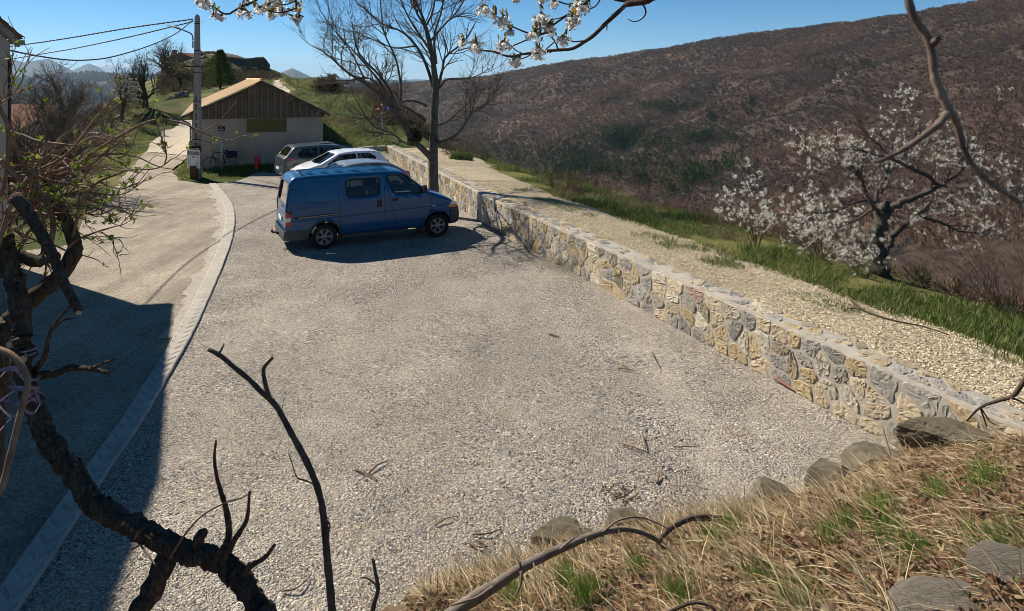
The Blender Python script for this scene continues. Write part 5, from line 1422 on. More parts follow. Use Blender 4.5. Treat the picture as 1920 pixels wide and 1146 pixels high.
specs = [
 ([(752, 226), (740, 200), (732, 170), (708, 138), (673, 100), (660, 45)], -0.3, -2.4, 8, 1.8),
 ([(797, 225), (766, 203), (732, 186), (708, 148), (673, 107), (640, 70)], 0.2, 1.6, 8, 2),
 ([(815, 172), (800, 124), (780, 86), (752, 58), (715, 45), (673, 7)], 0.1, 1.8, 8, 2),
 ([(807, 100), (797, 52), (780, 20), (768, -40)], 0, -0.7, 7, 3),
 ([(821, 162), (830, 130), (835, 107), (869, 79), (890, 45)], 0, 1.3, 7, 2),
 ([(818, 120), (814, 69), (828, 20), (835, -30)], 0, 0.8, 6, 2.5),
 ([(813, 263), (824, 268), (840, 263), (862, 247), (890, 206), (917, 192), (930, 172)], 0, -1.6, 8, 1.8),
 ([(814, 235), (830, 232), (845, 222), (875, 196), (905, 172)], 0, 1.5, 6, 1.6),
 ([(800, 199), (780, 190), (752, 192), (721, 213), (690, 222), (655, 220)], 0, -1.8, 6, 1.5),
 ([(718, 182), (700, 150), (663, 148), (622, 175), (580, 168)], -0.6, -2.2, 4, 1.3),
 ([(824, 165), (836, 150), (852, 148), (886, 146), (921, 127)], 0, 1.4, 5, 1.4),
 ([(816, 150), (808, 100), (770, 40), (742, -20)], 0, 1.8, 7, 2.5),
 ([(806, 79), (830, 50), (862, 15), (885, -30)], 0, -1.0, 5, 2.0),
 ([(783, 271), (760, 270), (735, 250), (700, 236), (672, 196), (650, 150)], -0.2, -2.6, 5, 1.4),
 ([(745, 213), (752, 170), (742, 110), (720, 60), (712, -10)], -0.5, 0.6, 6, 2.0),
 ([(687, 158), (660, 100), (625, 55), (600, 20)], -1.1, -1.8, 4, 1.4),
 ([(797, 52), (812, 20), (818, -30)], 0, 0.5, 5, 2.2),
 ([(780, 86), (740, 90), (700, 75), (660, 60)], 0.6, -0.8, 4, 1.3),
]
for px_, o0, o1, w0, w1 in specs: limbs.append(limb(TR, r, px_, D0 + o0, D0 + o1, w0, w1, 14, 7))
GP = [dict(n=9, len=1.35, ang=0.75, wig=0.10, up=0.06, k=6, s=5, rmax=0.022, rmin=0.007, t0=0.18), dict(n=6, len=0.75, ang=0.65, wig=0.12, up=0.05, k=5, s=4, rmax=0.011, rmin=0.0055), dict(n=4, len=0.42, ang=0.6, wig=0.14, up=0.03, k=4, s=3, rmax=0.007, rmin=0.0042)]
for pts_, rad_ in limbs: sprout(T, r, pts_, rad_, 0, GP)
sprout(T, r, pts[14:], (wid_ / 2 / F * D0)[14:], 0, GP)
mb = MB(); TR.mesh(mb); mb.V = [v - bt_base for v in mb.V]; mb.build('trunk', bark_grey, tree)
mb = MB(); T.mesh(mb); mb.V = [v - bt_base for v in mb.V]; mb.build('crown', bark_grey, tree)
mb = MB()
c = at(776, 256, D0 - 0.2) - bt_base; N = 900
q = r.normal(0, 1, (N, 3)); q /= np.linalg.norm(q, axis=1, keepdims=True); q = c + q * np.array([0.26, 0.3, 0.26]) * r.uniform(0.3, 1, (N, 1)) ** 0.5
kites(mb, q, q + r.normal(0, 0.06, (N, 3)), np.full(N, 0.04), np.array([0.025, 0.03, 0.012]) * r.uniform(0.6, 1.6, (N, 1)), 0, r); mb.build('moss_clump', leafm, tree)

# ------------------------------------------------------------------ generic bare trees
def bare_tree(name, label, base, H, spread, seed, bark_, cat='tree', nl=7, tips=None, tipcol=None, dens=1.0, lean=(0, 0), group=None, trunk_h=0.25, tw=0.02, up0=0.10):
    r = np.random.default_rng(seed)
    o = empty(name, tuple(base), 0, label, cat, group)
    TT = Tree(); T2 = Tree()
    p, ra = branch(r, np.array([0, 0, -0.15]), np.array([lean[0], lean[1], 1.0]), H * trunk_h + 0.15, H * 0.042, H * 0.030, 6, 0.08, 0.05)
    TT.put(p, ra, 9)
    P = [dict(n=nl, len=H * 0.62, ang=spread, wig=0.13, up=up0, k=8, s=6, t0=0.45, tap=0.3, rmax=H * 0.02), dict(n=int(7 * dens), len=H * 0.30, ang=0.7, wig=0.14, up=0.05, k=6, s=4, rmax=H * 0.008, rmin=tw * 0.55),
         dict(n=int(6 * dens), len=H * 0.16, ang=0.7, wig=0.15, up=0.04, k=4, s=3, rmax=tw * 0.6, rmin=tw * 0.36), dict(n=int(4 * dens), len=H * 0.09, ang=0.65, wig=0.15, up=0.03, k=3, s=3, rmax=tw * 0.42, rmin=tw * 0.26)]
    sprout(T2, r, p, ra, 0, P)
    mb = MB(); TT.mesh(mb); mb.build('trunk', bark_, o)
    mb = MB(); T2.mesh(mb); mb.build('crown', bark_, o)
    if tips:
        mb = MB(); tp = np.array([t[0] for t in T2.tips]); k = tips
        tp = tp[r.integers(0, len(tp), k)]
        d = r.normal(0, 1, (k, 3)) * H * 0.012
        kites(mb, tp, tp + d * 1.6, np.full(k, H * 0.012), np.array(tipcol) * r.uniform(0.6, 1.4, (k, 1)), 0, r); mb.build('leaves', leafm, o)
    return o
def gat(px, d, dz=0.0):
    x = (px - 960) / F * d; return np.array([x, d, tz(x, d) + dz])
bare_tree('bare_tree.001', 'wide leafless walnut tree with many twisted branches at the far left above the lane', (-17.6, 25.2, -1.0), 7.4, 0.95, 31, bark_grey, nl=12, dens=1.4, trunk_h=0.16, tw=0.022, up0=0.05)
bare_tree('bare_tree.002', 'gnarled dark leafless tree on the grass above the bend of the track', gat(273, 62), 6.6, 0.95, 33, bark_dark, nl=9, dens=1.1, trunk_h=0.2, tw=0.034, up0=0.03)
bare_tree('bare_tree.003', 'tall round leafless tree behind the utility pole against the sky', gat(316, 88), 7.6, 0.62, 35, bark_grey, nl=10, dens=1.0, trunk_h=0.18, tw=0.026, up0=0.08)
bare_tree('small_tree', 'small tree with fresh yellow green leaf buds below the rocky knoll', gat(338, 80), 4.3, 0.75, 37, bark_dark, nl=6, tips=420, tipcol=(0.20, 0.21, 0.06), dens=0.7, tw=0.028)
bare_tree('small_tree.001', 'slim tree with pale blossom standing by the grass left of the track', gat(229, 52), 3.7, 0.35, 39, bark_dark, nl=5, tips=2500, tipcol=(0.30, 0.31, 0.25), dens=0.8, tw=0.03, trunk_h=0.35)
bare_tree('bare_tree.004', 'low spreading leafless fruit tree close to the white garden table', gat(203, 44), 3.0, 1.0, 41, bark_dark, nl=7, dens=0.8, tw=0.022)
bare_tree('bare_tree.005', 'leafless tree in the thicket between the walnut tree and the grass bank', gat(120, 46), 6.2, 0.8, 43, bark_grey, nl=8, dens=1.0, tw=0.036)
bare_tree('bare_tree.006', 'leafless tree lower down the slope behind the walnut tree at the left', gat(50, 52), 7.4, 0.8, 45, bark_grey, nl=8, dens=1.0, tw=0.04)
bare_tree('bare_tree.007', 'low leafless tree overhanging the lane edge left of the garden table', gat(150, 34), 3.6, 1.0, 47, bark_grey, nl=8, dens=0.9, tw=0.022)

# conifer on the knoll
def conifer(name, label, base, H, seed, cmul=1.0):
    r = np.random.default_rng(seed); o = empty(name, tuple(base), 0, label, 'tree')
    mb = MB(); mb.tube([(0, 0, -0.3), (0.02, 0, H * 0.5), (0, 0, H * 0.97)], [0.035 * H, 0.022 * H, 0.004 * H], n=7); mb.build('trunk', bark_dark, o)
    N = 4200; h = r.uniform(0.10, 1.0, N) ** 0.9
    nb = r.integers(0, 60, N); ang = nb * 2.399 + r.normal(0, 0.22, N)
    rad = (1 - h) ** 0.8 * H * 0.72 * r.uniform(0.35, 1.0, N) * (0.60 + 0.5 * np.sin(nb * 5.1)) + 0.04
    p = np.c_[np.cos(ang) * rad, np.sin(ang) * rad, h * H - rad * 0.10]
    d = np.c_[np.cos(ang), np.sin(ang), r.uniform(0.0, 0.9, N)] * H * 0.055 + r.normal(0, H * 0.012, (N, 3))
    mb = MB(); kites(mb, p, p + d, np.full(N, H * 0.022), np.array([0.035, 0.052, 0.014]) * cmul * r.uniform(0.5, 1.7, (N, 1)), 0, r); mb.build('crown', needle, o)
    return o
conifer('conifer_tree', 'green young conifer growing between the knoll and the barn roof', gat(413, 72), 4.0, 51, 2.0)

# ------------------------------------------------------------------ shrubs as clouds of twigs and leaves
def shrub(name, label, base, R3, ntw, tcol, nlf, lcol, seed, cat='shrub', lsize=0.05, tw=0.012, group=None, upright=0.5):
    r = np.random.default_rng(seed); o = empty(name, tuple(base), 0, label, cat, group)
    R3 = np.array(R3, float)
    T = Tree()
    ns = max(6, ntw // 24)
    P = [dict(n=6, len=R3.mean() * 0.75, ang=0.6, wig=0.14, up=0.04, k=5, s=4, rmax=tw, rmin=tw * 0.6), dict(n=5, len=R3.mean() * 0.4, ang=0.7, wig=0.16, up=0.04, k=4, s=3, rmax=tw * 0.7, rmin=tw * 0.4)]
    for k in range(ns):
        a = r.uniform(0, 2 * np.pi); q = r.uniform(0, 0.5)
        p0 = np.array([math.cos(a) * R3[0] * q, math.sin(a) * R3[1] * q, -0.1])
        d = np.array([math.cos(a) * R3[0] * (1 - upright), math.sin(a) * R3[1] * (1 - upright), R3[2] * r.uniform(0.5, 1.1)])
        b, br = branch(r, p0, d, np.linalg.norm(d) * 0.75, tw * 1.6, tw, 6, 0.12, 0.0)
        T.put(b, br, 5); sprout(T, r, b, br, 0, P)
    mb = MB(); T.mesh(mb); mb.build('stems', tcol, o)
    if nlf:
        tp = np.array([t[0] for t in T.tips]); tp = tp[r.integers(0, len(tp), nlf)] + r.normal(0, lsize * 0.8, (nlf, 3))
        mb = MB(); kites(mb, tp, tp + r.normal(0, lsize, (nlf, 3)), np.full(nlf, lsize * 0.8), np.array(lcol) * r.uniform(0.5, 1.5, (nlf, 1)), 0, r); mb.build('leaves', leafm, o)
    return o
twig_br = bark_mat('twig_brown', (0.06, 0.045, 0.035), (0.15, 0.115, 0.09), 8, 0.003)
twig_rd = bark_mat('twig_reddish', (0.10, 0.06, 0.045), (0.20, 0.13, 0.10), 8, 0.003)
shrub('round_bush', 'dark round bush alone on the grassy meadow right of the barn roof', gat(622, 58, -0.1), (1.0, 1.0, 1.25), 500, twig_br, 3800, (0.075, 0.065, 0.03), 61, lsize=0.10, tw=0.02, upright=0.35)
shrub('scrub_bush', 'brown leafless scrub bush on the slope just right of the direction sign', gat(752, 41.5, -0.2), (1.3, 1.3, 1.5), 500, twig_br, 500, (0.10, 0.085, 0.035), 62, lsize=0.06, tw=0.012)
shrub('scrub_bush.001', 'larger brown scrub bush on the meadow edge behind the direction sign', gat(722, 48, -0.2), (1.8, 1.8, 2.1), 620, twig_rd, 300, (0.10, 0.08, 0.035), 63, lsize=0.07, tw=0.014)
shrub('scrub_bush.002', 'reddish scrub bush on the skyline of the meadow behind the tree limb', gat(690, 57, -0.2), (1.9, 1.9, 1.7), 600, twig_rd, 300, (0.10, 0.08, 0.035), 64, lsize=0.07, tw=0.014)
shrub('scrub_bush.003', 'low brown bush on the drop right behind the tree trunk', gat(862, 33, -0.2), (1.3, 1.0, 0.9), 420, twig_br, 300, (0.12, 0.11, 0.04), 65, lsize=0.05, tw=0.009)
shrub('green_bush', 'small bright green bush at the end of the tan gravel behind the wall', gat(863, 30.5, -0.05), (0.38, 0.38, 0.34), 200, twig_br, 2600, (0.085, 0.12, 0.03), 66, lsize=0.05, tw=0.007, upright=0.3)
shrub('bramble', 'bramble with yellowish leaves on the grass edge above the valley, nearest the tan gravel bend', gat(1055, 23.2, -0.05), (0.75, 0.6, 0.75), 300, twig_br, 420, (0.17, 0.15, 0.05), 67, lsize=0.035, tw=0.006)
shrub('bramble.001', 'arching bramble with red brown stems beyond the grass edge in the middle of the slope', gat(1110, 21.8, -0.15), (0.9, 0.7, 0.75), 330, twig_rd, 320, (0.16, 0.13, 0.05), 68, lsize=0.035, tw=0.006)

# ------------------------------------------------------------------ blossoming trees on the slope at the right
def petals(mb, c, n, r, spread, size, col=(0.93, 0.91, 0.84)):
    c = np.repeat(c, n, axis=0); N = len(c)
    p = c + r.normal(0, spread, (N, 3)); d = r.normal(0, 1, (N, 3)); d /= np.linalg.norm(d, axis=1, keepdims=True)
    kites(mb, p - d * size / 2, p + d * size / 2, np.full(N, size * 0.8), np.array(col) * r.uniform(0.82, 1.08, (N, 1)), 0, r)
r = np.random.default_rng(71)
DC = 13.6
cb = at(1655, 512, DC); cb[2] = tz(cb[0], cb[1])
cherry = empty('blossom_tree', tuple(cb), 0, 'old crooked dark trunked cherry tree in white blossom on the right slope', 'tree')
TR = Tree(); T = Tree(); Ls = []
def cl(px_, o0, o1, w0, w1, n=9):
    T0 = Tree(); P, q = limb(T0, r, px_, DC + o0, DC + o1, w0, w1, 26, n)
    k = r.normal(0, 1, len(q)).clip(-1.3, 1.8); q = q * (1 + 0.13 * k); P = P + r.normal(0, 0.28, P.shape) * q[:, None]
    TR.put(P, q, n); Ls.append((P, q)); return P, q
trk = cl([(1655, 530), (1652, 497), (1645, 470), (1643, 450), (1650, 420), (1656, 400), (1668, 388)], 0, 0, 38, 24, 12); Ls.clear()
cl([(1656, 394), (1685, 382), (1711, 372), (1758, 350), (1797, 325), (1819, 300)], 0, -0.6, 16, 5)
cl([(1660, 480), (1668, 455), (1694, 422), (1729, 397), (1745, 380)], 0.2, 0.6, 15, 7)
cl([(1650, 402), (1640, 390), (1622, 357), (1611, 322)], -0.1, -0.7, 9, 5)
cl([(1652, 396), (1643, 368), (1658, 336), (1665, 304), (1650, 270)], 0.1, 0.8, 9, 3)
cl([(1733, 408), (1765, 418), (1797, 433), (1851, 439)], 0.5, 1.0, 7, 2)
cl([(1758, 350), (1740, 330), (1726, 325), (1676, 300), (1640, 290), (1600, 280), (1560, 283)], -0.3, -0.9, 9, 2)
cl([(1797, 325), (1819, 268), (1858, 239), (1876, 204)], -0.5, -0.8, 5, 1.2)
cl([(1800, 322), (1837, 290), (1887, 268), (1908, 247)], -0.5, -0.2, 5, 1.2)
cl([(1726, 325), (1700, 280), (1690, 240), (1700, 200)], -0.4, 0.5, 5, 1.3)
cl([(1676, 300), (1640, 265), (1622, 250), (1600, 210), (1576, 172)], -0.5, -0.2, 4, 1.0)
cl([(1643, 380), (1610, 378), (1570, 395), (1530, 400), (1500, 392)], 0, -1.0, 6, 1.5)
cl([(1611, 330), (1580, 310), (1540, 300), (1510, 285)], -0.6, -1.0, 4, 1.2)
cl([(1819, 304), (1850, 330), (1880, 355), (1900, 345)], -0.6, -1.2, 4, 1.2)
cl([(1711, 372), (1740, 360), (1790, 380), (1840, 370)], 0.3, 1.2, 4, 1.2)
cl([(1658, 336), (1700, 290), (1740, 270), (1780, 240)], 0.4, 1.2, 4, 1.2)
cl([(1640, 390), (1590, 420), (1540, 430), (1500, 440)], 0.1, 0.7, 5, 1.2)
CP = [dict(n=9, len=0.58, ang=0.8, wig=0.16, up=0.03, k=6, s=5, rmax=0.016, rmin=0.006, mid=True), dict(n=7, len=0.42, ang=0.75, wig=0.18, up=0.03, k=4, s=3, rmax=0.007, rmin=0.004, mid=True)]
for k, (p_, ra_) in enumerate(Ls):
    T0 = len(T.tips)
    sprout(T, r, p_, ra_, 0, CP)
    if k in (6, 7, 9): T.tips = T.tips[:T0 + (len(T.tips) - T0) // 10]
mb = MB(); TR.mesh(mb); mb.V = [v - cb for v in mb.V]; mb.build('trunk', bark_mat('cherry_bark', (0.025, 0.022, 0.02), (0.13, 0.115, 0.10), 7, 0.03), cherry)
mb = MB(); T.mesh(mb); mb.V = [v - cb for v in mb.V]; mb.build('branches', bark_dark, cherry)
tp = np.array([t[0] for t in T.tips]); sel = tp[r.random(len(tp)) < 0.52] - cb
mb = MB(); petals(mb, sel, 13, r, 0.020, 0.025); mb.build('blossom', petal, cherry)
mb = MB(); s2 = np.repeat(sel, 3, axis=0); N = len(s2); kites(mb, s2, s2 + r.normal(0, 0.03, (N, 3)) + np.array([0, 0, 0.02]), np.full(N, 0.018), np.array([0.16, 0.13, 0.03]) * r.uniform(0.6, 1.3, (N, 1)), 0, r); mb.build('leaves', leafm, cherry)

def blossom_bush(name, label, base, shoots, seed, n=12, dens=26):
    r = np.random.default_rng(seed); o = empty(name, tuple(base), 0, label, 'shrub'); T = Tree(); pts_all = []
    for (px, py, d) in shoots:
        e = at(px, py, d) - base
        p = smooth_line([np.array([r.normal(0, .1), r.normal(0, .1), -0.2]), e * 0.5 + r.normal(0, 0.06, 3) - np.array([0, 0, 0.05]), e], 12)
        rad = np.linspace(0.012, 0.004, 12); T.put(p, rad, 5); pts_all.append(p[5:])
        sprout(T, r, p, rad, 0, [dict(n=6, len=0.42, ang=0.6, wig=0.14, up=0.06, k=5, s=4, rmax=0.006, rmin=0.0035, mid=True, t0=0.35), dict(n=3, len=0.2, ang=0.6, wig=0.14, up=0.05, k=3, s=3, rmax=0.004, rmin=0.003, mid=True)])
    mb = MB(); T.mesh(mb); mb.build('stems', bark_dark, o)
    tp = np.concatenate([np.array([t[0] for t in T.tips])] + [p + r.normal(0, .03, p.shape) for p in pts_all])
    mb = MB(); tp = tp[r.random(len(tp)) < 0.42]; petals(mb, tp, int(n * 1.5), r, 0.022, 0.026); mb.build('blossom', petal, o)
    s2 = np.repeat(tp, 2, axis=0); N = len(s2)
    mb = MB(); kites(mb, s2, s2 + r.normal(0, 0.03, (N, 3)), np.full(N, 0.016), np.array([0.15, 0.13, 0.03]) * r.uniform(0.6, 1.3, (N, 1)), 0, r); mb.build('leaves', leafm, o)
b1 = at(1420, 470, 15.6); b1[2] = tz(b1[0], b1[1])
blossom_bush('blossom_shrub', 'upright white blossoming shrub at the grass edge, leftmost of the blossom', b1, [(1405, 318, 15.6), (1385, 345, 15.3), (1365, 368, 15.6), (1420, 345, 16), (1440, 370, 15.5), (1355, 390, 15.3), (1465, 385, 16), (1395, 390, 15), (1430, 400, 15)], 81)
b2 = at(1535, 500, 14.6); b2[2] = tz(b2[0], b2[1])
blossom_bush('blossom_shrub.001', 'low spreading white blossoming shrub between the upright one and the cherry trunk', b2, [(1490, 380, 14.8), (1520, 365, 14.2), (1550, 385, 15), (1575, 370, 14.5), (1600, 400, 14.6), (1480, 420, 14.6), (1510, 420, 14.0), (1560, 430, 14.0), (1590, 440, 14.4), (1620, 450, 14.2), (1540, 410, 14.5)], 82)
b3 = at(1620, 515, 13.2); b3[2] = tz(b3[0], b3[1])
blossom_bush('blossom_shrub.002', 'small white blossoming suckers at the foot of the crooked cherry trunk', b3, [(1600, 470, 13.2), (1625, 460, 13.0), (1585, 480, 13.3), (1640, 480, 13.0), (1690, 462, 13.4)], 83, 9)

# leafless shrubs on the drop at the right edge
for k, (px, d, R3, seed, lab) in enumerate([(1800, 13.0, (0.9, 0.7, 0.7), 91, 'tangle of bare pale stems on the slope right of the crooked cherry trunk'), (1895, 11.6, (1.2, 0.8, 1.3), 92, 'tall spray of bare thin stems at the right edge of the picture'),
        (1330, 18.5, (0.7, 0.5, 0.5), 93, 'low dry bramble at the grass edge left of the blossom'), (1230, 21.0, (0.8, 0.6, 0.5), 94, 'faint dry bramble on the grass edge midway along the slope')]):
    shrub('bare_shrub' + ('' if k == 0 else '.%03d' % k), lab, gat(px, d, -0.1), R3, 330, twig_rd if k % 2 else twig_br, 160, (0.14, 0.11, 0.05), seed, lsize=0.03, tw=0.006)
# ================================================================== woods on the far slopes
r = np.random.default_rng(101)
def hill_grid_y():
    gp_ = np.linspace(300, 2300, 260); gt_ = np.linspace(0.02, 1, 240)
    A, B_ = np.meshgrid(gp_, gt_, indexing='ij')
    X, Y, Z = hill_point(A, B_)
    return gp_, gt_, YH + F * (CH - Z) / Y
HGP, HGT, HGY = hill_grid_y()
def t_for(px, py):
    k = np.clip(np.searchsorted(HGP, px), 0, len(HGP) - 1)
    out = np.empty(len(px))
    for i in range(len(px)):
        yv = HGY[k[i]]; j = np.argmin(np.abs(yv - py[i])); out[i] = HGT[j]
    return out
# bare deciduous wood
N = 300000
px = r.uniform(560, 2080, N); t = r.uniform(0.2, 1.0, N)
X, Y, Z = hill_point(px, t)
rr_ = np.hypot(X, Y)
keep = (rr_ > 300) & (r.random(N) < np.clip((rr_ / 1500) ** 2, 0.02, 1))
keep &= ~((fbm(X / 70, Y / 70, 3, 201) > 0.26) & (r.random(N) < 0.55))
px, X, Y, Z, rr_ = px[keep], X[keep], Y[keep], Z[keep], rr_[keep]
N = len(X); print('bare trees', N)
def wood(X, Y, Z, h, k, wfac, up, col, mb, r, base=0.1, lean=0.45):
    n = len(X)
    p = np.repeat(np.c_[X, Y, Z], k, axis=0); hh = np.repeat(h, k)
    d = np.c_[r.normal(0, lean, n * k), r.normal(0, lean, n * k), r.uniform(up[0], up[1], n * k)]
    b = p + np.c_[d[:, 0] * hh * 0.35, d[:, 1] * hh * 0.35, d[:, 2] * hh * base]
    kites(mb, b, p + d * hh[:, None], hh * wfac * r.uniform(0.6, 1.4, n * k), np.repeat(col, k, axis=0) * r.uniform(0.75, 1.3, (n * k, 1)), 0, r)
tone = fbm(X / 110, Y / 110, 4, 210)[:, None]
c1, c2, c3 = np.array([0.128, 0.090, 0.072]), np.array([0.170, 0.115, 0.080]), np.array([0.108, 0.087, 0.076])
colr = np.where(tone > 0, c1 + (c2 - c1) * np.clip(tone * 3, 0, 1), c1 + (c3 - c1) * np.clip(-tone * 3, 0, 1)) * r.uniform(0.82, 1.18, (N, 1))
yg = r.random(N) < 0.004; colr[yg] = np.array([0.16, 0.15, 0.05])
woodm = attr_mat('bare_wood', 0.2, 0.5, 0.95, None, 0, 0.05, 0.35)
mb = MB(); wood(X, Y, Z, r.uniform(2.6, 5.0, N) * (0.70 + 0.4 * (rr_ / 1500)), 8, 0.26, (0.5, 1.0), colr, mb, r)
# farther, coarser woods on the blue slopes to the left
M_ = 16000; px2 = r.uniform(-150, 620, M_); t2 = r.uniform(0.55, 1, M_) ** 0.7; X2, Y2, Z2 = hill_point(px2, t2)
cc2 = np.array([0.075, 0.062, 0.05]) * r.uniform(0.6, 1.4, (M_, 1))
wood(X2, Y2, Z2, np.hypot(X2, Y2) * r.uniform(0.0032, 0.0058, M_), 5, 0.5, (0.4, 1.0), cc2, mb, r)
wo = mb.build('bare_woodland', woodm); tag(wo, kind='stuff')
# thickets on the nearer part of the same slope, thin stems only
N = 9000; px = r.uniform(1150, 2150, N); t = r.uniform(0.02, 0.46, N); X, Y, Z = hill_point(px, t); rr_ = np.hypot(X, Y)
k = (rr_ < 330) & (rr_ > 60) & (r.random(N) < np.clip((rr_ / 300) ** 1.3, 0.1, 1)); X, Y, Z, rr_ = X[k], Y[k], Z[k], rr_[k]; n = len(X)
cn = np.array([(0.14, 0.10, 0.082), (0.19, 0.13, 0.095), (0.12, 0.10, 0.085), (0.20, 0.16, 0.10)])[r.integers(0, 4, n)] * r.uniform(0.7, 1.3, (n, 1))
hs = r.uniform(0.6, 3.0, n)
mb = MB(); wood(X, Y, Z, hs, 34, 0.035, (0.3, 1.0), cn, mb, r, 0.1, 0.55)
tag(mb.build('bare_thicket', woodm), kind='stuff')
# evergreens in drifts along the gullies
CL = [(1095, 318, 44, 12, 300), (1190, 262, 40, 10, 200), (1265, 208, 36, 8, 150), (1320, 265, 38, 12, 110), (1420, 205, 60, 8, 70), (1600, 128, 110, 8, 80), (1120, 272, 70, 22, 420), (1010, 292, 80, 22, 480), (1245, 188, 50, 14, 150), (1300, 172, 40, 9, 60), (1255, 335, 60, 22, 380), (1330, 300, 46, 26, 120), (1060, 322, 60, 18, 360), (955, 298, 60, 20, 300), (900, 278, 60, 24, 260),
      (850, 205, 70, 22, 160), (1195, 252, 44, 16, 120), (980, 172, 100, 6, 110), (1215, 212, 60, 20, 90), (1550, 128, 100, 14, 70), (1180, 300, 70, 26, 200), (1370, 250, 80, 30, 60), (1420, 330, 70, 40, 60), (820, 250, 60, 25, 220), (1100, 210, 80, 18, 60)]
xs_, ys_ = [], []
for (cx, cy, sx, sy, n) in CL:
    nb = max(3, n // 30); bx = r.normal(cx, sx * 0.8, nb); by = r.normal(cy, sy * 0.8, nb) 
    k = r.integers(0, nb, n); xs_.append(bx[k] + r.normal(0, sx * 0.34, n)); ys_.append(by[k] + r.normal(0, sy * 0.38, n))
xs2 = [a[:len(a) * 6 // 10] + r.normal(0, 7, len(a) * 6 // 10) for a in xs_]; ys2 = [a[:len(a) * 6 // 10] + r.normal(0, 4, len(a) * 6 // 10) for a in ys_]
xs_ = np.concatenate(xs_ + xs2 + [r.uniform(800, 1920, 420)]); ys_ = np.concatenate(ys_ + ys2 + [np.zeros(420)])
sky_y = np.interp(xs_, SKY_PX, SKY_PY)
ys_[-420:] = sky_y[-420:] + r.uniform(6, 300, 420)
ok = (ys_ > sky_y + 1) & (ys_ < 520); xs_, ys_ = xs_[ok], ys_[ok]
tt = t_for(xs_, ys_) + r.uniform(-0.004, 0.004, len(xs_))
X, Y, Z = hill_point(xs_, np.clip(tt, 0.05, 0.995))
n = len(X); h = r.uniform(3.0, 7.5, n); k = 22
hfr = r.uniform(0.08, 1.0, (n, k)); ang = r.uniform(0, 2 * np.pi, (n, k)); fat = r.uniform(0.2, 0.36, n)
rad = (1 - hfr) ** 0.7 * h[:, None] * fat[:, None] * r.uniform(0.6, 1, (n, k))
P = np.stack([X[:, None] + np.cos(ang) * rad, Y[:, None] + np.sin(ang) * rad, Z[:, None] + hfr * h[:, None]], -1).reshape(-1, 3)
D = np.stack([np.cos(ang), np.sin(ang), r.uniform(-0.1, 1.0, (n, k))], -1).reshape(-1, 3) * np.repeat(h, k)[:, None] * 0.13
cg = np.array([0.032, 0.055, 0.017]) * r.uniform(0.6, 1.7, (n, 1)) + np.array([0.012, 0.008, 0]) * (r.random((n, 1)) < 0.3)
mb = MB(); kites(mb, P - D * 0.5, P + D, np.repeat(h, k) * 0.19, np.repeat(cg, k, axis=0) * r.uniform(0.6, 1.4, (n * k, 1)), 0, r)
pw_ = mb.build('evergreen_woodland', needle); tag(pw_, kind='stuff')

# ------------------------------------------------------------------ scrub on the knoll and under the trees at the left
def scrub(name, px0, px1, d0, d1, nb, size, ntw, cols, seed, skip=None):
    r = np.random.default_rng(seed); mb = MB()
    px = r.uniform(px0, px1, nb); d = r.uniform(d0, d1, nb); X = (px - 960) / F * d
    if skip is not None:
        k = ~skip(X, d, px); X, d = X[k], d[k]
    Z = terrain(X, d); n = len(X); sz = r.uniform(0.55, 1.25, n) * size
    c = np.array(cols)[r.integers(0, len(cols), n)] * r.uniform(0.7, 1.3, (n, 1))
    a = r.uniform(0, 2 * np.pi, (n, ntw)); e = r.uniform(0.15, 1.5, (n, ntw)); q = r.uniform(0.2, 1.0, (n, ntw)) * sz[:, None]
    dr = np.stack([np.cos(a) * np.cos(e), np.sin(a) * np.cos(e), np.sin(e) * 0.9], -1)
    b = np.stack([X, d, Z], -1)[:, None, :] + dr * q[..., None] * 0.7
    tp = b + dr * sz[:, None, None] * r.uniform(0.2, 0.5, (n, ntw, 1)) + r.normal(0, 0.1, (n, ntw, 3)) * sz[:, None, None]
    kites(mb, b.reshape(-1, 3), tp.reshape(-1, 3), np.repeat(sz, ntw) * r.uniform(0.03, 0.085, n * ntw), np.repeat(c, ntw, axis=0) * r.uniform(0.6, 1.4, (n * ntw, 1)), 0, r)
    return tag(mb.build(name, drym), kind='stuff')
BR = [(0.12, 0.092, 0.062), (0.10, 0.085, 0.05), (0.085, 0.085, 0.035), (0.135, 0.095, 0.065)]
scrub('scrub', 296, 520, 74, 108, 560, 1.05, 80, BR, 111, lambda X, d, px: (d < 84) & (px > 470))
scrub('scrub', -220, 120, 30, 62, 520, 1.0, 90, BR, 112, lambda X, d, px: (X > -0.58 * d) )
scrub('scrub', 120, 262, 46, 84, 150, 0.85, 90, BR, 113, lambda X, d, px: (px > 175) & (d < 56))
scrub('scrub', 705, 800, 40, 62, 110, 0.8, 90, [(0.14, 0.10, 0.07), (0.12, 0.10, 0.05)], 114)
scrub('scrub', 800, 1250, 24, 60, 0 + 330, 0.6, 90, [(0.13, 0.10, 0.065), (0.11, 0.10, 0.045)], 116, lambda X, d, px: sdist(X, d, EDGE) < 0.4)
scrub('scrub', 1240, 2100, 10, 26, 260, 0.42, 90, [(0.16, 0.115, 0.08), (0.13, 0.10, 0.06), (0.12, 0.11, 0.05)], 117, lambda X, d, px: sdist(X, d, EDGE) < 0.9)

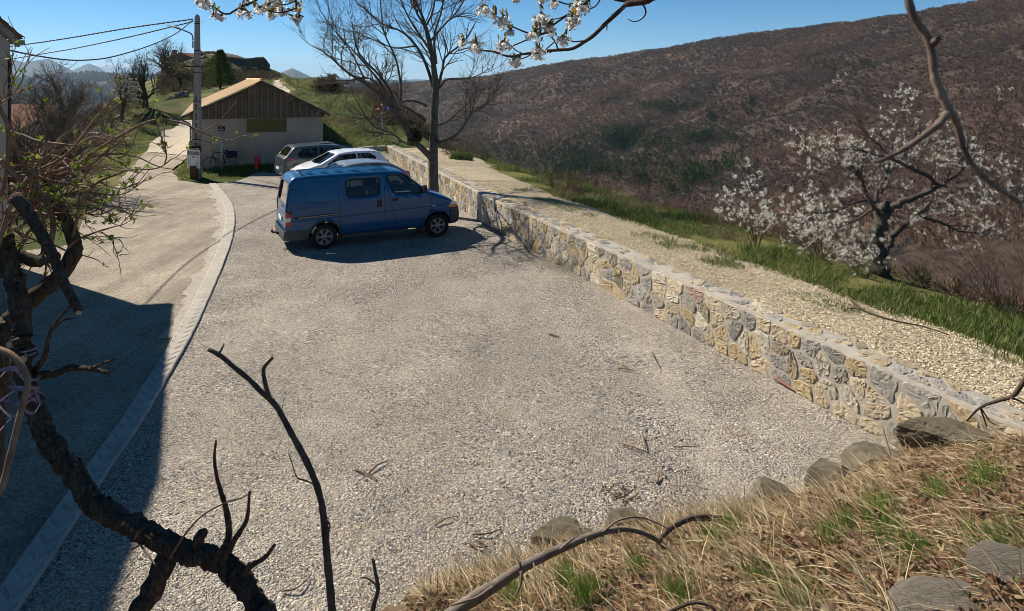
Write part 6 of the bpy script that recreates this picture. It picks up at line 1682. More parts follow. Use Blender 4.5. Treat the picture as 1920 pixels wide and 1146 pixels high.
# rocky knoll top
def rock(name, c, size, seed, mat_, rz=0.0, planes=13, sub=4, rough=0.06, label=None, cat='rock', group=None, tilt=(0, 0)):
    import bmesh
    r = np.random.default_rng(seed); bm = bmesh.new(); bmesh.ops.create_icosphere(bm, subdivisions=sub, radius=1)
    V = np.array([v.co[:] for v in bm.verts]); Fc = [tuple(v.index for v in f.verts) for f in bm.faces]; bm.free()
    nrm = r.normal(0, 1, (planes, 3)); nrm /= np.linalg.norm(nrm, axis=1, keepdims=True)
    nrm = np.concatenate([nrm, [[0, 0, 1], [0, 0, -1]]]); dd = np.r_[r.uniform(0.62, 0.95, planes), 0.7, 0.7]
    q = (V @ nrm.T); lim = np.where(q > 1e-3, dd / np.maximum(q, 1e-3), 9).min(1)
    V = V * np.minimum(lim, 1.15)[:, None]
    f1 = fbm(V[:, 0] * 2.2 + seed, V[:, 1] * 2.2 + V[:, 2] * 1.7, 4, seed) ; f2 = fbm(V[:, 2] * 7, V[:, 0] * 4 + V[:, 1] * 4, 4, seed + 5)
    V = V * (1 + rough * 2 * f1 + rough * f2)[:, None] * np.array(size)
    ca, sa = math.cos(tilt[0]), math.sin(tilt[0]); V = np.c_[V[:, 0], V[:, 1] * ca - V[:, 2] * sa, V[:, 1] * sa + V[:, 2] * ca]
    ca, sa = math.cos(tilt[1]), math.sin(tilt[1]); V = np.c_[V[:, 0] * ca + V[:, 2] * sa, V[:, 1], -V[:, 0] * sa + V[:, 2] * ca]
    o = MB().add(V, Fc, 0, None, sub > 3 and False).build(name, mat_, None, tuple(c), rz)
    return tag(o, label, cat, group)
rockm = noisy('grey_rock', (0.12, 0.11, 0.085), (0.25, 0.23, 0.19), 4, 0.95, 22, 0.02, 0.1, c3=(0.18, 0.165, 0.12))
crag = noisy('crag_rock', (0.05, 0.042, 0.03), (0.15, 0.125, 0.085), 0.8, 0.95, 2.5, 0.3, 0.1, c3=(0.11, 0.105, 0.05))
kx = lambda px, py, d: at(px, py, d)
c = kx(428, 146, 112); rock('rock_outcrop', c, (5.4, 4.5, 4.9), 7, crag, 0.2, 22, 5, 0.10, 'dark craggy rock outcrop crowning the knoll against the sky', 'rock', None, (0, 0.05))
c = kx(392, 112, 114); rock('rock_outcrop.001', c, (1.9, 2.0, 2.0), 9, crag, 0.5, 13, 5, 0.14, 'smaller bushy crag at the left end of the knoll top', 'rock')
c = kx(470, 146, 111); rock('rock_outcrop.002', c, (2.6, 2.4, 2.3), 12, crag, 0.9, 18, 5, 0.12, 'low dark crag falling away at the right end of the knoll', 'rock')
def gable_house(name, label, base, W_, D_, H_, RH, rz, wallm, roofm_, chim=None):
    o = empty(name, tuple(base), rz, label, 'house')
    mb = MB(); pr = [(-W_ / 2, -0.6), (W_ / 2, -0.6), (W_ / 2, H_), (0, H_ + RH - 0.08), (-W_ / 2, H_)]
    mb.prism(pr, D_, M=lambda V: np.c_[V[:, 0], V[:, 2] - D_ / 2, V[:, 1]]); mb.build('wall', wallm, o)
    mb = MB(); n = int(D_ / 0.07); yv = np.linspace(-D_ / 2 - 0.25, D_ / 2 + 0.25, n); wv = 0.03 * np.sin(np.arange(n) * 2 * np.pi / 4)
    for s_ in (-1, 1):
        P = np.stack([np.c_[np.full(n, s_ * (W_ / 2 + 0.3) * (1 - t)), yv, H_ - 0.1 + (RH + 0.12) * t + wv + 0.05] for t in np.linspace(0, 1, 6)])
        i, j = np.meshgrid(np.arange(5), np.arange(n - 1), indexing='ij'); q = i * n + j
        mb.add(P.reshape(-1, 3), np.stack([q, q + 1, q + n + 1, q + n], -1).reshape(-1, 4))
        mb.add(np.concatenate([P[0], P[0] - [0, 0, .12]]), [(k, k + 1, n + k + 1, n + k) for k in range(n - 1)])
    rf = mb.build('roof', roofm_, o)
    if chim: mb = MB(); mb.box((chim[0], chim[1], H_ + RH * 0.6 + 0.35), (0.55, 0.55, 1.3)); mb.box((chim[0], chim[1], H_ + RH * 0.6 + 1.02), (0.7, 0.7, 0.1)); mb.build('chimney', wallm, rf)
    return o
stonew = noisy('old_stone_wall', (0.10, 0.085, 0.07), (0.20, 0.17, 0.135), 2.5, 0.95, 9, 0.04, 0.1)
redtile = noisy('red_tile', (0.26, 0.11, 0.07), (0.42, 0.20, 0.13), 4, 0.9, 20, 0.01, 0.15)
h0 = kx(352, 128, 118)
gable_house('stone_house', 'dark stone house with tiled roof and chimney, half hidden behind the pole', (h0[0], h0[1], h0[2] - 1.2), 6.4, 6.0, 2.4, 1.35, R(4), stonew, redtile, (-1.7, -1.2))
gable_house('tiled_house', 'pale house with a red tiled roof below the walnut tree at the far left', (-34.6, 48.5, -2.6), 5.0, 7.0, 3.7, 1.4, R(68), pale, redtile)
# heaps of stones on the grass
def heap(name, label, px0, px1, py0, d, n, seed):
    r = np.random.default_rng(seed); c0 = gat((px0 + px1) / 2, d); o = empty(name, tuple(c0), 0, label, 'stone heap')
    mb = MB(); 
    import bmesh
    bm = bmesh.new(); bmesh.ops.create_icosphere(bm, subdivisions=1, radius=1); V0 = np.array([v.co[:] for v in bm.verts]); F0 = [tuple(v.index for v in f.verts) for f in bm.faces]; bm.free()
    half = (px1 - px0) / 2 / F * d
    for _ in range(n):
        u = r.uniform(-1, 1); p = np.array([u * half, r.normal(0, 0.25), abs(r.normal(0, 0.28)) * (1 - u * u * 0.6) + 0.05]); s_ = r.uniform(0.10, 0.24)
        mb.add(V0 * s_ * r.uniform(0.6, 1.2, 3) * (1 + 0.25 * r.normal(0, 1, (len(V0), 1))) + p + np.array([0, 0, tz(c0[0] + p[0], c0[1] + p[1]) - c0[2]]), F0)
    mb.build('stones', rockm, o); return o
heap('stone_heap', 'long heap of brown field stones on the grass above the track left of the barn', 318, 352, 190, 68, 60, 3)
heap('stone_heap.001', 'low scatter of field stones on the grass beyond the white garden table', 212, 243, 225, 53, 26, 4)
tb = gat(171, 42); tbl = empty('garden_table', tuple(tb), R(20), 'small white garden table standing on the grass at the left', 'table')
mb = MB(); mb.box((0, 0, 0.70), (0.95, 0.62, 0.04)); mb.build('tabletop', white_p, tbl)
for sx in (-1, 1):
    for sy in (-1, 1): mb = MB(); mb.tube([(sx * 0.40, sy * 0.25, -0.25), (sx * 0.38, sy * 0.23, 0.68)], 0.025, n=6); mb.build('leg', white_p, tbl)

# ------------------------------------------------------------------ grass
def grass(name, X, Y, Zoff, length, width, cols, seed, lean=0.5, wind=(0.15, -0.1), zf=terrain, clump=None):
    r = np.random.default_rng(seed); n = len(X); Z = zf(X, Y) + Zoff
    L = r.uniform(0.35, 1.2, n) * length * (0.55 + 1.1 * sstep(-0.3, 0.45, fbm(X * 0.8, Y * 0.8, 3, seed + 40)))
    d = np.c_[r.normal(wind[0], lean, n), r.normal(wind[1], lean, n), np.ones(n)]; d /= np.linalg.norm(d, axis=1, keepdims=True)
    b = np.c_[X, Y, Z - 0.01]
    c = np.array(cols)[r.integers(0, len(cols), n)] * r.uniform(0.6, 1.35, (n, 1)); q = sstep(0.05, 0.4, fbm(X * 0.55 + 9, Y * 0.55, 4, seed + 60))[:, None]; c = c * (1 - 0.75 * q) + np.array([0.24, 0.19, 0.10]) * 0.75 * q * r.uniform(0.6, 1.2, (n, 1))
    mb = MB(); kites(mb, b, b + d * L[:, None], r.uniform(0.7, 1.3, n) * width, c, 0, r)
    return tag(mb.build(name, leafm), kind='stuff')
GR = [(0.07, 0.12, 0.02), (0.11, 0.165, 0.03), (0.15, 0.18, 0.05), (0.26, 0.23, 0.11), (0.055, 0.10, 0.018), (0.12, 0.18, 0.035)]
r = np.random.default_rng(121)
def along_wall(n, o0, o1, y0, y1, pw=1.0, seed=0):
    r = np.random.default_rng(seed)
    k = r.uniform(0, 1, n) ** pw; Yv = y0 + (y1 - y0) * k
    wY = WALL[::1]; Xw = np.interp(Yv, WALL[:, 1], WALL[:, 0]); o = r.uniform(o0, o1, n)
    return Xw + o / 0.92, Yv + 0 * o, o
X, Y, o = along_wall(90000, 1.9, 5.2, 4.5, 33, 1.7, 1)
bnd = 1.95 + 0.5 * fbm(X * 0.8, Y * 0.8, 3, 71) + 0.9 * sstep(24, 31, Y)
oe = sdist(X, Y, EDGE); k = (o > bnd) & (oe < 1.3 + 0.8 * fbm(X, Y, 2, 5)) & (fbm(X * 0.9, Y * 0.9, 3, 72) > -0.16)
grass('grass', X[k], Y[k], 0, 0.20, 0.014, GR, 1, 0.62)
# tufts creeping over the tan gravel
X, Y, o = along_wall(16000, 1.15, 1.75, 5, 22, 1.6, 2)
k = (fbm(X * 0.9 + 4, Y * 0.9, 3, 75) + 0.15 * fbm(X * 5, Y * 5, 2, 76) > 0.04 - 0.12 * (Y < 11)); grass('grass', X[k], Y[k], 0.02, 0.13, 0.008, GR[:3], 2)
# meadow and banks farther off
def meadow(n, px0, px1, d0, d1, length, width, cols, seed, cond):
    r = np.random.default_rng(seed); px = r.uniform(px0, px1, n); d = r.uniform(d0, d1, n); X = (px - 960) / F * d; k = cond(X, d, px, r); grass('grass', X[k], d[k], 0.0, length, width, cols, seed, 0.6)
MEAD = [(0.12, 0.18, 0.035), (0.15, 0.20, 0.05), (0.20, 0.19, 0.08), (0.25, 0.22, 0.115), (0.10, 0.15, 0.03)]
def inb(X, Y):      # inside the barn footprint
    q = np.stack([X - A0[0], Y - A0[1]], -1); det = bt[0] * bdp[1] - bt[1] * bdp[0]
    s_ = (q[..., 0] * bdp[1] - q[..., 1] * bdp[0]) / det; d_ = (bt[0] * q[..., 1] - bt[1] * q[..., 0]) / det
    return (s_ > -0.05) & (s_ < BL + 0.05) & (d_ > -0.02) & (d_ < BD)
offtrack = lambda X, d: ~inside(X, d, np.concatenate([TRACK_L, TRACK_R[::-1]])) & ~inside(X, d, ROAD_FAR) & ~inb(X, d)
twin = lambda X, d: ((np.abs(X - np.interp(d, [49, 55, 62, 70, 76], [-16.6, -18, -20.2, -23.9, -25.9])) < 0.5) | (np.abs(X - np.interp(d, [49, 55, 62, 70, 76], [-18.3, -19.7, -21.9, -25.6, -27.6])) < 0.5))
meadow(42000, 500, 745, 35.2, 80, 0.20, 0.035, MEAD, 131, lambda X, d, px, r: (sdist(X, d, EDGE) < 0.8) & ~twin(X, d) & offtrack(X, d) & (fbm(X * 0.5, d * 0.5, 3, 9) > -0.35))
meadow(30000, 150, 372, 34, 84, 0.16, 0.03, [(0.10, 0.16, 0.025), (0.13, 0.18, 0.035), (0.18, 0.18, 0.07)], 132, lambda X, d, px, r: offtrack(X, d) & (fbm(X * 0.4, d * 0.4, 3, 12) > -0.25))
def front(X, d, px, r):
    fl = np.interp(px, [325, 345, 396, 450, 478, 520, 560], [340, 342, 340, 334, 323, 317, 312]); py = YH + F * CH / d
    return (py < fl + r.normal(0, 1.2, len(px))) & offtrack(X, d)
meadow(26000, 318, 600, 30.6, 36.5, 0.13, 0.016, [(0.10, 0.165, 0.025), (0.12, 0.18, 0.035), (0.16, 0.17, 0.05)], 133, front)

# ================================================================== the bank in the foreground
BC = np.array([  # px, edge row, edge z, z on the bottom line of the picture
 (-300, 1420, 0.0, 0.0), (200, 1330, 0.0, 0.05), (450, 1260, 0.02, 0.15), (620, 1205, 0.08, 0.3), (700, 1178, 0.12, 0.38), (780, 1148, 0.15, 0.5), (850, 1112, 0.22, 0.62), (920, 1085, 0.28, 0.78), (1000, 1060, 0.3, 0.95), (1100, 1030, 0.3, 1.15), (1250, 992, 0.3, 1.42), (1340, 970, 0.32, 1.55), (1430, 946, 0.35, 1.68), (1540, 920, 0.35, 1.82), (1620, 885, 0.36, 1.92), (1700, 846, 0.34, 2.0), (1800, 838, 0.72, 2.06), (1920, 816, 0.98, 2.12), (2100, 792, 1.1, 2.2), (2500, 730, 1.1, 2.3), (3200, 650, 1.0, 2.3)], float)
bpx = np.linspace(-300, 3200, 420)
by_, bz_, bA = [np.interp(bpx, BC[:, 0], BC[:, k]) for k in (1, 2, 3)]
dE = F * (CH - bz_) / (by_ - YH); Ept = np.c_[(bpx - 960) / F * dE, dE, bz_]
dA = np.minimum(F * (CH - bA) / (1165 - YH), dE - 0.35); Apt = np.c_[(bpx - 960) / F * dA, dA, bA]
Bpt = np.c_[(bpx - 960) / F * 1.5, np.full(420, 1.1), np.interp(bpx, [-300, 600, 1400, 3200], [1.7, 2.2, 2.7, 2.8])]
Cpt = np.c_[(bpx - 960) / F * 3.0, np.full(420, -3.5), np.full(420, 2.9)]
toe = Ept + np.c_[np.zeros(420), np.full(420, 0.10), -bz_ - 0.12]
def bank_pt(u, v):
    """u = column px, v: 0 edge, 1 bottom line, 2 at the feet, 3 behind"""
    g = lambda A_: np.stack([np.interp(u, bpx, A_[:, k]) for k in range(3)], -1)
    e, a, b, c_ = g(Ept), g(Apt), g(Bpt), g(Cpt); v = v[..., None]
    p = np.where(v < 1, e + (a - e) * v, np.where(v < 2, a + (b - a) * (v - 1), b + (c_ - b) * (v - 2)))
    bulge = 0.10 * np.sin(np.pi * np.clip(v[..., 0], 0, 1)) 
    p[..., 2] += bulge + 0.05 * fbm(p[..., 0] * 1.7, p[..., 1] * 1.7, 4, 301) * sstep(0.0, 0.15, v[..., 0]) + 0.02 * fbm(p[..., 0] * 8, p[..., 1] * 8, 3, 302)
    return p
bv = np.concatenate([np.linspace(0, 1, 46), np.linspace(1.06, 2, 12), np.linspace(2.2, 3, 5)])
BU, BV = np.meshgrid(bpx, bv); BP = bank_pt(BU, BV)
BP = np.concatenate([toe[None], BP])
ny, nx = BP.shape[:2]; J, I = np.meshgrid(np.arange(ny - 1), np.arange(nx - 1), indexing='ij'); b_ = J * nx + I
lit = noisy('leaf_mould', (0.075, 0.052, 0.034), (0.20, 0.145, 0.095), 7, 0.95, 30, 0.03, 0.1, c3=(0.13, 0.092, 0.058))
tag(MB().add(BP.reshape(-1, 3), np.stack([b_, b_ + nx, b_ + nx + 1, b_ + 1], -1).reshape(-1, 4), 0, None, True).build('bank', lit), kind='structure')
r = np.random.default_rng(141)
# fallen leaves
n = 21000; u = r.uniform(760, 2080, n); v = r.uniform(0.02, 1.15, n)
k = r.random(n) < 0.35 + 0.65 * sstep(1000, 1600, u + 200 * fbm(u * 0.01, v * 4, 2, 4)); u, v = u[k], v[k]; p = bank_pt(u, v); n = len(p)
s_ = r.uniform(0.008, 0.030, n) * np.where(r.random(n) < 0.06, 1.5, 1)
ang = r.uniform(0, 2 * np.pi, n); d = np.c_[np.cos(ang), np.sin(ang), r.normal(0, 0.35, n)]
sd = np.c_[-np.sin(ang), np.cos(ang), r.normal(0, 0.45, n)]
up = np.array([0, 0, 1.0]); p0 = p + up * r.uniform(0.004, 0.035, (n, 1)); cur = r.uniform(-0.2, 0.7, (n, 1))
S_ = s_[:, None]
V = np.stack([p0 - d * S_, p0 - d * S_ * 0.35 + sd * S_ * 0.5 + up * S_ * cur, p0 + d * S_ * 0.4 + sd * S_ * 0.42 + up * S_ * cur * 1.2, p0 + d * S_ * 1.1 + up * S_ * cur * 0.6, p0 + d * S_ * 0.4 - sd * S_ * 0.42 + up * S_ * cur, p0 - d * S_ * 0.35 - sd * S_ * 0.5 + up * S_ * cur], 1)
LC = np.array([(0.20, 0.115, 0.06), (0.26, 0.165, 0.09), (0.14, 0.078, 0.045), (0.32, 0.22, 0.13), (0.22, 0.10, 0.05), (0.36, 0.27, 0.17)])
c = LC[r.integers(0, len(LC), n)] * r.uniform(0.65, 1.25, (n, 1))
i6 = np.arange(n)[:, None] * 6
mb = MB(); mb.add(V.reshape(-1, 3), np.concatenate([i6 + np.array([0, 1, 2, 3]), i6 + np.array([0, 3, 4, 5])]), 0, np.repeat(c, 6, axis=0)); tag(mb.build('leaf_litter', leafm), kind='stuff')
# bleached grass stems lying towards the car park
def stems(name, n, u0, u1, v0, v1, L0, wd, cols, seed, dirv, sp, keepf=None, K=4):
    r = np.random.default_rng(seed); u = r.uniform(u0, u1, n); v = r.uniform(v0, v1, n)
    if keepf is not None: k = keepf(u, v, r); u, v = u[k], v[k]
    p = bank_pt(u, v); n = len(p); L = r.uniform(0.4, 1.3, n) * L0
    d = np.array(dirv) + r.normal(0, sp, (n, 3)); d /= np.linalg.norm(d, axis=1, keepdims=True)
    g = np.array([0, 0, -1.0]) * r.uniform(0.2, 0.9, (n, 1))
    sd = np.cross(d, [0, 0, 1.0]) + r.normal(0, 0.3, (n, 3)); sd /= np.linalg.norm(sd, axis=1, keepdims=True)
    rows = []
    for t in np.linspace(0, 1, K):
        q = p + d * (L * t)[:, None] + g * (L * 0.55 * t * t)[:, None]; q[:, 2] = np.maximum(q[:, 2], p[:, 2] * 0 + np.minimum(q[:, 2] + 0.5, q[:, 2]))
        w_ = wd * (1 - 0.85 * t) * 0.5
        rows += [q + sd * w_, q - sd * w_]
    V = np.stack(rows, 1); m_ = 2 * K
    i0 = np.arange(n)[:, None] * m_
    Q = np.concatenate([i0 + np.array([2 * k_, 2 * k_ + 1, 2 * k_ + 3, 2 * k_ + 2]) for k_ in range(K - 1)])
    c = np.array(cols)[r.integers(0, len(cols), n)] * r.uniform(0.7, 1.3, (n, 1))
    mb = MB(); mb.add(V.reshape(-1, 3), Q, 0, np.repeat(c, m_, axis=0)); return tag(mb.build(name, drym), kind='stuff')
DR = [(0.48, 0.36, 0.20), (0.58, 0.47, 0.29), (0.38, 0.27, 0.15), (0.26, 0.18, 0.10), (0.66, 0.56, 0.37)]
stems('dry_grass', 6500, 770, 1720, 0.0, 1.1, 0.28, 0.0075, DR, 151, (-0.45, 0.5, 0.55), 0.42, lambda u, v, r: r.random(len(u)) < 0.10 + 0.9 * sstep(-0.05, 0.25, fbm(u * 0.012, v * 4, 3, 6) + 0.18 - 0.3 * v))
stems('dry_grass', 3600, 1350, 2080, 0.0, 1.1, 0.28, 0.0070, DR, 152, (-0.7, 0.25, 0.35), 0.45, lambda u, v, r: r.random(len(u)) < 0.12 + 0.88 * sstep(0.0, 0.25, fbm(u * 0.011, v * 4, 3, 16)))
stems('dry_grass', 1500, 790, 1400, -0.0, 0.10, 0.28, 0.0065, DR, 155, (-0.35, 0.4, 0.8), 0.30)
stems('dry_grass', 5000, 780, 2080, 0.0, 1.1, 0.22, 0.0070, DR + [(0.22, 0.15, 0.09)] * 3, 156, (-0.6, 0.45, 0.12), 0.40)
GG = [(0.12, 0.20, 0.03), (0.15, 0.23, 0.045), (0.09, 0.16, 0.025)]
gsp = np.array([(1650, 955, 40), (1660, 1000, 45), (1590, 985, 30), (1720, 1040, 40), (1880, 1020, 45), (1820, 1015, 30), (1560, 1010, 30), (1340, 1020, 30), (1380, 1000, 30), (1200, 1070, 26), (1060, 1090, 26), (1280, 1120, 40), (1500, 1130, 50), (1100, 1120, 40), (1430, 1090, 30), (960, 1120, 26), (1760, 925, 30), (1850, 900, 40)], float)
def gsel(u, v, r):
    P = bank_pt(u, v); x = 960 + P[:, 0] / P[:, 1] * F; y = YH + F * (CH - P[:, 2]) / P[:, 1]; k = np.zeros(len(u), bool)
    for (cx, cy, s_) in gsp: k |= np.hypot(x - cx, (y - cy) * 1.2) < s_ * r.uniform(0.1, 1.0, len(u))
    return k
stems('green_grass', 95000, 780, 2080, 0.0, 1.15, 0.15, 0.0065, GG, 153, (-0.2, 0.15, 0.9), 0.34, gsel)
stems('green_grass', 5000, 780, 2080, 0.05, 1.15, 0.10, 0.0045, GG, 154, (-0.2, 0.15, 0.9), 0.45)

# small weeds between the dead stems
r = np.random.default_rng(143); n = 900; u = r.uniform(820, 2060, n); v = r.uniform(0.03, 1.1, n); k = fbm(u * 0.02, v * 6, 3, 33) > 0.02; P = np.repeat(bank_pt(u[k], v[k]), 7, axis=0); n = len(P)
d = np.c_[r.normal(0, 0.7, n), r.normal(0, 0.7, n), r.uniform(0.2, 1, n)]; d /= np.linalg.norm(d, axis=1, keepdims=True)
mb = MB(); kites(mb, P + np.array([0, 0, 0.01]), P + d * r.uniform(0.012, 0.035, (n, 1)) + np.array([0, 0, 0.02]), r.uniform(0.008, 0.018, n), np.array([0.10, 0.17, 0.035]) * r.uniform(0.6, 1.4, (n, 1)), 0, r); tag(mb.build('weeds', leafm), kind='stuff')
# boulders and slabs
def rk(name, label, px, py, z, size, seed, rz, tilt=(0, 0), mat_=rockm, rough=0.05, planes=13):
    p = gp(px, py, z); return rock(name, p, size, seed, mat_, rz, planes, 5, rough, label, 'rock', None, tilt)
lich = noisy('lichen_rock', (0.035, 0.031, 0.023), (0.16, 0.14, 0.10), 3.2, 0.95, 26, 0.02, 0.1, c3=(0.10, 0.09, 0.062))
rk('boulder', 'long lichened grey slab set against the near end of the stone wall', 1790, 828, 0.55, (0.52, 0.30, 0.24), 21, R(-14), (0, 0.10), lich, 0.06)
rk('boulder.001', 'pale tan block at the right edge above the lichened slab', 1922, 832, 0.92, (0.20, 0.16, 0.14), 22, R(20), (0, 0), noisy('tan_rock', (0.30, 0.235, 0.15), (0.46, 0.38, 0.27), 4, 0.95, 25, 0.015, 0.1))
rk('boulder.002', 'dark boulder at the foot of the wall end beside the gravel corner', 1642, 876, 0.36, (0.36, 0.24, 0.24), 23, R(10), (0, 0), lich)
rk('boulder.003', 'low dark stone half buried in dry grass, left of the wall end boulder', 1556, 902, 0.34, (0.27, 0.18, 0.19), 24, R(35), (0, 0), lich)
rk('boulder.004', 'small dark stone at the middle of the grassy gravel edge', 1446, 928, 0.34, (0.26, 0.16, 0.17), 25, R(-20), (0, 0), lich)
rk('boulder.005', 'half hidden stone in the grass edge above the fallen branch', 1064, 1012, 0.26, (0.34, 0.18, 0.16), 26, R(12), (0, 0), lich)
rk('boulder.006', 'flat stone beside the gravel at the lower end of the grassy edge', 1178, 985, 0.26, (0.28, 0.16, 0.14), 27, R(-8), (0, 0), lich)
flatm = noisy('slate_stone', (0.055, 0.05, 0.04), (0.22, 0.195, 0.155), 6, 0.92, 34, 0.02, 0.15, stretch=(1, 2.5, 5), c3=(0.13, 0.115, 0.09))
rk('flat_stone', 'tilted flat grey stone at the lower right edge, upper of the two', 1912, 1088, 2.05, (0.30, 0.16, 0.065), 28, R(-24), (R(14), 0.1), flatm, 0.03, 9)
rk('flat_stone.001', 'broad dark flat stone in the lower right corner, below the tilted one', 1846, 1150, 2.02, (0.42, 0.19, 0.085), 29, R(4), (R(6), 0.02), flatm, 0.04, 9)

# ------------------------------------------------------------------ loose stones of the car park, nearest part
r = np.random.default_rng(161)
import bmesh
def pebbles(name, P, size, cols, seed, mat_):
    r = np.random.default_rng(seed); n = len(P)
    O = np.array([(1, 0, 0), (-1, 0, 0), (0, 1, 0), (0, -1, 0), (0, 0, 1), (0, 0, -1)], float)
    FO = np.array([(0, 2, 4), (2, 1, 4), (1, 3, 4), (3, 0, 4), (2, 0, 5), (1, 2, 5), (3, 1, 5), (0, 3, 5)])
    a = r.uniform(0, 2 * np.pi, n); s3 = r.uniform(0.6, 1.25, (n, 3)) * size[:, None] * np.array([1, 0.8, 0.55])
    V = O[None] * s3[:, None, :] + r.normal(0, 0.22, (n, 6, 3)) * size[:, None, None]
    ca, sa = np.cos(a)[:, None], np.sin(a)[:, None]
    V = np.stack([V[..., 0] * ca - V[..., 1] * sa, V[..., 0] * sa + V[..., 1] * ca, V[..., 2]], -1) + P[:, None, :]
    c = np.array(cols)[r.integers(0, len(cols), n)] * r.uniform(0.75, 1.2, (n, 1))
    Q = (np.arange(n)[:, None, None] * 6 + FO[None]).reshape(-1, 3)
    mb = MB(); mb.add(V.reshape(-1, 3), Q, 0, np.repeat(c, 6, axis=0)); return tag(mb.build(name, mat_), kind='stuff')
pebm = attr_mat('pebble', 0.18, 30, 0.9, None, 0, 0.15)
n = 150000; px = r.uniform(40, 1720, n); py = 1180 - 760 * r.random(n) ** 1.35; q = F * CH / (py - YH); X = (px - 960) / F * q
kx_ = np.interp(q, KERB[::-1, 1], KERB[::-1, 0])
k = (X > kx_ + 0.2) & (sdist(X, q, WALL) < -0.03) & (fbm(X * 1.1, q * 1.1, 3, 91) + 0.25 * fbm(X * 5, q * 5, 2, 92) > -0.08 + 0.16 * r.normal(0, 1, n))
X, q = X[k], q[k]; P = np.c_[X, q, lot_z(X, q) + 0.012]
pebbles('loose_gravel', P, r.uniform(0.005, 0.0135, len(P)) * (1 + 0.7 * (r.random(len(P)) < 0.04)), [(0.30, 0.28, 0.25), (0.42, 0.385, 0.325), (0.50, 0.44, 0.34), (0.20, 0.195, 0.195), (0.64, 0.58, 0.47), (0.48, 0.38, 0.25)], 5, pebm)
X, Y, o = along_wall(45000, 0.48, 2.2, 5.2, 24, 1.8, 9); P = np.c_[X, Y, terrain(X, Y) + 0.03]
pebbles('loose_gravel', P, r.uniform(0.007, 0.020, len(P)), [(0.62, 0.52, 0.35), (0.72, 0.62, 0.44), (0.50, 0.40, 0.25), (0.40, 0.36, 0.30), (0.80, 0.72, 0.55)], 6, pebm)
# ================================================================== branches close to the camera
def traced(T, r, px_, d0, d1, w0, w1, n=8, K=None, knob=0.0):
    K = K or max(6, len(px_) * 5)
    P = smooth_line([(x, y, 0) for x, y in px_], K)[:, :2]; dd = np.linspace(d0, d1, K)
    pts = np.array([at(x, y, d) for (x, y), d in zip(P, dd)]); rad = np.linspace(w0, w1, K) / 2 / F * dd
    if knob: rad = rad * (1 + knob * r.normal(0, 1, K).clip(-1.2, 2.0)); pts = pts + r.normal(0, 1, pts.shape) * rad[:, None] * knob * 0.5
    T.put(pts, rad, n); return pts, rad
vine_bark = NM('vine_bark'); v = vine_bark.pos((1, 1, 0.4))
vc = vine_bark.ramp(vine_bark.noise(v, 38, 8, 0.75, 1.5), [(0.3, (0.028, 0.020, 0.015)), (0.52, (0.12, 0.088, 0.063)), (0.72, (0.32, 0.245, 0.18))])
vine_bark = vine_bark.out(vc, 0.95, vine_bark.bump(vine_bark.noise(v, 70, 8, 0.8, 1.0), 0.02), 0, 0.1)
cane = noisy('cane_bark', (0.15, 0.085, 0.05), (0.32, 0.21, 0.14), 22, 0.8, 60, 0.002, 0.2)
cutw = noisy('cut_wood', (0.42, 0.29, 0.17), (0.56, 0.42, 0.27), 30, 0.85)
r = np.random.default_rng(171)
# old vine: trunk, arms, shoots
vb = np.array([-0.9, 2.0, 1.5])
vine = empty('grape_vine', tuple(vb), 0, 'gnarled dark old vine trunk with pruned arms rising in the lower left foreground', 'vine')
def rel(mb, b): mb.V = [q - b for q in mb.V]; return mb
T = Tree()
trunkp = traced(T, r, [(500, 1185), (487, 1140), (452, 1092), (405, 1050), (352, 1034), (312, 1018), (250, 986), (180, 948), (140, 892), (88, 822), (62, 762), (38, 682), (40, 602), (22, 520), (5, 440)], 2.55, 3.15, 36, 31, 22, 200, 0.09)
traced(T, r, [(487, 1140), (505, 1200), (520, 1300), (500, 1420)], 2.55, 2.35, 42, 46, 12, 20, 0.06)
traced(T, r, [(318, 1020), (306, 1060), (284, 1110), (258, 1150), (220, 1230), (200, 1330)], 2.75, 2.5, 38, 32, 12, 34, 0.10)
# knots and bark scales along the trunk
for k in range(60):
    i = r.integers(4, len(trunkp[0]) - 4); p = trunkp[0][i]; q = trunkp[1][i]; d = r.normal(0, 1, 3); d /= np.linalg.norm(d)
    tn = trunkp[0][i + 3] - trunkp[0][i - 3]; tn /= np.linalg.norm(tn); d -= tn * (d @ tn); d /= np.linalg.norm(d)
    sl = r.uniform(0.7, 1.6)
    T.put(np.stack([p + d * q * 0.80 - tn * q * sl, p + d * q * 0.98, p + d * q * r.uniform(0.98, 1.12) + tn * q * 0.4 * sl, p + d * q * 0.80 + tn * q * sl]), np.array([q * 0.10, q * r.uniform(0.16, 0.3), q * r.uniform(0.14, 0.26), q * 0.08]), 7)
mb = MB(); T.mesh(mb)
for k, q in enumerate(mb.V):            # stringy, flaking bark
    n3 = np.stack([fbm(q[:, 0] * 55 + q[:, 2] * 14, q[:, 1] * 55 - q[:, 2] * 9 + a, 3, 400 + a) for a in range(3)], -1); mb.V[k] = q + 0.016 * n3
rel(mb, vb).build('trunk', vine_bark, vine)
def part(name, paths, mat_, parent=vine, base=vb, seed=1, knob=0.07, n=8):
    rr2 = np.random.default_rng(seed); out = []
    for (pp, d0, d1, w0, w1) in paths:
        T = Tree(); L_ = traced(T, rr2, pp, d0, d1, w0, w1, n, None, knob); out.append(L_)
        mb = MB(); T.mesh(mb); rel(mb, base).build(name, mat_, parent)
    return out
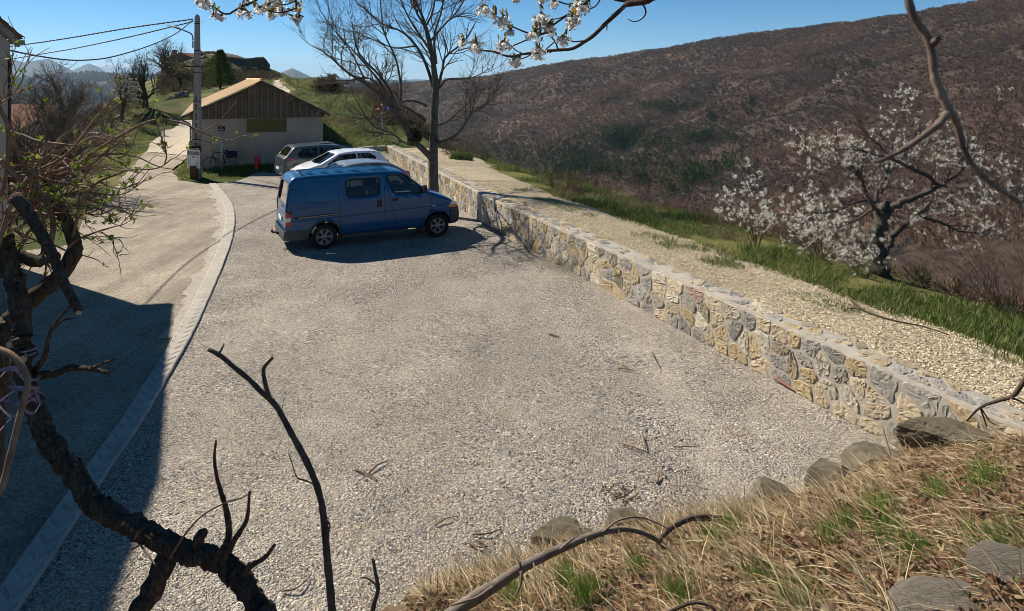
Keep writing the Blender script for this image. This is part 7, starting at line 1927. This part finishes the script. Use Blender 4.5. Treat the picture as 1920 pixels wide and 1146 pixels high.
part('shoot', [([(408, 1046), (428, 1010), (425, 960), (408, 900), (402, 862), (405, 826)], 2.62, 2.55, 15, 4), ([(418, 1052), (440, 1012), (462, 975), (468, 922)], 2.6, 2.5, 13, 4.5), ([(452, 1078), (470, 1062), (497, 1045), (515, 1022)], 2.56, 2.5, 12, 6),
     ([(462, 1072), (466, 1055)], 2.56, 2.55, 6, 3), ([(368, 1030), (375, 1005), (384, 998)], 2.68, 2.66, 24, 17), ([(70, 705), (104, 700), (132, 690), (172, 692), (205, 700)], 3.0, 2.9, 17, 7), ([(170, 692), (192, 682), (214, 674)], 2.92, 2.86, 8, 4),
     ([(62, 700), (84, 668), (92, 630), (110, 598), (130, 575)], 3.02, 2.9, 12, 3.5), ([(96, 622), (118, 602), (142, 596)], 2.97, 2.9, 4.5, 2)], vine_bark, seed=4)
part('whip', [([(318, 1048), (345, 1005), (378, 968), (420, 944), (452, 934), (474, 922)], 2.6, 2.5, 4, 2.2), ([(262, 1020), (278, 1042), (292, 1060)], 2.7, 2.62, 4, 3), ([(230, 1032), (248, 1030), (262, 1022)], 2.75, 2.7, 2, 3)], cane, seed=5, knob=0.03, n=6)
for (px_, py_, d, w) in ((18, 646, 2.92, 13), (45, 673, 2.92, 15)):
    c = at(px_, py_, d); dirn = np.array([0.10, -0.99, 0.1]); L = w / F * d
    mb = MB(); mb.tube([c - dirn * L * 2.2, c - dirn * 0.001], w / 2 / F * d, n=12); q = mb.n; rel(mb, vb); st = mb.build('pruned_stub', vine_bark, vine)
    a = np.arange(12) * 2 * np.pi / 12; rr_ = w * 0.46 / F * d
    mb = MB(); mb.add(np.c_[c[0] + rr_ * np.cos(a), np.full(12, c[1] - 0.003), c[2] + rr_ * np.sin(a)] - vb, [tuple(range(12))]); mb.build('cut_face', cutw, st)
part('branch', [([(-14, 652), (12, 660), (38, 682), (52, 712), (46, 748), (34, 792), (20, 850), (6, 905), (-8, 935)], 2.5, 2.3, 11, 12)], cane, seed=6, knob=0.05)
# lilac ties round the trunk
r = np.random.default_rng(172)
tie = noisy('lilac_cloth', (0.12, 0.10, 0.16), (0.24, 0.21, 0.29), 20, 0.9)
to = empty('cloth_ties', tuple(at(30, 735, 2.85)), 0, 'frayed pale lilac cloth strips tied round the vine trunk', 'cloth')
tb_ = at(30, 735, 2.85)
mb = MB()
for k in range(15):
    x0, y0 = r.uniform(35, 85), r.uniform(690, 770); L = r.uniform(25, 85)
    pp = smooth_line([at(x0, y0, 2.84), at(x0 - L * 0.4, y0 + r.normal(0, 14), 2.80 + r.normal(0, .03)), at(x0 - L, y0 + r.normal(4, 20), 2.80 + r.normal(0, .05))], 9)
    w_ = 0.5 * r.uniform(3, 7) / F * 2.8; s_ = np.array([0.2, 0.3, 1.0]); V = np.concatenate([pp + s_ * w_, pp - s_ * w_]) - tb_
    mb.add(V, [(i, i + 1, 9 + i + 1, 9 + i) for i in range(8)])
mb.build('strips', tie, to)
mb = MB()
for (y0, x0, x1) in ((653, 38, 72), (662, 36, 70)):
    pp = smooth_line([at(x0, y0 + 8, 2.95), at((x0 + x1) / 2, y0 + 5, 2.90), at(x1, y0 - 2, 2.95)], 9); w_ = 0.004
    mb.add(np.concatenate([pp + [0, 0, w_], pp - [0, 0, w_]]) - tb_, [(i, i + 1, 9 + i + 1, 9 + i) for i in range(8)])
mb.build('wrap', tie, to)

# tangle of canes with opening buds at the left
r = np.random.default_rng(181)
sb = np.array([-2.6, 3.6, 0.0])
shr = empty('budding_shrub', tuple(sb), 0, 'tangled shrub of brown canes with bright green opening buds at the left', 'shrub')
T = Tree(); Tm = Tree()
CN = [([(10, 400), (34, 361), (59, 327), (107, 302), (137, 278), (176, 226), (208, 190)], 3.2, 3.0, 8, 3), ([(20, 420), (60, 345), (100, 322), (142, 309), (176, 285), (210, 264), (254, 239), (293, 225), (340, 230), (375, 246), (398, 256), (422, 262)], 3.4, 3.0, 9, 2.5),
      ([(90, 350), (137, 317), (171, 295), (220, 289), (256, 294), (288, 309), (303, 314)], 3.3, 3.1, 7, 2), ([(220, 296), (234, 292), (249, 270), (256, 251)], 3.15, 3.1, 3, 1.5), ([(120, 500), (139, 434), (156, 370), (186, 341), (222, 326), (239, 319), (288, 317), (308, 309), (319, 300)], 3.3, 3.0, 8, 2),
      ([(308, 309), (312, 296), (311, 280)], 3.02, 3.0, 3, 2), ([(186, 341), (212, 351), (232, 354), (247, 346)], 3.15, 3.05, 4, 2), ([(150, 362), (166, 361), (207, 366), (231, 364)], 3.2, 3.1, 4, 2), ([(158, 372), (190, 383), (222, 388)], 3.2, 3.1, 4, 1.8), ([(160, 400), (188, 402), (222, 387)], 3.2, 3.1, 3.5, 1.8),
      ([(105, 520), (132, 460), (171, 439), (207, 427), (230, 422)], 3.3, 3.1, 6, 2), ([(188, 434), (205, 444), (223, 449)], 3.18, 3.1, 3, 1.6), ([(-10, 180), (0, 204), (15, 241), (12, 326), (-4, 385)], 2.9, 3.1, 7, 8), ([(15, 246), (37, 292), (54, 327)], 3.0, 3.1, 8, 9),
      ([(20, 246), (45, 255), (73, 265), (127, 272)], 3.1, 3.0, 6, 4), ([(85, 264), (86, 283), (72, 308), (61, 326)], 3.0, 3.0, 7, 6), ([(-10, 470), (0, 449), (24, 375), (56, 329)], 3.0, 3.05, 9, 8), ([(40, 330), (70, 330), (100, 340), (145, 345)], 3.2, 3.1, 7, 4), ([(0, 300), (30, 330), (60, 345)], 3.0, 3.1, 8, 8),
      ([(-10, 205), (10, 185), (21, 178)], 2.8, 2.7, 3, 1.5), ([(52, 330), (85, 372), (100, 420), (90, 480)], 3.2, 3.3, 9, 10), ([(20, 345), (60, 372), (110, 392), (150, 380)], 3.3, 3.2, 7, 3), ([(10, 400), (60, 395), (120, 410), (180, 395)], 3.4, 3.2, 6, 3), ([(40, 300), (80, 290), (130, 300), (150, 320)], 3.3, 3.2, 5, 3),
      ([(75, 500), (85, 430), (70, 380), (80, 330)], 3.3, 3.2, 8, 4), ([(30, 500), (50, 440), (95, 400), (160, 330)], 3.4, 3.2, 8, 3), ([(110, 300), (170, 258), (200, 262), (215, 270)], 3.2, 3.1, 4, 1.6), ([(130, 285), (150, 258), (190, 258)], 3.1, 3.1, 3, 1.6)]
lines = [traced(T, r, a, d0, d1, w0, w1, 6, None, 0.05) for a, d0, d1, w0, w1 in CN]
thick = [traced(Tm, r, [(28, 368), (61, 412), (95, 470), (120, 530), (148, 584)], 2.9, 2.75, 22, 15, 10, None, 0.05), traced(Tm, r, [(78, 340), (103, 375), (125, 415), (140, 470), (110, 520), (60, 560), (20, 600)], 3.3, 3.2, 17, 36, 10, None, 0.07),
         traced(Tm, r, [(-20, 480), (30, 480), (70, 490), (110, 480)], 3.2, 3.2, 30, 14, 10, None, 0.08), traced(Tm, r, [(10, 600), (0, 700), (-20, 900), (-40, 1300)], 3.2, 3.2, 36, 44, 10, None, 0.06)]
for p_, ra_ in lines: sprout(T, r, p_, ra_, 0, [dict(n=4, len=0.22, ang=0.7, wig=0.14, up=0.04, k=6, s=5, rmax=0.004, rmin=0.0022, mid=True), dict(n=2, len=0.10, ang=0.7, wig=0.15, up=0.06, k=4, s=4, rmax=0.0025, rmin=0.0016)])
for p_, ra_ in lines[18:26]: sprout(T, r, p_, ra_, 0, [dict(n=8, len=0.35, ang=0.9, wig=0.16, up=0.0, k=7, s=5, rmax=0.005, rmin=0.0025, mid=True), dict(n=3, len=0.16, ang=0.8, wig=0.16, up=0.04, k=4, s=4, rmax=0.003, rmin=0.0018)])
mb = MB(); T.mesh(mb); rel(mb, sb).build('canes', cane, shr)
mb = MB(); Tm.mesh(mb); rel(mb, sb).build('stems', vine_bark, shr)
c = at(148.5, 585, 2.745); a = np.arange(12) * 2 * np.pi / 12
mb = MB(); mb.add(np.c_[c[0] + 0.014 * np.cos(a), c[1] - 0.004 - 0.004 * np.sin(a), c[2] - 0.002 + 0.010 * np.sin(a)] - sb, [tuple(range(12))]); mb.build('cut_face', cutw, shr)
tp = np.array([t[0] for t in T.tips]); sel = tp[r.random(len(tp)) < 0.22]
extra = np.array([at(x, y, 3.05) for x, y in [(310, 276), (306, 272), (316, 280), (222, 314), (240, 310), (232, 312), (247, 342), (250, 345), (205, 360), (214, 366), (210, 418), (204, 414), (160, 300), (166, 304), (186, 334), (190, 384), (203, 378), (5, 246), (3, 296), (20, 268), (40, 300), (30, 350), (90, 358), (105, 352), (118, 372), (80, 392), (60, 372), (12, 440), (20, 330), (140, 345)]])
sel = np.concatenate([sel, extra, extra + r.normal(0, 0.008, extra.shape)])
s3 = np.repeat(sel, 5, axis=0); N = len(s3); d = r.normal(0, 0.6, (N, 3)) + np.array([0, -0.1, 0.6]); d /= np.linalg.norm(d, axis=1, keepdims=True); L = r.uniform(0.012, 0.030, (N, 1))
mb = MB(); kites(mb, s3 + r.normal(0, 0.004, s3.shape), s3 + d * L, L[:, 0] * 0.5, np.array([0.20, 0.27, 0.035]) * r.uniform(0.6, 1.35, (N, 1)), 0, r); rel(mb, sb).build('leaves', leafm, shr)

# tall dark stems in front of the gravel
def stem_thing(name, label, paths, mat_, cat='branch', knob=0.05, seed=1, spr=None):
    rr2 = np.random.default_rng(seed); p0 = paths[0]; base = at(p0[0][0][0], p0[0][0][1], p0[1]); o = empty(name, tuple(base), 0, label, cat)
    for k, (pp, d0, d1, w0, w1) in enumerate(paths):
        T = Tree(); L_ = traced(T, rr2, pp, d0, d1, w0, w1, 10 if w0 > 8 else 6, None, knob)
        if spr and k == 0: sprout(T, rr2, L_[0], L_[1], 0, spr)
        mb = MB(); T.mesh(mb); rel(mb, base).build('stem' if k == 0 else 'side_twig', mat_, o)
    return o
dstem = noisy('dark_stem', (0.040, 0.030, 0.024), (0.12, 0.09, 0.07), 25, 0.85, 70, 0.004, 0.2, stretch=(1, 1, 0.4))
stem_thing('dead_branch', 'tall dark knobbly dead stem leaning left in front of the gravel', [([(630, 1330), (628, 1230), (622, 1140), (613, 1040), (604, 950), (590, 900), (570, 856), (545, 810), (520, 765), (505, 748), (490, 735), (465, 710), (438, 688), (415, 668), (391, 655)], 2.4, 2.5, 17, 8), ([(506, 748), (498, 722), (494, 695), (499, 684), (511, 671)], 2.46, 2.44, 9, 6), ([(410, 664), (416, 654), (420, 646)], 2.5, 2.5, 5, 3), ([(596, 912), (575, 902), (557, 895), (548, 870), (541, 850)], 2.44, 2.5, 3, 2), ([(545, 808), (530, 770), (536, 735)], 2.46, 2.5, 1.5, 1), ([(612, 1010), (618, 985), (610, 975)], 2.42, 2.4, 6, 3)], dstem, seed=3, knob=0.07)
stem_thing('dead_branch.001', 'short dark stub of a stem at the bottom edge right of the tall stem', [([(690, 1260), (694, 1180), (702, 1130), (709, 1105), (704, 1075), (699, 1047)], 2.5, 2.5, 15, 5), ([(706, 1098), (690, 1085), (676, 1083)], 2.5, 2.52, 4, 2)], dstem, seed=4, knob=0.06)
# blurred branch close to the lens
stem_thing('forked_branch', 'pale brown forked branch hanging very close to the camera at the upper right', [([(1690, -260), (1700, -100), (1703, 0), (1718, 40), (1738, 70), (1746, 100), (1754, 150), (1772, 190), (1782, 212)], 0.80, 0.78, 13, 17), ([(1782, 208), (1760, 232), (1728, 258), (1690, 283), (1655, 300), (1636, 304)], 0.78, 0.76, 15, 6), ([(1782, 208), (1796, 238), (1808, 280), (1832, 320), (1866, 350), (1890, 366), (1914, 381)], 0.78, 0.80, 14, 7), ([(1752, 80), (1760, 72)], 0.78, 0.77, 14, 10), ([(1674, 290), (1672, 299)], 0.77, 0.77, 9, 6)], noisy('smooth_bark', (0.05, 0.03, 0.024), (0.30, 0.215, 0.165), 16, 0.8, 60, 0.003, 0.2), seed=5, knob=0.11)
# fallen branch on the bank, and other dead wood there
stem_thing('fallen_branch', 'grey fallen branch arching over the dry grass at the bottom of the picture', [([(790, 1200), (860, 1142), (905, 1112), (935, 1094), (975, 1066), (1020, 1043), (1060, 1025), (1100, 1008), (1140, 996), (1168, 992), (1200, 998), (1230, 1012), (1250, 1030)], 4.2, 4.75, 28, 6),
    ([(1050, 1030), (1075, 1010), (1085, 1006)], 4.5, 4.5, 5, 2), ([(1130, 998), (1160, 976), (1200, 970), (1240, 985), (1262, 1000)], 4.6, 4.8, 4, 2), ([(1098, 1010), (1105, 1040), (1110, 1080)], 4.5, 4.3, 2.6, 1.2), ([(1160, 994), (1168, 1020), (1178, 1034)], 4.6, 4.5, 3, 1.2), ([(1128, 1004), (1165, 1050), (1180, 1090), (1196, 1130)], 4.6, 4.1, 3, 1.2), ([(1000, 1056), (1010, 1090), (1022, 1125), (1035, 1146)], 4.4, 4.0, 3.5, 1.6), ([(975, 1068), (970, 1050), (955, 1020), (930, 1008)], 4.4, 4.6, 5, 2), ([(978, 1070), (976, 1095), (965, 1120)], 4.4, 4.3, 7, 3), ([(1240, 1020), (1290, 1050), (1302, 1100), (1330, 1130)], 4.7, 4.2, 3, 1.5), ([(925, 1100), (895, 1120), (870, 1128), (845, 1136)], 4.3, 4.2, 6, 3), ([(1190, 996), (1205, 1005), (1225, 1035), (1250, 1060)], 4.7, 4.5, 3, 1.5)],
    noisy('grey_dead_wood', (0.12, 0.095, 0.075), (0.27, 0.225, 0.185), 14, 0.9, 50, 0.006, 0.15), seed=6, knob=0.05)
stem_thing('root_log', 'short dark curved root at the gravel edge beyond the fallen branch', [([(1222, 1045), (1235, 1015), (1258, 990), (1290, 974), (1325, 970), (1350, 976)], 5.0, 5.6, 8, 15)], noisy('root_wood', (0.06, 0.045, 0.035), (0.20, 0.155, 0.115), 12, 0.95, 40, 0.01, 0.1), seed=7, knob=0.16)
stem_thing('dead_twig', 'thin curved grey twig lying along the bottom edge of the bank', [([(1250, 1150), (1280, 1136), (1305, 1130), (1330, 1136), (1345, 1150)], 3.55, 3.5, 7, 4)], dstem, seed=8)
stem_thing('dead_twig.001', 'dark twig with two prongs reaching over the mortared wall end at the right', [([(1960, 660), (1918, 718), (1900, 742), (1870, 752), (1838, 764), (1812, 790)], 5.8, 6.3, 11, 3), ([(1838, 764), (1846, 788), (1850, 800)], 6.25, 6.3, 4, 2), ([(1840, 766), (1856, 790), (1866, 796)], 6.25, 6.3, 3, 1.5), ([(1896, 746), (1912, 752), (1930, 765)], 6.0, 6.0, 5, 2)], dstem, seed=9)
stem_thing('dead_twig.002', 'upright thin twig standing at the gravel corner by the wall end boulder', [([(1705, 965), (1695, 905), (1672, 860), (1655, 800)], 6.0, 6.6, 7, 2.5), ([(1672, 858), (1655, 848), (1640, 842)], 6.5, 6.6, 3, 1.5), ([(1695, 905), (1720, 940), (1740, 975)], 6.1, 5.6, 5, 2)], noisy('red_twig', (0.16, 0.10, 0.07), (0.28, 0.19, 0.14), 20, 0.85), seed=10)
# long branch lying on the tan gravel behind the wall
p_ = np.array([gp(x, y, 0.90) for x, y in [(1595, 562), (1625, 585), (1680, 602), (1730, 612), (1780, 628)]])
mb = MB(); mb.tube(smooth_line(p_, 24), 0.020, 0.008, 7); mb.tube(smooth_line([p_[1], p_[1] + [-.12, .1, .02], p_[1] + [-.3, .12, .0]], 8), 0.01, 0.004, 5); tag(mb.build('fallen_branch', dstem), 'long thin dark branch lying on the tan gravel behind the wall', 'branch')
# sticks on the grey gravel
brown_tw = noisy('brown_twig', (0.12, 0.075, 0.045), (0.24, 0.16, 0.10), 20, 0.9)
def stick(label, lines_, w, k):
    mb = MB()
    for L_ in lines_:
        pts = np.array([gp(x, y, 0.03 + 0.02 * (i % 2)) for i, (x, y) in enumerate(L_)]); mb.tube(smooth_line(pts, 14), w, w * 0.5, 6)
    tag(mb.build('gravel_stick' + ('' if k == 0 else '.%03d' % k), brown_tw), label, 'stick')
for k, (lab, Ls_, w_) in enumerate([
    ('forked brown stick on the gravel right of the tall dead stem', [[(666, 880), (690, 889), (708, 901)], [(690, 889), (708, 872), (728, 864)]], 0.012),
    ('pale straight stick on the gravel well in front of the wall, upper of the two', [[(1030, 626), (1050, 632)]], 0.02),
    ('thin stick pointing at the middle of the car park near the wall shadow', [[(1160, 690), (1188, 694)], [(1168, 686), (1180, 692)]], 0.012),
    ('long thin stick lying across the gravel in front of the wall', [[(1168, 834), (1195, 841), (1218, 850)], [(1206, 818), (1210, 842)]], 0.010),
    ('curved stick beside the pile of twigs near the dry grass edge', [[(1232, 906), (1237, 888)], [(1238, 884), (1250, 894)]], 0.014),
    ('thin curved stick below the tall stem at the bottom left of the gravel', [[(530, 1108), (558, 1102), (583, 1078)]], 0.008),
    ('slender stick on the gravel just above the fallen branch', [[(886, 1002), (915, 1000), (940, 992)]], 0.010),
    ('bent stick on the gravel left of the fallen branch', [[(878, 1018), (900, 1026), (920, 1024)], [(895, 1012), (915, 1024)]], 0.010),
    ('short stick with a curved tip at the centre bottom of the gravel', [[(816, 985), (838, 972), (858, 968)]], 0.008),
    ('thin twig lying in the open gravel left of the wall corner', [[(1270, 838), (1312, 836)]], 0.009),
    ('faint twig on the gravel close to the middle of the wall', [[(1222, 660), (1236, 690)]], 0.008)]): stick(lab, Ls_, w_, k)
r = np.random.default_rng(191); c0 = gp(1165, 925, 0.0)
mb = MB()
for k in range(34):
    a = r.uniform(0, 2 * np.pi); p = c0 + np.array([r.normal(0, 0.16), r.normal(0, 0.12), 0.02]); d = np.array([math.cos(a), math.sin(a), r.uniform(-0.05, 0.4)]) * r.uniform(0.05, 0.16)
    q = p + d; q[2] = max(q[2], 0.015); mb.tube(np.stack([p, (p + q) / 2 + r.normal(0, .015, 3), q]), 0.006, 0.002, 5)
tag(mb.build('twig_pile', brown_tw), 'small dark heap of broken twigs on the gravel near the dry grass edge', 'twigs')

# ================================================================== cherry branches overhead
r = np.random.default_rng(201)
ob = np.array([2.6, -1.6, 2.6])
ch = empty('cherry_tree', tuple(ob), 0, 'cherry tree overhanging the camera, its blossoming branches crossing the top of the sky', 'tree')
TB = Tree()
chb = bark_mat('cherry_twig_bark', (0.035, 0.022, 0.018), (0.10, 0.07, 0.055), 30, 0.003)
def ov(px_, d0, d1, w0, w1):
    T = Tree(); L_ = traced(T, r, px_, d0, d1, w0, w1, 8, None, 0.05); mb = MB(); T.mesh(mb); mb.V = [q - ob for q in mb.V]; mb.build('branch', chb, ch); return L_
ov([(1290, -190), (1260, -60), (1230, -12), (1212, 2), (1173, 8)], 2.3, 2.6, 22, 12)
ov([(1400, -30), (1300, -18), (1212, 0), (1150, -2), (1100, -30)], 2.5, 2.8, 10, 5)
main = ov([(1180, 3), (1160, 22), (1135, 45), (1115, 65), (1095, 79), (1074, 91), (1046, 94), (1022, 96), (979, 102), (955, 106), (925, 97), (907, 95), (880, 90), (858, 96)], 2.6, 2.9, 9.5, 2.2)
ov([(1125, -25), (1105, 0), (1070, 24), (1032, 51), (1026, 61), (1002, 69), (959, 87), (935, 95)], 2.6, 2.8, 6, 2); ov([(1028, 61), (998, 64), (963, 51), (949, 42), (927, 28), (915, 19)], 2.7, 2.75, 4, 1.8); ov([(1026, 61), (1040, 77), (1046, 92)], 2.7, 2.7, 3, 3)
ov([(1074, 42), (1058, 63), (1030, 87), (1022, 95)], 2.65, 2.7, 2, 2.6); ov([(1095, 77), (1074, 78), (1058, 73)], 2.65, 2.65, 3, 2); ov([(1190, 2), (1206, 10), (1211, 24), (1204, 35), (1190, 41), (1177, 36)], 2.6, 2.5, 4, 1.6); ov([(1138, 46), (1138, 58)], 2.6, 2.6, 3, 1.5); ov([(1158, 24), (1146, 28)], 2.6, 2.6, 2.5, 1.5); ov([(1175, 10), (1168, 18), (1160, 24)], 2.6, 2.55, 3, 2)
ov([(1130, -10), (1120, 8), (1108, 16), (1092, 14), (1080, 10)], 2.65, 2.7, 3, 2); ov([(1047, 3), (1065, 8), (1085, 4), (1100, 2)], 2.7, 2.7, 3, 2); ov([(959, 87), (968, 95), (979, 100)], 2.75, 2.8, 2.2, 2); ov([(1004, 97), (985, 108), (968, 112), (958, 107)], 2.75, 2.75, 2.5, 2); ov([(1030, 100), (1036, 96)], 2.7, 2.7, 2, 2); ov([(1070, 24), (1050, 34), (1030, 37)], 2.65, 2.7, 3, 2)
ov([(700, -330), (560, -140), (500, -40), (484, -4), (470, 6), (454, 12), (440, 20), (430, 26), (420, 26), (410, 20), (400, 12), (388, 4), (380, -8)], 2.4, 2.7, 10, 3); ov([(552, -60), (553, -20), (555, 5), (556, 16), (561, 29)], 2.5, 2.6, 7, 2.2); ov([(556, 15), (545, 19), (532, 23), (515, 23), (500, 18), (491, 13)], 2.55, 2.6, 3.6, 2); ov([(556, 0), (545, 6), (532, 9), (520, 7)], 2.55, 2.6, 3, 2); ov([(454, 12), (456, 4), (462, -8)], 2.6, 2.55, 2.5, 2)
# the limbs run back over the camera to a trunk behind it
Tt = Tree()
def world_limb(a, pts, r0, r1): P = smooth_line(pts, 24); Tt.put(P, np.linspace(r0, r1, 24) * (1 + 0.05 * r.normal(0, 1, 24)), 10)
e1 = at(1290, -190, 2.3); e2 = at(700, -330, 2.4); e3 = at(1400, -30, 2.5); e4 = at(1125, -25, 2.6); e5 = at(552, -60, 2.5)
world_limb(0, [ob + [0, 0, -0.3], ob + [-0.05, 0.1, 0.9], ob + [-0.2, 0.3, 1.9]], 0.13, 0.10)
world_limb(0, [ob + [-0.2, 0.3, 1.9], ob + [-0.5, 1.2, 2.6], e1 + [0.25, -0.8, 0.25], e1], 0.09, 0.022)
world_limb(0, [ob + [-0.2, 0.3, 1.9], ob + [-1.2, 1.0, 3.1], e2 + [0.8, -0.7, 0.35], e2], 0.07, 0.012)
world_limb(0, [e1 + [0.15, -0.5, 0.16], e3 + [0.2, -0.5, 0.2], e3], 0.03, 0.01)
world_limb(0, [e1 + [-0.02, -0.1, 0.05], e4 + [0.1, -0.2, 0.2], e4], 0.016, 0.0065)
world_limb(0, [e2 + [0.4, -0.35, 0.2], e5 + [0.2, -0.3, 0.4], e5], 0.016, 0.007)
mb = MB(); Tt.mesh(mb); rel(mb, ob).build('trunk', bark_dark, ch)
CLU = [(907, 18, 14), (945, 40, 17), (1015, 40, 20), (1003, 66, 16), (893, 88, 15), (945, 86, 16), (1010, 100, 17), (967, 117, 13), (1056, 76, 14), (1074, 36, 17), (1084, 16, 17), (1100, 12, 10), (1039, 8, 10), (866, 80, 9), (967, -2, 9), (1018, -2, 10), (1030, 50, 12), (1033, 63, 6), (957, 60, 7), (926, 30, 8), (1068, 50, 8),
       (385, 8, 13), (402, 28, 10), (414, 33, 7), (458, 24, 14), (486, 18, 10), (508, 12, 16), (528, 22, 12), (560, 12, 9), (558, 34, 13), (507, 29, 8), (545, 0, 7), (463, 2, 6), (374, 0, 9), (520, 4, 10)]
mbp = MB(); mbl = MB(); mbs = MB()
for (cx, cy, rad) in CLU:
    d0 = 2.62 + r.uniform(-0.05, 0.05); c = at(cx, cy, d0); R_ = rad / F * d0
    hub = c + np.array([0, 0, R_ * 0.55])
    nf = int(6 + rad * rad * 0.105)
    for k in range(nf):
        q = r.normal(0, 1, 3); q /= np.linalg.norm(q); q = c + q * R_ * np.array([1.05, 1.0, 0.85]) * r.uniform(0.35, 1.0) - np.array([0, 0, R_ * 0.12])
        ax = q - hub + r.normal(0, 0.3, 3) * R_; ax /= np.linalg.norm(ax) + 1e-9
        s1 = np.cross(ax, r.normal(0, 1, 3)); s1 /= np.linalg.norm(s1); s2 = np.cross(ax, s1)
        fr = r.uniform(0.0075, 0.0115); cupb = r.uniform(0.2, 0.9)
        for m_ in range(5):
            a = m_ * 2 * np.pi / 5 + r.normal(0, 0.1); e = s1 * math.cos(a) + s2 * math.sin(a); tq = -s1 * math.sin(a) + s2 * math.cos(a)
            V = [q, q + e * fr * 0.55 + tq * fr * 0.45 + ax * fr * 0.2 * cupb, q + e * fr * 1.0 + tq * fr * 0.25 + ax * fr * 0.5 * cupb, q + e * fr * 1.0 - tq * fr * 0.25 + ax * fr * 0.5 * cupb, q + e * fr * 0.55 - tq * fr * 0.45 + ax * fr * 0.2 * cupb]
            mbp.add(V, [(0, 1, 2, 3, 4)], 0, np.array([0.92, 0.89, 0.85]) * r.uniform(0.9, 1.05))
        mbs.tube(np.stack([hub + r.normal(0, .003, 3), (hub + q) / 2 + np.array([0, 0, 0.004]), q]), 0.0009, 0.0007, 4)
        # stamens
        mbs.add([q + ax * 0.002, q + ax * 0.009 + s1 * 0.003, q + ax * 0.009 - s1 * 0.003], [(0, 1, 2)])
    for k in range(int(2 + rad * 0.28)):
        dd = r.normal(0, 0.6, 3) + np.array([-0.2, 0, 1.0]); dd /= np.linalg.norm(dd); L = r.uniform(0.016, 0.036); sdv = np.cross(dd, r.normal(0, 1, 3)); sdv /= np.linalg.norm(sdv)
        b = hub + r.normal(0, R_ * 0.35, 3); V = [b, b + dd * L * 0.4 + sdv * L * 0.2, b + dd * L * 0.75 + sdv * L * 0.14, b + dd * L, b + dd * L * 0.75 - sdv * L * 0.14, b + dd * L * 0.4 - sdv * L * 0.2]
        mbl.add(V, [(0, 1, 2, 3), (0, 3, 4, 5)], 0, np.array([(0.30, 0.21, 0.02), (0.20, 0.20, 0.02), (0.30, 0.12, 0.03), (0.14, 0.10, 0.03)][r.integers(0, 4)]) * r.uniform(0.7, 1.3))
    for k in range(3):
        mbs.tube(np.stack([hub, hub + r.normal(0, R_ * 0.5, 3)]), 0.004, 0.002, 5)
rel(mbp, ob).build('blossom', petal, ch); rel(mbl, ob).build('leaves', leafm, ch); rel(mbs, ob).build('flower_stalks', noisy('stalk', (0.07, 0.07, 0.02), (0.13, 0.10, 0.04), 30, 0.8), ch)

# ================================================================== air
HAZE = 3.2e-5
m = NM('air'); m.t.nodes.remove(m.b)
pv = m.n('ShaderNodeVolumePrincipled'); pv.inputs['Color'].default_value = (0.48, 0.74, 1.0, 1); pv.inputs['Density'].default_value = HAZE; pv.inputs['Anisotropy'].default_value = 0.2
m.l(pv.outputs[0], m.t.nodes['Material Output'].inputs['Volume'])
mb = MB(); mb.box((0, 0, 160), (100000, 100000, 1260)); 
hz = mb.build('haze', m.m); tag(hz, kind='stuff')
